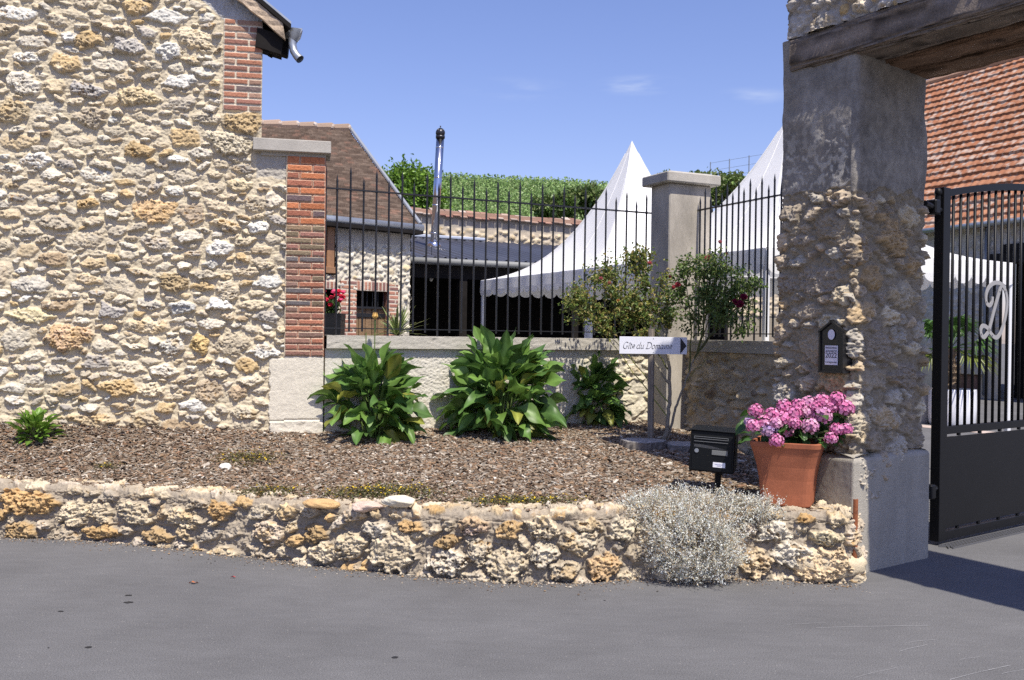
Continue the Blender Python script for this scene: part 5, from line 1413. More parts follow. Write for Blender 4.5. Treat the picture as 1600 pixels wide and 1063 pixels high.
def leafy(name, label, cat, centre, rad, n, size, pal, group=None, trunk=None, squash=0.7, seed=1, trunk_top=None, parent=None):
    """bush: noisy ellipsoid of clumps"""
    rg = np.random.default_rng(seed); centre = np.array(centre, float); rad = np.array(rad, float)
    nc = max(8, n // 90); d = rg.normal(size=(nc, 3)); d /= np.linalg.norm(d, axis=1)[:, None]
    cc = centre + d * rad * (rg.random((nc, 1)) ** 0.45) * 0.85
    k = rg.integers(0, nc, n); q = rg.normal(size=(n, 3)) * rad.min() * 0.17 + cc[k]
    out = (q - centre) / rad; nn = out + rg.normal(size=(n, 3)) * 0.7 + V3(0, 0, 0.5)
    dr = out * 0.6 + rg.normal(size=(n, 3)) * 0.7
    col = np.array(pal)[rg.integers(0, len(pal), n)] * (1 + 0.18 * rg.normal(size=(n, 1))) * (0.8 + 0.4 * rg.random((nc, 1))[k])
    L = size * rg.uniform(0.6, 1.3, n)
    V, Fa, C = leafcloud(q, dr, nn, L, L * 0.6, np.clip(col, 0.005, 0.9))
    root = empty(name, (centre[0], centre[1], centre[2] - rad[2]), label, cat, group)
    link("crown", raw_mesh("crown", V, Fa, C, False, M_leaf()), root)
    mb = MB(); b0 = trunk if trunk is not None else centre - V3(0, 0, rad[2] + 0.5)
    for j in range(7):
        e = cc[j]; mid = (np.array(b0) + e) / 2 + rg.normal(size=3) * 0.1 * rad
        mb.tube([b0, mid, e], [0.035 * rad.max(), 0.022 * rad.max(), 0.008 * rad.max()], 6, (0.12, 0.09, 0.065))
    mb.build("trunk", M_bark(), root)
    return root
p = P(632, 310, 27.0)
leafy("bush", "bright green bushy tree rising behind the brown tiled roof", "tree", p, (1.25, 1.2, 0.95), 9000, 0.13, [(0.15, 0.27, 0.035), (0.22, 0.36, 0.05), (0.10, 0.19, 0.025)], seed=4, trunk=p - V3(0, 0, 1.6))
hp = [(918, 312, 36, 1.0, 0.5), (1060, 288, 40, 1.6, 0.55), (1115, 300, 38, 1.4, 0.8), (1155, 290, 39, 1.4, 0.55), (868, 322, 34, 0.9, 0.5)]
hl = ["dark green shrub on the hillside just left of the tent peak", "pale green hedge shrub on the hilltop right of the white tent peak", "shrub on the hillside seen just above the pillar cap to its right",
      "rounded shrub on the hilltop beside the wire fence", "olive flowering shrub low on the hillside left of the dark shrub"]
for k, (x, y, Y, rx, rz) in enumerate(hp):
    leafy("hillside_shrub", hl[k], "shrub", P(x, y, Y), (rx, rx, rz), 3500, 0.18, [(0.11, 0.18, 0.045), (0.15, 0.23, 0.06), (0.19, 0.23, 0.08)], group="shrubs on the hillside", seed=20 + k)
def hill_fence():
    a = P(1110, 262, 44); b = P(1195, 248, 42); root = empty("wire_fence", a, "thin wire fence with slender posts along the hilltop", "fence")
    for f in (0.0, 0.36, 0.72):
        q = a + (b - a) * f; mb = MB(); mb.tube([q - V3(0, 0, 1.9), q + V3(0, 0, 0.25)], 0.025, 6); mb.build("post", M_zinc(), root, vc=False)
    for z in (0.2, -0.15, -0.5):
        mb = MB(); mb.tube([a + V3(0, 0, z), b + V3(0, 0, z)], 0.007, 5); mb.build("wire", M_zinc(), root, vc=False)
hill_fence()

# palm in a white pot
def build_palm():
    b = G(1487, 664); sc = b[1] / F
    root = empty("plant_pot", b, "large white round pot holding the fan palm beyond the gate", "pot")
    r1 = 0.43; h = 0.69
    prof = [(r1 * 0.90, 0.0), (r1 * 0.97, 0.06), (r1, 0.3), (r1, h - 0.03), (r1 * 0.985, h), (r1 * 0.92, h), (r1 * 0.9, h - 0.08)]
    mb = MB(); n = 32; v = [[(b[0] + r * math.cos(a), b[1] + r * math.sin(a), z) for a in np.arange(n) * 2 * math.pi / n] for r, z in prof]
    mb.add(np.array(v).reshape(-1, 3), [grid_faces(len(prof), n, True)]); mb.build("shell", mat("white_resin", (0.74, 0.75, 0.78), rough=0.45), root, vc=False, smooth=True)
    mb = MB(); mb.tube([(b[0], b[1], h - 0.09), (b[0], b[1], h - 0.07)], r1 * 0.905, 24, (0.06, 0.045, 0.035)); mb.build("soil", M_stone(), root)
    b2 = G(1456, 664); mb = MB(); root2 = empty("plant_pot", b2, "grey pot standing behind the gate pier left of the white pot", "pot")
    v = [[(b2[0] - 0.12 + r * 0.8 * math.cos(a), b2[1] + 0.5 + r * 0.8 * math.sin(a), z) for a in np.arange(n) * 2 * math.pi / n] for r, z in prof]
    mb.add(np.array(v).reshape(-1, 3), [grid_faces(len(prof), n, True)]); mb.build("shell", mat("grey_resin", (0.22, 0.22, 0.23), rough=0.5), root2, vc=False, smooth=True)
    pr = empty("fan_palm", (b[0], b[1], h - 0.08), "fan palm with fibrous trunk and bright green fronds in white pot", "palm")
    top = P(1482, 545, b[1]); top = V3(b[0] - 0.05, b[1], top[2])
    mb = MB(); zs = np.linspace(h - 0.1, top[2], 16); r = np.array([0.10 + 0.03 * ((k % 2) - 0.5) + 0.02 * math.sin(k) for k in range(16)])
    mb.tube([(b[0] - 0.05 * (k / 15), b[1], z) for k, z in enumerate(zs)], r, 12, (0.17, 0.125, 0.085)); 
    for k in range(160):
        a = random.uniform(0, 6.28); z = random.uniform(h, top[2]); p0 = V3(b[0] + 0.1 * math.cos(a), b[1] + 0.1 * math.sin(a), z); mb.tube([p0, p0 + V3(0.06 * math.cos(a), 0.06 * math.sin(a), 0.08)], [0.009, 0.002], 4, (0.2, 0.15, 0.10))
    mb.build("trunk", M_bark(), pr)
    for k in range(24):
        a = k * 2.4 + random.uniform(-0.2, 0.2); el = random.uniform(-0.55, 1.15); L = random.uniform(0.35, 0.55)
        d = V3(math.cos(a) * math.cos(el), math.sin(a) * math.cos(el), math.sin(el)); hub = top + d * L
        lb = MB(); yel = el < -0.2
        c = np.array((0.18, 0.22, 0.04)) if yel else np.array((0.07, 0.15, 0.03)); c = c * random.uniform(0.8, 1.3)
        lb.tube([top, top + d * L * 0.5 + V3(0, 0, 0.02), hub], [0.012, 0.009, 0.007], 5, c)
        side = nrm(np.cross(d, V3(0, 0, 1))); up = np.cross(side, d)
        for j in range(18):
            g = (j / 17.0 - 0.5) * 2.6; e = nrm(d * math.cos(g) + side * math.sin(g)); l = random.uniform(0.42, 0.55) * (1 - 0.15 * abs(g)); w = 0.020
            sp_ = nrm(np.cross(e, up)); droop = V3(0, 0, -1)
            m1 = hub + e * l * 0.5 + up * 0.03; t = hub + e * l + droop * (0.10 + 0.14 * random.random())
            lb.add([hub, m1 + sp_ * w, t, m1 - sp_ * w, m1 - up * 0.012], [[(0, 1, 4), (1, 2, 4), (2, 3, 4), (3, 0, 4)]], c * random.uniform(0.85, 1.2))
        lb.build("frond", M_leaf(), pr)
build_palm()

# planter with red flowers and variegated plant behind the coping
def build_yard_plants():
    q = P(516, 490, 12.6); root = empty("planter", (q[0], q[1], 0), "tall black planter with red geraniums beside the brick pilaster", "planter")
    zt = q[2]; prof = [(0.13, 0), (0.17, zt - 0.05), (0.175, zt), (0.15, zt), (0.14, zt - 0.06)]
    mb = MB(); v = [[(q[0] + r * a, q[1] + r * b_, z) for a, b_ in ((-1, -1), (1, -1), (1, 1), (-1, 1))] for r, z in prof]
    mb.add(np.array(v).reshape(-1, 3), [grid_faces(len(prof), 4, True)]); mb.box((q[0], q[1], zt - 0.05), (0.28, 0.28, 0.02)); mb.build("box", M_black(), root, vc=False)
    g = leafy("geranium", "red flowering geranium in the tall black planter", "flowers", q + V3(0, 0, 0.12), (0.17, 0.17, 0.15), 420, 0.05, [(0.06, 0.12, 0.03), (0.09, 0.16, 0.04)], seed=51, trunk=q)
    cl = pick([(0.75, 0.04, 0.09), (0.82, 0.10, 0.22), (0.65, 0.02, 0.05)], 26)
    for k in range(26):
        c = q + V3(random.uniform(-0.17, 0.17), random.uniform(-0.2, 0.05), random.uniform(0.06, 0.32)); mb = MB(); mb.ell(c, (0.032, 0.032, 0.025), 9, 7, cl[k], 0.9, k); mb.build("flower_head", M_petal(), g)
    b = P(620, 524, 11.0); root = empty("variegated_flax", b, "spiky cream and green striped flax plant behind the fence coping", "plant")
    mb = MB(); mb.tube([(b[0], b[1], 0), (b[0] + 0.02, b[1], 0.7), b], [0.09, 0.08, 0.07], 8, (0.15, 0.12, 0.08)); mb.build("stem", M_bark(), root)
    lb = MB()
    for k in range(60):
        a = random.uniform(0, 6.28); el = random.uniform(0.25, 1.35); L = random.uniform(0.28, 0.47); d = V3(math.cos(a) * math.cos(el) * 1.3, math.sin(a) * math.cos(el), math.sin(el)); d = nrm(d)
        s = nrm(np.cross(d, V3(0, 0, 1))); w = 0.014; pts = [b + d * L * t + V3(0, 0, -0.10 * t * t * math.cos(el)) for t in (0, 0.35, 0.7, 1.0)]; ws = (w * 0.7, w, w * 0.8, 0.001)
        rows = np.array([[p_ - s * w_, p_ - s * w_ * 0.4 - V3(0, 0, 0.002), p_ + s * w_ * 0.4 - V3(0, 0, 0.002), p_ + s * w_] for p_, w_ in zip(pts, ws)])
        cr = np.array((0.50, 0.50, 0.20)); gr = np.array((0.13, 0.20, 0.06)); C = np.array([[cr, gr, gr, cr]] * 4) * random.uniform(0.8, 1.15)
        lb.add(rows.reshape(-1, 3), [grid_faces(4, 4)], C.reshape(-1, 3))
    lb.build("leaves", M_leaf(), root)
build_yard_plants()
# ================================================================== GARDEN OBJECTS
def blade(mb, base, d, L, W, droop, twist=0.0, wave=0.2, col=(0.06, 0.12, 0.02), nseg=9, up=V3(0, 0, 1), petiole=0.2):
    """broad undulating leaf with a folded midrib and a petiole"""
    d = nrm(d); side = np.cross(d, up); side = nrm(side if np.linalg.norm(side) > 1e-3 else V3(1, 0, 0)); nu = np.cross(side, d)
    c_, s_ = math.cos(twist), math.sin(twist); side2 = side * c_ + nu * s_
    rows = []; C = []; p = np.array(base, float); ph = random.uniform(0, 6.28); tot = L * (1 + petiole)
    cur = d.copy(); st = tot / nseg; fr = random.uniform(5, 8)
    for k in range(nseg + 1):
        t = k / nseg; tl = (t - petiole / (1 + petiole)) * (1 + petiole)
        w = 0.006 if tl <= 0.0 else W * 0.5 * (math.sin(math.pi * min(1, tl) ** 0.75) ** 0.75) + 0.002
        n_ = nrm(np.cross(side2, cur)); wv = wave * w * math.sin(fr * tl + ph) * 1.2; wv2 = wave * w * math.sin(fr * tl + ph + 1.9) * 1.2
        fold = 0.32 * w
        rows.append([p - side2 * w + n_ * (fold + wv), p - side2 * w * 0.5 + n_ * (fold * 0.62 + wv * 0.3), p, p + side2 * w * 0.5 + n_ * (fold * 0.62 + wv2 * 0.3), p + side2 * w + n_ * (fold + wv2)])
        c = np.array(col); e = c * random.uniform(0.9, 1.1); C.append([e, c, c * 1.35 + 0.012, c, e])
        cur = nrm(cur + V3(0, 0, -1) * droop / nseg * (0.4 + t)); p = p + cur * st
    mb.add(np.array(rows).reshape(-1, 3), [grid_faces(nseg + 1, 5)], np.array(C).reshape(-1, 3))

def big_plant(label, base, n, H, R, leafL, seed, stalks=(), top_bias=1.0, yellow=0.08):
    random.seed(seed)
    root = empty("leafy_perennial", base, label, "plant", "broad leaved plants along the cream wall")
    st = MB(); lb = MB()
    for k in range(n):
        a = random.uniform(0, 6.28); f = random.random()
        h = H * (0.05 + 0.78 * f ** 0.9); rr = R * (0.40 + 0.5 * math.sin(math.pi * min(1, 0.25 + f * 0.75))) * random.uniform(0.15, 1.0) * 0.62
        p = V3(base[0] + rr * math.cos(a), base[1] + rr * math.sin(a) * 0.7, base[2] + h)
        el = -0.10 + 0.95 * f ** 1.2 * top_bias + random.uniform(-0.35, 0.65); a = a + random.uniform(-1.0, 1.0)
        d = V3(math.cos(a) * math.cos(el), math.sin(a) * math.cos(el) * 0.9, math.sin(el))
        L = leafL * random.uniform(0.7, 1.15) * (1.0 if f < 0.85 else 0.95)
        c = np.array((0.085, 0.17, 0.038)) * random.uniform(0.75, 1.3)
        if random.random() < 0.4: c = np.array((0.14, 0.25, 0.05)) * random.uniform(0.8, 1.2)
        if random.random() < yellow * (1.9 - 1.5 * f): c = np.array((0.26, 0.28, 0.05)) * random.uniform(0.7, 1.1)
        blade(lb, p, d, L, L * random.uniform(0.34, 0.48), random.uniform(0.5, 2.0) * (1.2 - 0.8 * f), random.uniform(-0.9, 0.9), random.uniform(0.3, 0.75), c, nseg=10)
        if k % 3 == 0: st.tube([V3(base[0] + rr * 0.3 * math.cos(a), base[1] + rr * 0.3 * math.sin(a), base[2]), (V3(*base) + p) / 2 + V3(0, 0, h * 0.1), p], [0.007, 0.007, 0.006], 5, (0.10, 0.15, 0.04))
    lb.build("foliage", M_leaf(), root, smooth=True); st.build("stems", M_bark(), root)
    for (px, py, Y, flower) in stalks:
        t = P(px, py, Y); b = V3(t[0], t[1], base[2] + 0.2); sb = MB(); sb.tube([b, (b + t) / 2, t], [0.007, 0.006, 0.005], 6, (0.12, 0.17, 0.05)); s_ = sb.build("flower_stalk", M_bark(), root)
        if flower:
            fb = MB()
            for k in range(7):
                a = k * 0.9; fb.add([t, t + V3(0.03 * math.cos(a), 0.03 * math.sin(a), 0.03), t + V3(0.018 * math.cos(a + .4), 0.018 * math.sin(a + .4), 0.075), t + V3(0.03 * math.cos(a + 0.8), 0.03 * math.sin(a + 0.8), 0.035)], [[(0, 1, 2, 3)]], (0.75, 0.48, 0.16))
            fb.ell(t + V3(0, 0, 0.03), (0.018, 0.018, 0.03), 8, 6, (0.6, 0.4, 0.12)); fb.build("flower", M_petal(), s_)
    random.seed(7)
b1 = on_bed(584, 686); b2 = on_bed(782, 682); b3 = on_bed(922, 663)
big_plant("broad leaved green plant with a yellow bud on a tall stalk, nearest the brick pilaster", b1, 150, 0.72, 0.54, 0.30, 31,
          [(572, 520, b1[1] + 0.05, False), (586, 500, b1[1] + 0.02, True)])
big_plant("largest broad leaved green plant, middle of the three by the cream wall", b2, 210, 0.83, 0.70, 0.33, 32, [])
big_plant("narrow dark broad leaved plant left of the arrow sign", b3, 210, 0.66, 0.46, 0.24, 33, [(905, 590, b3[1] - 0.1, False)])
# small bright plant
def small_plant():
    b = on_bed(57, 690); root = empty("small_plant", b, "small bright green leafy plant at the foot of the stone house", "plant"); lb = MB(); random.seed(5)
    for k in range(95):
        a = random.uniform(0, 6.28); f = random.random(); el = 0.1 + 1.2 * f; r = 0.13 * random.random(); d = V3(math.cos(a) * math.cos(el), math.sin(a) * math.cos(el), math.sin(el))
        blade(lb, b + V3(r * math.cos(a), r * math.sin(a), 0.02 + 0.15 * f), d, random.uniform(0.08, 0.12), random.uniform(0.045, 0.065), random.uniform(0.5, 1.6), random.uniform(-.4, .4), 0.2, np.array((0.13, 0.24, 0.03)) * random.uniform(0.7, 1.25), nseg=6)
    lb.build("foliage", M_leaf(), root, smooth=True); sb = MB()
    for k in range(8): a = k * 0.8; sb.tube([b, b + V3(0.06 * math.cos(a), 0.06 * math.sin(a), 0.12)], [0.005, 0.003], 5, (0.12, 0.16, 0.04))
    sb.build("stems", M_bark(), root)
small_plant()

# low yellow-flowered creeping patches
def patches():
    spec = [("patch of yellow flowered creeper around a pale stone in the mulch", 385, 722, 0.26, 0.16, 900), ("broad mat of yellow flowered creeper behind the wall top", 590, 776, 0.42, 0.16, 2400),
            ("sparse olive creeper near the left part of the wall top", 420, 775, 0.25, 0.12, 700), ("thin creeper mat with yellow flowers left of the silver bush", 810, 790, 0.42, 0.10, 1300),
            ("tiny creeper tuft between the house and the wall", 165, 735, 0.10, 0.05, 140)]
    for lab, px, py, rx, ry, n in spec:
        b = on_bed(px, py); x = b[0] + R_.normal(0, rx * 0.5, n); y = np.maximum(b[1] + R_.normal(0, ry * 0.6, n), yfront(x) + 0.12); z = zbed(x, y) + 0.02 + 0.03 * R_.random(n)
        pos = np.stack([x, y, z], -1); col = pick([(0.13, 0.13, 0.045), (0.17, 0.15, 0.06), (0.18, 0.12, 0.07), (0.10, 0.11, 0.035)], n, 0.2)
        yl = R_.random(n) < 0.05; col[yl] = (0.72, 0.52, 0.03); pos[yl, 2] += 0.018
        L = R_.uniform(0.012, 0.026, n); V, Fa, C = leafcloud(pos, rdir(n) * V3(1, 1, 0.5), rdir(n) * 0.5 + V3(0, 0, 1), L, L * 0.7, col)
        o = link("ground_cover", raw_mesh("ground_cover", V, Fa, C, False, M_leaf())); tag(o, lab, "ground cover", kind="stuff")
patches()

def rock(name, label, c, r, col, seed, cat="stone", group=None):
    nu, nv = 40, 26; th = np.linspace(0.001, math.pi - 0.001, nv)[:, None]; ph = np.arange(nu)[None] * 2 * math.pi / nu
    d = np.stack([np.sin(th) * np.cos(ph), np.sin(th) * np.sin(ph), np.cos(th) + 0 * ph], -1)
    rg = np.random.default_rng(seed); k = np.full(th.shape[0:1] + (nu,), 9.0)
    for _ in range(11):
        n = rg.normal(size=3); n /= np.linalg.norm(n); dt = d @ n; k = np.minimum(k, np.where(dt > 0.2, rg.uniform(0.72, 1.0) / np.maximum(dt, 0.2), 9))
    k = np.minimum(k, 1.15)
    nz = fbm(d[..., 0] * 3 + d[..., 2] * 2 + seed, d[..., 1] * 3 - d[..., 2], seed, 4); k = k * (1 + 0.16 * nz)
    C = np.array(col) * (1 + 0.35 * nz)[..., None]
    o = link(name, raw_mesh(name, (np.asarray(c) + d * k[..., None] * np.asarray(r)).reshape(-1, 3), grid_faces(nv, nu, True), C.reshape(-1, 3), True, M_stone()))
    tag(o, label, cat, group); return o
def wt(px, off=0.07):
    X = px; 
    g = G(px, 900); Y = np.interp(px, [x for x, _ in FP], fpw[:, 1]) + off
    q = P(px, 600, Y); return V3(q[0], Y, float(ztop(q[0])))
for (px, lab, r, col, s, off, dz) in ((506, "flat orange loose stone on the wall top, leftmost of the three", (0.115, 0.07, 0.035), (0.55, 0.36, 0.17), 3, 0.05, 0.02),
                                 (573, "pinkish flat loose stone on the wall top, between orange and pale ones", (0.105, 0.07, 0.033), (0.60, 0.46, 0.37), 4, 0.05, 0.015),
                                 (626, "pale cream loose stone lying highest on the wall top", (0.11, 0.08, 0.04), (0.68, 0.62, 0.48), 5, 0.10, 0.045)):
    q = wt(px, off); rock("loose_stone", lab, q + V3(0, 0, dz), r, col, s, group="loose stones on the wall top")
q = on_bed(352, 735); rock("loose_stone", "small whitish stone in the mulch beside the creeper", q + V3(0, 0, 0.02), (0.045, 0.04, 0.035), (0.68, 0.65, 0.60), 9)
q = G(1320, 905); rock("boulder", "knobbly cream boulder at the foot of the gate pier plinth", V3(q[0] - 0.12, q[1] + 0.06, 0.11), (0.27, 0.17, 0.15), (0.60, 0.50, 0.34), 14)

# log slices
def log_slice(label, px, py, r, h, seed):
    b = on_bed(px, py); rg = np.random.default_rng(seed); n = 64; a = np.arange(n) * 2 * math.pi / n
    rad = r * (1 + 0.06 * np.sin(3 * a + seed) + 0.05 * np.sin(7 * a) + 0.02 * rg.normal(size=n))
    root = empty("log_slice", b, label, "log slice", "sawn log slices under the rose")
    rows = []; cols = []
    for f, z in ((1.0, -0.03), (1.02, h * 0.3), (1.0, h * 0.7), (0.98, h - 0.006), (0.95, h), (0.75, h + 0.002), (0.5, h + 0.001), (0.25, h), (0.02, h)):
        nz = 0.02 * rg.normal(size=n) if z > 0 and f > 0.97 else 0
        rows.append(np.stack([b[0] + rad * (f + nz) * np.cos(a), b[1] + rad * (f + nz) * np.sin(a), np.full(n, b[2] + z)], -1))
        base = np.array((0.17, 0.15, 0.13)) if z < h - 0.003 else np.array((0.33, 0.31, 0.29)); cols.append(np.array([base * (1 + 0.2 * rg.normal()) for _ in range(n)]))
    link("disc", raw_mesh("disc", np.array(rows).reshape(-1, 3), grid_faces(9, n, True), np.clip(np.array(cols).reshape(-1, 3), 0.03, 1), False, mat("sawn_wood", vcol=True, rough=0.95, fine=0.2, fscale=40, bump=0.7, bscale=30)), root)
log_slice("grey weathered log slice lying in front of the sign post", 1005, 702, 0.205, 0.085, 1)
log_slice("half hidden grey log slice behind the black mailbox", 1072, 705, 0.20, 0.07, 2)

# sign and its post
def nib_text(strokes_by_letter, advance, slant=0.28, nib=0.13, hair=0.035, ang=0.75):
    V = []; Fq = []; x0 = 0.0; na = V3(math.cos(ang), math.sin(ang)) * nib / 2; nb = V3(-math.sin(ang), math.cos(ang)) * hair / 2
    for ch, st in strokes_by_letter:
        for pl in st:
            pl = np.array(pl, float); pl[:, 0] += x0
            pl[:, 0] += pl[:, 1] * slant
            for a, b in zip(pl[:-1], pl[1:]):
                d = b - a; n = V3(-d[1], d[0]); n = n / (np.linalg.norm(n) + 1e-9)
                w = abs(np.dot(n, na)) + hair / 2 + 0.004; k = len(V)
                e = d / (np.linalg.norm(d) + 1e-9) * 0.015
                V += [a - n * w - e, b - n * w + e, b + n * w + e, a + n * w - e]; Fq.append((k, k + 1, k + 2, k + 3))
        x0 += advance[ch]
    return np.array(V), Fq, x0
def arc(cx, cy, rx, ry, a0, a1, n=14):
    return [(cx + rx * math.cos(math.radians(a)), cy + ry * math.sin(math.radians(a))) for a in np.linspace(a0, a1, n)]
LET = {
    'G': [arc(0.62, 0.80, 0.55, 0.80, 50, 300, 22) + [(0.98, 0.15), (1.02, 0.62)], [(0.78, 0.62), (1.14, 0.64)]],
    'i': [[(0.05, 0.88), (0.17, 0.98), (0.17, 0.15), (0.27, 0.02), (0.38, 0.12)]],
    '^': [[(-0.02, 1.22), (0.17, 1.48), (0.36, 1.22)]],
    't': [[(0.18, 1.32), (0.18, 0.2), (0.30, 0.02), (0.46, 0.14)], [(0.02, 0.97), (0.42, 0.99)]],
    'e': [[(0.10, 0.48), (0.60, 0.60)] + arc(0.37, 0.58, 0.26, 0.40, 5, 300, 16) + [(0.64, 0.2)]],
    'd': [arc(0.38, 0.48, 0.32, 0.47, 60, 350, 18), [(0.72, 1.65), (0.70, 0.2), (0.80, 0.02), (0.92, 0.12)]],
    'u': [[(0.03, 0.88), (0.14, 0.97), (0.14, 0.28), (0.25, 0.02), (0.45, 0.05), (0.64, 0.35)], [(0.66, 0.98), (0.65, 0.15), (0.75, 0.02), (0.86, 0.12)]],
    'D': [[(0.28, 1.55), (0.26, 0.03)], [(0.05, 1.55), (0.40, 1.58)] + arc(0.55, 0.80, 0.72, 0.77, 95, -95, 20) + [(0.05, 0.03)]],
    'o': [arc(0.40, 0.48, 0.33, 0.47, 90, 450, 22)],
    'm': [[(0.03, 0.88), (0.14, 0.97), (0.14, 0.02)], [(0.15, 0.55), (0.32, 0.92), (0.50, 0.96), (0.56, 0.72), (0.55, 0.02)], [(0.57, 0.55), (0.75, 0.92), (0.93, 0.96), (1.0, 0.72), (0.98, 0.18), (1.06, 0.02), (1.18, 0.12)]],
    'a': [arc(0.38, 0.46, 0.32, 0.46, 60, 350, 18), [(0.68, 0.95), (0.67, 0.18), (0.76, 0.02), (0.88, 0.12)]],
    'n': [[(0.03, 0.88), (0.14, 0.97), (0.14, 0.02)], [(0.15, 0.55), (0.34, 0.92), (0.54, 0.96), (0.62, 0.72), (0.60, 0.18), (0.70, 0.02), (0.82, 0.12)]],
    ' ': []}
ADV = {'G': 1.28, 'i': 0.44, '^': 0.0, 't': 0.52, 'e': 0.74, 'd': 0.98, 'u': 0.94, 'D': 1.45, 'o': 0.86, 'm': 1.24, 'a': 0.94, 'n': 0.88, ' ': 0.42}
def build_sign():
    c = P(1019.5, 540, 9.15); rollx = V3(math.cos(RHO * 0.4), 0.10, 0.0); ex = nrm(rollx); ey = V3(0, 0, 1); ez = nrm(np.cross(ex, ey)); 
    root = empty("direction_sign", (c[0], c[1], c[2] - 0.08), "white arrow sign reading Gîte du Domaine in front of the rose", "sign")
    W, Hh = 0.655, 0.163; ax = [ex, -ez, ey]
    off = c + ez * 0.032
    mb = MB(); mb.box(off, (W, 0.006, Hh), ax, bev=0.0015); board = mb.build("board", mat("sign_white", (0.74, 0.75, 0.80), rough=0.4), root, vc=False)
    black = mat("sign_black", (0.02, 0.02, 0.025), rough=0.5)
    V, Fq, Wt = nib_text([(ch, LET[ch]) for ch in "Gi^te du Domaine".replace("i^", "^i")], ADV)
    s = 0.475 / Wt; o = off + ez * 0.0045 - ex * 0.298 - ey * 0.032
    mb = MB(); mb.add(np.array([o + ex * v[0] * s + ey * v[1] * s for v in V]), [Fq]); mb.build("lettering", black, board, vc=False)
    f = off + ez * 0.0045; mb = MB()
    mb.add([f + ex * 0.262 + ey * 0.078, f + ex * 0.262 - ey * 0.078, f + ex * 0.322], [[(0, 1, 2)]]); mb.build("arrow", black, board, vc=False)
    for z in (0.066, -0.066):
        mb = MB(); mb.tube([f + ey * z - ez * 0.002, f + ey * z + ez * 0.002], 0.004, 8); mb.build("screw", M_zinc(), board, vc=False)
    # post
    b = V3(c[0] - 0.005, c[1] + 0.0, float(zbed(c[0], c[1])))
    pr = empty("wooden_post", b, "round weathered grey wooden post carrying the arrow sign", "post")
    zs = np.linspace(b[2] - 0.1, c[2] + 0.16, 30); n = 16; rows = []; C = []
    rg = np.random.default_rng(8); a = np.arange(n) * 2 * math.pi / n; crack = 0.004 * rg.normal(size=n)
    for z in zs:
        r = 0.0275 + crack + 0.0006 * rg.normal(size=n); rows.append(np.stack([b[0] - 0.006 * (z - b[2]) + r * np.cos(a), b[1] + r * np.sin(a), np.full(n, z)], -1)); C.append(np.array([np.array((0.19, 0.16, 0.125)) * (1 + 70 * cr) for cr in crack]))
    V = np.array(rows).reshape(-1, 3); k = len(V)
    link("pole", raw_mesh("pole", V, [grid_faces(30, n, True), np.array([list(range(k - n, k))])], np.clip(np.array(C).reshape(-1, 3), 0.05, 1), False, mat("post_wood", vcol=True, rough=0.95, var=0.3, vscale=20, bump=0.6, bscale=30, stretch=(3, 3, 0.5))), pr)
build_sign()

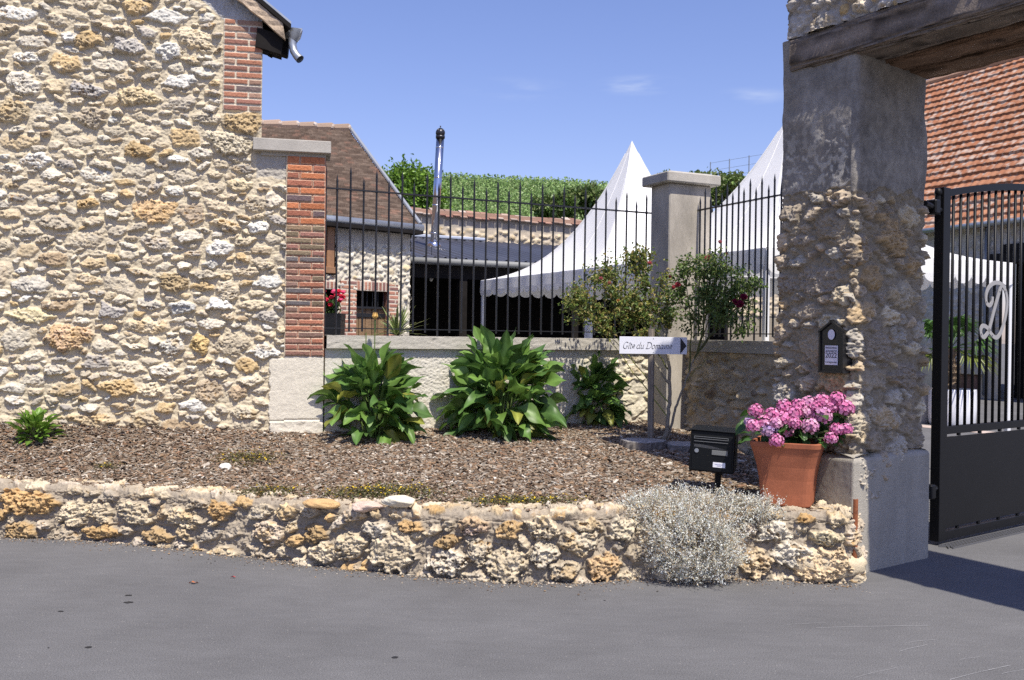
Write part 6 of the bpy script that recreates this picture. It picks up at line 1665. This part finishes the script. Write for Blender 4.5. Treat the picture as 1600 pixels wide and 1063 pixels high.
# climbing roses
def build_rose(label, seed, base, targets, nleaf, pal, flowers, leafs=0.038, main=None, trunkpx=(), trad=0.02):
    rg = np.random.default_rng(seed)
    root = empty("rose_bush", base, label, "rose bush")
    mb = MB(); twig = []
    trk = np.array([base] + [P(x, y, base[1] + 0.0) for x, y in trunkpx])
    tf = np.array([np.interp(np.linspace(0, len(trk) - 1, 26), np.arange(len(trk)), trk[:, k]) for k in range(3)]).T
    tf[1:-1] = (tf[:-2] + tf[1:-1] + tf[2:]) / 3 + rg.normal(size=(24, 3)) * 0.003
    mb.tube(tf, np.linspace(trad, trad * 0.6, 26), 9, (0.30, 0.26, 0.20))
    for (px, py, Y, viax, viay, r, colr, st0) in targets:
        t = P(px, py, Y); v = P(viax, viay, (Y + base[1]) / 2 - 0.02); b0 = tf[int(st0 * 25)]
        pts = []
        for s in np.linspace(0, 1, 12):
            q = (1 - s) ** 2 * b0 + 2 * s * (1 - s) * v + s * s * t; pts.append(q + rg.normal(size=3) * 0.006 * (s > 0))
        mb.tube(pts, np.linspace(r, r * 0.3, 12), 7, colr)
        twig += pts[4:]
    tp = []
    tw = np.array(twig)
    for (cx, cy, rx, ry, Y, k) in main:
        for _ in range(k):
            a = rg.uniform(0, 6.28); f = math.sqrt(rg.random()); e = P(cx + rx * f * math.cos(a), cy + ry * f * math.sin(a), Y + rg.normal() * 0.14)
            j = np.argmin(np.linalg.norm(tw - e, axis=1) + rg.random(len(tw)) * 0.15); s0 = tw[j]
            m = (s0 + e) / 2 + rg.normal(size=3) * 0.03 + V3(0, 0, 0.03); pts = [s0, m, e]; mb.tube(pts, [0.004, 0.003, 0.0015], 5, (0.16, 0.17, 0.06), cap=False)
            for s in np.linspace(0.25, 1, 7): tp.append((1 - s) ** 2 * s0 + 2 * s * (1 - s) * m + s * s * e)
    mb.build("canes", M_bark(), root)
    tp = np.array(tp); k = rg.integers(0, len(tp), nleaf); pos = tp[k] + rg.normal(size=(nleaf, 3)) * 0.028
    dr = rg.normal(size=(nleaf, 3)) + V3(0, 0, -0.4); nn = rg.normal(size=(nleaf, 3)) * 0.6 + V3(0.2, -0.5, 0.8)
    L = leafs * rg.uniform(0.6, 1.3, nleaf); col = np.array(pal)[rg.integers(0, len(pal), nleaf)] * (1 + 0.2 * rg.normal(size=(nleaf, 1)))
    V, Fa, C = leafcloud(pos, dr, nn, L, L * 0.62, np.clip(col, 0.004, 1)); link("foliage", raw_mesh("foliage", V, Fa, C, False, M_leaf()), root)
    for (px, py, Y, r, col) in flowers:
        c = P(px, py, Y); fb = MB()
        for j in range(16):
            a = j * 2.4; f = math.sqrt(j / 16.0); d = V3(math.cos(a) * f, -0.5 + math.sin(a) * f * 0.6, math.sin(a) * f * 0.8 + 0.5); d = nrm(d); s = nrm(np.cross(d, V3(0.1, 0, 1))); u = np.cross(s, d)
            q = c + d * r * 0.35; w = r * 0.5
            fb.add([q, q + s * w + d * w * 0.5, q + d * w * 0.9 + u * w * 0.3, q - s * w + d * w * 0.5, q - u * w * 0.3 + d * w * 0.4], [[(0, 1, 2), (0, 2, 3), (0, 4, 1), (0, 3, 4)]], np.array(col) * rg.uniform(0.75, 1.2))
        fb.ell(c, (r * 0.45, r * 0.45, r * 0.4), 8, 6, np.array(col) * 0.7, 0.4); fb.build("rose_flower", M_petal(), root)
rb = on_bed(1038, 694); rb = V3(rb[0], 9.3, float(zbed(rb[0], 9.3)))
grn = (0.13, 0.135, 0.05); brk = (0.26, 0.23, 0.18)
PK = (0.62, 0.22, 0.22); MG = (0.26, 0.02, 0.08)
build_rose("climbing rose with olive yellow green leaves spreading left over the fence coping", 61, rb,
           [(905, 470, 9.45, 990, 580, 0.007, (0.30, 0.30, 0.09), 0.35), (950, 440, 9.5, 1005, 540, 0.011, brk, 0.62), (1000, 405, 9.6, 1040, 500, 0.010, brk, 1.0), (935, 505, 9.4, 985, 560, 0.007, (0.28, 0.29, 0.09), 0.45), (1030, 440, 9.6, 1050, 500, 0.009, brk, 1.0), (985, 470, 9.4, 1010, 530, 0.008, grn, 0.75), (1100, 535, 9.35, 1045, 545, 0.006, (0.32, 0.33, 0.08), 0.92)],
           5400, [(0.12, 0.18, 0.035), (0.19, 0.24, 0.05), (0.26, 0.26, 0.06), (0.09, 0.15, 0.035), (0.28, 0.22, 0.07)],
           [(1015, 412, 9.4, 0.035, PK), (939, 436, 9.3, 0.03, PK), (952, 443, 9.3, 0.03, (0.6, 0.3, 0.22)), (966, 470, 9.3, 0.02, (0.6, 0.3, 0.1))],
           main=[(960, 470, 65, 48, 9.45, 140), (905, 480, 28, 45, 9.45, 34), (985, 408, 48, 22, 9.6, 50), (1000, 490, 55, 38, 9.4, 65), (925, 425, 22, 18, 9.6, 12), (1045, 470, 22, 45, 9.5, 26)],
           trunkpx=[(1043, 665), (1047, 620), (1046, 575), (1040, 540)], trad=0.023)
build_rose("climbing rose with dark green leaves and magenta blooms reaching right to the gate pier", 62, rb + V3(0.04, 0.03, 0),
           [(1070, 430, 9.4, 1085, 530, 0.009, grn, 0.8), (1110, 410, 9.2, 1105, 520, 0.010, grn, 1.0), (1150, 460, 9.0, 1115, 520, 0.010, (0.09, 0.10, 0.05), 1.0), (1125, 385, 9.1, 1120, 480, 0.006, grn, 1.0), (1185, 450, 8.9, 1130, 500, 0.005, grn, 1.0), (1155, 520, 9.0, 1100, 560, 0.005, (0.2, 0.2, 0.08), 0.7)],
           3500, [(0.08, 0.14, 0.035), (0.13, 0.20, 0.045), (0.055, 0.10, 0.03), (0.15, 0.22, 0.05)],
           [(1059, 446, 9.2, 0.045, (0.55, 0.12, 0.14)), (1052, 450, 9.2, 0.035, (0.6, 0.15, 0.16)), (1106, 405, 9.0, 0.05, (0.5, 0.18, 0.15)), (1125, 379, 9.1, 0.03, (0.65, 0.28, 0.30)), (1134, 398, 9.1, 0.028, (0.35, 0.12, 0.12)), (1155, 477, 8.85, 0.065, MG), (1162, 466, 8.85, 0.055, MG), (1148, 472, 8.85, 0.04, MG), (1047, 433, 9.2, 0.02, MG)],
           main=[(1070, 460, 30, 60, 9.25, 60), (1125, 455, 42, 50, 9.05, 115), (1150, 500, 38, 22, 9.0, 28), (1170, 440, 28, 28, 8.95, 18), (1085, 415, 25, 22, 9.2, 18)],
           trunkpx=[(1055, 640), (1070, 600), (1085, 560)], trad=0.014)

# silver bush spilling over the wall
def build_silver():
    rg = np.random.default_rng(90); n = 3500
    q = wt(1092, 0.12); root = empty("silver_bush", q, "silvery grey dry bush spilling over the rubble wall under the mailbox", "bush")
    cA = V3(1.255, yfront(1.25) + 0.16, 0.44); cB = V3(1.22, yfront(1.22) - 0.10, 0.27); cC = V3(1.02, yfront(1.0) + 0.12, 0.45); cD = V3(1.62, yfront(1.6) + 0.10, 0.47)
    blobs = [(cA, V3(0.52, 0.27, 0.16), 0.40), (cB, V3(0.35, 0.20, 0.25), 0.38), (cC, V3(0.33, 0.18, 0.13), 0.12), (cD, V3(0.24, 0.14, 0.10), 0.12)]
    roots_ = V3(1.25, yfront(1.25) + 0.15, 0.42); V_ = []; sv = MB(); P_ = []; D_ = []
    for c, r, w in blobs:
        for _ in range(int(n * w)):
            d = rg.normal(size=3); d /= np.linalg.norm(d); f = rg.uniform(0.62, 1.05); lump = 1 + 0.18 * math.sin(7 * d[0] + 3 * c[0]) * math.cos(6 * d[2]); tip = c + d * r * f * lump
            if tip[2] < 0.02: tip[2] = rg.uniform(0.02, 0.10)
            if tip[1] > c[1] + 0.26: continue
            L = rg.uniform(0.06, 0.13) if rg.random() < 0.8 else rg.uniform(0.13, 0.19); tip = tip + d * max(0, L - 0.12); g = nrm(d * V3(1, 1, 0.8) + rg.normal(size=3) * 0.45 + V3(0, 0, 0.55)); b = tip - g * L
            m = (b + tip) / 2 + rg.normal(size=3) * 0.008
            for s in np.linspace(0.1, 1, 13): P_.append((1 - s) ** 2 * b + 2 * s * (1 - s) * m + s * s * tip); D_.append(g)
            if rg.random() < 0.55: sv.tube([b, m, tip], [0.0022, 0.0018, 0.001], 3, np.array([(0.38, 0.30, 0.20), (0.50, 0.46, 0.36), (0.30, 0.22, 0.14)][rg.integers(3)]), cap=False)
    P_ = np.array(P_); D_ = np.array(D_); k = len(P_); pos = P_ + rg.normal(size=(k, 3)) * 0.004; dr = D_ * 0.7 + rg.normal(size=(k, 3)) * 0.75; nn = rg.normal(size=(k, 3)) + V3(0, -0.4, 0.6)
    L = rg.uniform(0.007, 0.018, k); col = pick([(0.74, 0.76, 0.70), (0.64, 0.67, 0.60), (0.84, 0.84, 0.78), (0.60, 0.50, 0.32), (0.38, 0.41, 0.30), (0.30, 0.24, 0.15)], k, 0.10, [4, 3, 4, 2.0, 0.9, 0.5])
    V, Fa, C = leafcloud(pos, dr, nn, L, L * 0.42, col); link("foliage", raw_mesh("foliage", V, Fa, C, False, mat("silver_leaf", vcol=True, rough=0.8, trans=0.15, spec=0.2)), root)
    sv.build("stems", M_bark(), root)
    for _ in range(1):
        wb = MB()
        for k in range(60):
            e = V3(rg.uniform(0.85, 1.7), yfront(1.2) + rg.uniform(-0.15, 0.25), rg.uniform(0.15, 0.5)); m = (roots_ + e) / 2 + V3(0, 0, 0.04); wb.tube([roots_, m, e], [0.006, 0.004, 0.002], 4, (0.22, 0.16, 0.10), cap=False)
        wb.build("branches", M_bark(), root)
build_silver()

# mailbox
def build_mailbox():
    yaw = math.radians(-17); ro = math.radians(2.6)
    ex = V3(math.cos(yaw), math.sin(yaw), 0); ey = V3(-math.sin(yaw), math.cos(yaw), 0); ez = V3(0, 0, 1)
    ex2 = ex * math.cos(ro) - ez * math.sin(ro); ez2 = ex * math.sin(ro) + ez * math.cos(ro)
    fc = P(1112.5, 706.5, 6.85)            # centre of the front face
    W, D, Hh = 0.315, 0.34, 0.292
    root = empty("mailbox", (fc[0], fc[1] + 0.1, float(zbed(fc[0], fc[1]))), "black metal mailbox on a short post behind the silver bush", "mailbox")
    ax = [ex2, ey, ez2]; m = mat("mailbox_paint", (0.006, 0.007, 0.008), rough=0.45, spec=0.2); grey = mat("mailbox_grey", (0.10, 0.105, 0.11), rough=0.35)
    c = fc + ey * D / 2
    mb = MB(); mb.box(c, (W, D, Hh), ax, bev=0.006); mb.build("body", m, root, vc=False)
    def fr(x, z, off=0.0): return fc + ex2 * x + ez2 * z - ey * off
    mb = MB(); mb.box(c + ez2 * (Hh / 2 + 0.004), (W + 0.012, D + 0.02, 0.008), ax, bev=0.003); mb.build("lid", m, root, vc=False)
    mb = MB(); mb.box(fr(0, -0.01, 0.003), (W - 0.035, 0.006, Hh - 0.04), ax, bev=0.002); door = mb.build("door", m, root, vc=False)
    mb = MB()
    for z in (0.104, 0.090, 0.070): mb.box(fr(-0.01, z, 0.009), (0.238, 0.008, 0.0045), ax, bev=0.001)
    for x in (-0.129, 0.109): mb.box(fr(x, 0.097, 0.009), (0.004, 0.008, 0.018), ax)
    mb.build("letter_slot", grey, door, vc=False)
    mb = MB(); n = 12; top = [fr(-0.128 + 0.24 * i / n, 0.050 - 0.030 * (i / n) ** 2, 0.012) for i in range(n + 1)]; bot = [fr(-0.128 + 0.24 * i / n, 0.030 - 0.014 * (i / n), 0.006) for i in range(n + 1)]
    mb.add(np.array([bot, top]).reshape(-1, 3), [grid_faces(2, n + 1)]); mb.build("handle_lip", grey, door, vc=False)
    mb = MB(); mb.box(fr(0.055, -0.002, 0.008), (0.112, 0.006, 0.034), ax, bev=0.002); mb.build("name_window", mat("name_window", (0.16, 0.165, 0.16), rough=0.3), door, vc=False)
    mb = MB(); q = fr(-0.108, 0.003, 0.0); mb.tube([q, q - ey * 0.012], 0.015, 16); mb.build("lock", M_zinc(), door, vc=False)
    mb = MB(); mb.box(fr(0.055, -0.088, 0.0075), (0.086, 0.002, 0.036), ax); lb = mb.build("label_sticker", mat("sticker", (0.78, 0.78, 0.82), rough=0.5), door, vc=False)
    mb = MB()
    for z, w in ((-0.083, 0.06), (-0.093, 0.03)): mb.box(fr(0.055, z, 0.0095), (w, 0.001, 0.003), ax)
    mb.build("sticker_lines", mat("ink", (0.35, 0.35, 0.5)), root, vc=False)
    b = fc + ey * 0.16; mb = MB(); gz = float(zbed(b[0], b[1])); mb.box((b[0] + 0.03, b[1], (fc[2] - Hh / 2 + gz) / 2), (0.04, 0.04, fc[2] - Hh / 2 - gz + 0.06), bev=0.004)
    mb.box((b[0] + 0.03, b[1], gz + 0.035), (0.10, 0.10, 0.03), bev=0.01); mb.build("post", m, root, vc=False)
build_mailbox()

# terracotta pot and hydrangea
PB = wt(1232, 0.20); PB = V3(P(1236, 800, 6.62)[0], 6.70, 0.455)
def build_pot():
    yaw = math.radians(-24); ex = V3(math.cos(yaw), math.sin(yaw), 0); ey = V3(-math.sin(yaw), math.cos(yaw), 0)
    root = empty("terracotta_pot", PB, "square tapered terracotta pot on the wall end beside the gate pier", "pot")
    h = 0.44; prof = [(0.162, 0.0), (0.168, 0.01), (0.172, 0.09), (0.180, 0.18), (0.194, 0.27), (0.213, 0.35), (0.230, h - 0.035), (0.233, h - 0.033), (0.236, h - 0.004), (0.234, h), (0.214, h), (0.210, h - 0.06), (0.0, h - 0.06)]
    rows = []
    for r, z in prof:
        ring = []
        for k in range(4):
            cx, cy = ((-1, -1), (1, -1), (1, 1), (-1, 1))[k]; rr = min(0.055, r * 0.3)
            for j in range(5):
                a = math.radians((180, 270, 0, 90)[k] + j * 22.5); ring.append(PB + ex * (cx * (r - rr) + rr * math.cos(a)) + ey * (cy * (r - rr) + rr * math.sin(a)) + V3(0, 0, z))
        rows.append(ring)
    mb = MB(); mb.add(np.array(rows[:12]).reshape(-1, 3), [grid_faces(12, 20, True)]); 
    mb.build("shell", mat("terracotta", (0.37, 0.125, 0.062), rough=0.8, var=0.28, vscale=5, fine=0.05, fscale=60, bump=0.08, bscale=40, spec=0.25), root, vc=False)
    mb = MB(); mb.box(PB + V3(0, 0, h - 0.06), (0.40, 0.40, 0.02), [ex, ey, V3(0, 0, 1)], (0.05, 0.035, 0.03)); mb.build("soil", M_stone(), root)
build_pot()
def build_hydrangea():
    rg = np.random.default_rng(12)
    root = empty("hydrangea", PB + V3(0, 0, 0.38), "pink and lilac mophead hydrangea growing in the terracotta pot", "hydrangea")
    z = [(150, 205, 46, 0), (210, 292, 56, 0), (272, 232, 46, 0), (248, 350, 56, 1), (305, 432, 46, 0), (130, 320, 46, 0), (95, 285, 30, 1), (362, 175, 50, 0), (352, 265, 60, 0), (380, 350, 56, 0),
         (435, 225, 52, 0), (465, 165, 46, 0), (545, 150, 52, 2), (535, 215, 48, 2), (648, 135, 54, 0), (655, 240, 62, 2), (560, 320, 56, 2), (762, 120, 52, 0), (822, 185, 58, 0), (760, 345, 44, 0), (832, 345, 42, 0), (718, 412, 42, 0), (600, 175, 42, 0), (720, 175, 44, 0), (300, 300, 44, 2), (445, 300, 40, 0)]
    pals = [[(0.80, 0.27, 0.50), (0.86, 0.40, 0.60), (0.74, 0.20, 0.42)], [(0.60, 0.40, 0.66), (0.78, 0.50, 0.70), (0.50, 0.33, 0.60)], [(0.82, 0.38, 0.58), (0.72, 0.32, 0.56), (0.86, 0.50, 0.64)]]
    mats_ = M_petal(); st = MB(); cs = []
    for (x, y, r, t) in z:
        px = 1150 + x / 4.83; py = 600 + y / 4.83; Y = 6.50 + 0.10 * rg.normal() * 0.4 + (330 - y) / 330.0 * 0.16 
        c = P(px, py, Y); rad = r / 4.83 * Y / F * 1.22; cs.append(c)
        mb = MB(); nf = 60
        for j in range(nf):
            zz = 1 - 2 * (j + 0.5) / nf
            if zz < -0.65: continue
            a = j * 2.39996; s = math.sqrt(1 - zz * zz); d = V3(s * math.cos(a), s * math.sin(a), zz * 0.85); d = nrm(d + rg.normal(size=3) * 0.10)
            q = c + d * rad * rg.uniform(0.86, 1.04); u = nrm(np.cross(d, rg.normal(size=3))); v = np.cross(d, u); w = rad * 0.235; col = np.array(pals[t][rg.integers(3)]) * rg.uniform(0.85, 1.1)
            V = [q]; Fq = []
            for k in range(4):
                e = u * math.cos(k * math.pi / 2) + v * math.sin(k * math.pi / 2); g = u * math.cos(k * math.pi / 2 + 0.78) + v * math.sin(k * math.pi / 2 + 0.78); h_ = u * math.cos(k * math.pi / 2 - 0.78) + v * math.sin(k * math.pi / 2 - 0.78)
                b = len(V); V += [q + h_ * w * 0.72 + d * 0.001, q + e * w * 1.0 + d * w * 0.18, q + g * w * 0.72 + d * 0.001]; Fq.append((0, b, b + 1, b + 2))
            C = np.array([col * 0.8] + [col, col * 1.08, col] * 4)
            mb.add(V, [Fq], np.clip(C, 0, 0.92))
        mb.ell(c, (rad * 0.8, rad * 0.8, rad * 0.7), 12, 8, np.array(pals[t][0]) * 0.55)
        mb.build("flower_head", mats_, root)
        m = (c + PB + V3(0, 0, 0.4)) / 2 + V3(0, 0, 0.03); st.tube([PB + V3(rg.normal() * 0.05, rg.normal() * 0.05, 0.37), m, c], [0.006, 0.005, 0.004], 5, (0.14, 0.17, 0.07))
    st.build("stems", M_bark(), root)
    lb = MB(); random.seed(17)
    for k in range(120):
        a = random.uniform(0, 6.28); r = random.uniform(0.05, 0.30); q = PB + V3(r * math.cos(a) * 1.15 + 0.03, r * math.sin(a) * 0.7, 0.42 + random.random() * 0.20); q = q + V3(0, 0, 0.10 * (q[0] - PB[0] + 0.1))
        d = V3(math.cos(a), math.sin(a) * 0.9 - 0.2, random.uniform(-0.4, 0.6)); L = random.uniform(0.07, 0.115)
        blade(lb, q, d, L, L * 0.72, random.uniform(0.6, 1.6), random.uniform(-.6, .6), 0.15, np.array((0.045, 0.10, 0.022)) * random.uniform(0.7, 1.5), nseg=7, petiole=0.15)
    lb.build("foliage", M_leaf(), root, smooth=True)
build_hydrangea()

# plaque on the pier
def build_plaque():
    n = V3(GW[1], -GW[0], 0); ex = V3(*GW, 0); ez = V3(0, 0, 1)
    o = PC + V3(n[0], n[1]) * 0.055
    def pp(px, py, off=0.0): q = o + V3(n[0], n[1]) * off; return PL(px, py, (q[0], q[1], 0), (n[0], n[1], 0))
    c = pp(1300, 543); root = empty("award_plaque", c - V3(0, 0, 0.18), "black house shaped award plaque with white panel on the gate pier", "plaque")
    a = pp(1281, 543); b = pp(1319, 543); W = np.linalg.norm(b - a); zt = pp(1300, 503)[2]; zs = pp(1300, 519)[2]; zb = pp(1300, 583)[2]; cx = (a + b) / 2
    def q(x, z, off=0.0): return V3(cx[0], cx[1], 0) + ex * x + V3(0, 0, z) + n * off
    blk = mat("plaque_black", (0.012, 0.012, 0.013), rough=0.25)
    mb = MB(); mb.slab([q(-W / 2, zb), q(W / 2, zb), q(W / 2, zs), q(0, zt), q(-W / 2, zs)], -n * 0.09); mb.build("case", blk, root, vc=False)
    mb = MB()
    for s in (-1, 1):
        d_ = nrm(q(0, zt) - q(s * W / 2, zs)); mb.box((q(0, zt, 0.0) + q(s * W / 2, zs, 0.0)) / 2 + V3(0, 0, 0.004), (np.linalg.norm(q(0, zt) - q(s * W / 2, zs)) + 0.02, 0.03, 0.012), [d_, n, nrm(np.cross(d_, n))])
        mb.box((q(s * (W / 2 - 0.005), (zb + zs) / 2, 0.006)), (0.012, 0.014, zs - zb), [ex, n, ez])
    mb.box(q(0, zb + 0.006, 0.006), (W, 0.014, 0.012), [ex, n, ez]); mb.build("frame", blk, root, vc=False)
    wh = mat("plaque_white", (0.66, 0.64, 0.72), rough=0.4); zo = pp(1300, 523)[2]; rw = W * 0.14; rh = 0.5 * (pp(1300, 515)[2] - pp(1300, 531)[2])
    mb = MB(); ring = [q(rw * math.cos(t), zo + rh * math.sin(t), 0.008) for t in np.arange(32) * 2 * math.pi / 32]; mb.add(ring, [[tuple(range(32))]]); mb.build("oval_badge", wh, root, vc=False)
    p0 = pp(1291, 540)[2]; p1 = pp(1291, 570)[2]; pw = W * 0.52; ph = p0 - p1; pc = (p0 + p1) / 2
    mb = MB(); mb.box(q(0.0, pc, 0.004), (pw, 0.004, ph), [ex, n, ez]); panel = mb.build("white_panel", wh, root, vc=False)
    ink = mat("plaque_ink", (0.04, 0.035, 0.06), rough=0.5)
    for txt, zz, sz in (("WEDDING", 0.36, 0.15), ("AWARDS", 0.18, 0.15), ("2022", -0.10, 0.27), ("mariages.net", -0.37, 0.135)):
        cu = bpy.data.curves.new("t", 'FONT'); cu.body = txt; cu.align_x = 'CENTER'; cu.size = 1.0; cu.offset = 0.01
        to = bpy.data.objects.new("t", cu); COL.objects.link(to); bpy.context.view_layer.update()
        me = bpy.data.meshes.new_from_object(to.evaluated_get(bpy.context.evaluated_depsgraph_get())); bpy.data.objects.remove(to)
        co = np.array([v.co[:] for v in me.vertices]); w = co[:, 0].max() - co[:, 0].min(); s = min(sz * ph / 0.72, pw * 0.9 / w)
        for v in me.vertices:
            r = q(v.co[0] * s, pc + zz * ph + v.co[1] * s - 0.03 * ph, 0.0075); v.co = r
        me.materials.clear(); me.materials.append(ink); link("lettering", me, panel)
build_plaque()

# rusty stake at the plinth
def build_stake():
    b = P(1338, 876, 6.36); t = P(1338, 780, 6.36); b = V3(t[0] - 0.005, 6.36, 0.0)
    mb = MB(); n = 12; a = np.linspace(0, math.pi * 1.15, n)
    rows = []
    for z in np.linspace(0.02, t[2], 20):
        rows.append([(b[0] + 0.017 * math.cos(x + 3.3), b[1] + 0.017 * math.sin(x + 3.3), z) for x in a] + [(b[0] + 0.011 * math.cos(x + 3.3), b[1] + 0.011 * math.sin(x + 3.3), z) for x in a[::-1]])
    mb.add(np.array(rows).reshape(-1, 3), [grid_faces(20, 2 * n, True)], (0.30, 0.10, 0.04)); k = 19 * 2 * n; mb.add(rows[-1], [[tuple(range(2 * n))]], (0.3, 0.1, 0.04))
    o = mb.build("rusty_stake", mat("rust", (0.27, 0.085, 0.03), rough=0.8, var=0.5, vscale=14, fine=0.3, fscale=80), None, vc=False); tag(o, "rusty brown half pipe stake standing against the pier plinth", "stake")
build_stake()

def grit():
    rg = np.random.default_rng(55); n = 5200; sx = rg.uniform(0, FL, n); p = fpath(sx); off = rg.gamma(1.3, 0.05, n) - 0.02
    x = p[:, 0] + rg.normal(size=n) * 0.01; y = p[:, 1] - off; r = rg.gamma(2.0, 0.0014, n) + 0.0012
    c = np.stack([x, y, r * 0.5], -1); d = np.array([(1, 0, 0), (-1, 0, 0), (0, 1, 0), (0, -1, 0), (0, 0, 0.8), (0, 0, -0.8)], float)
    V = (c[:, None] + d[None] * r[:, None, None] * rg.uniform(0.6, 1.3, (n, 6, 1))).reshape(-1, 3); i = np.arange(n)[:, None] * 6
    Fa = np.concatenate([i + np.array([q]) for q in ((0, 2, 4), (2, 1, 4), (1, 3, 4), (3, 0, 4), (2, 0, 5), (1, 2, 5), (3, 1, 5), (0, 3, 5))])
    C = np.array([(0.45, 0.40, 0.32), (0.20, 0.15, 0.11), (0.10, 0.09, 0.08), (0.35, 0.24, 0.14)])[rg.integers(0, 4, n)] * rg.uniform(0.7, 1.2, (n, 1))
    o = link("grit", raw_mesh("grit", V, Fa, np.repeat(C, 6, 0), False, M_stone())); tag(o, "fine grit and bark crumbs lying along the wall foot", "grit", kind="stuff")
grit()
# bits on the asphalt
def litter():
    rg = np.random.default_rng(5); mb = MB()
    for (x, y, r) in ((200, 930, 0.022), (200, 941, 0.028), (95, 955, 0.018), (138, 1011, 0.02), (617, 1027, 0.02), (76, 1012, 0.006), (945, 938, 0.008)):
        p = G(x, y, 0.003); n = 14; rr = [r * rg.uniform(0.6, 1.2) for _ in range(n)]
        mb.add([(p[0] + rr[k] * math.cos(k * 6.283 / n), p[1] + 0.7 * rr[k] * math.sin(k * 6.283 / n), 0.003) for k in range(n)], [[tuple(range(n))]])
    o = mb.build("road_stains", mat("tar_spot", (0.02, 0.02, 0.021), rough=0.7), None, vc=False); tag(o, kind="structure")
    mb = MB()
    for (x0, y0, x1, y1, w) in ((1275, 981, 1450, 977, 0.003), (1228, 976, 1290, 973, 0.002), (1420, 1004, 1460, 999, 0.002), (1484, 1062, 1578, 1039, 0.003), (1335, 1059, 1400, 1043, 0.002), (1405, 1018, 1448, 1007, 0.002), (1500, 1031, 1530, 1026, 0.002), (1565, 1053, 1600, 1046, 0.002)):
        a = G(x0, y0, 0.004); b = G(x1, y1, 0.004); nn = 10; pr = nrm(V3(-(b - a)[1], (b - a)[0], 0))
        l_ = [a + (b - a) * k / nn + pr * (w * rg.uniform(0.1, 0.6) + 0.004 * math.sin(k * 0.4)) for k in range(nn + 1)]; r_ = [a + (b - a) * k / nn - pr * (w * rg.uniform(0.1, 0.6) - 0.004 * math.sin(k * 0.4)) for k in range(nn + 1)]
        mb.add(np.array([l_, r_]).reshape(-1, 3), [grid_faces(2, nn + 1)])
    o = mb.build("road_scratches", mat("scratch", (0.42, 0.42, 0.42)), None, vc=False); tag(o, kind="structure")
    for (x, y, col, lab) in ((295, 913, (0.35, 0.12, 0.05), "curled russet dry leaf on the asphalt near the wall"), (240, 862, (0.55, 0.42, 0.28), "tan cigarette end on the asphalt at the wall foot"), (360, 904, (0.40, 0.06, 0.06), "tiny dark red petal on the asphalt")):
        p = G(x, y, 0.0); lb = MB(); L = 0.05 if x == 295 else 0.03
        blade(lb, p + V3(0, 0, 0.008), V3(1, 0.3, 0.15), L, L * 0.45, 0.5, 0.3, 0.5, col, nseg=5)
        if "cigarette" in lab: lb = MB(); lb.tube([p + V3(-0.013, 0, 0.005), p + V3(0.013, 0.004, 0.005)], 0.0042, 8, col)
        o = lb.build("cigarette_end" if "cigarette" in lab else "fallen_leaf", M_bark(), None); tag(o, lab, "litter")
litter()
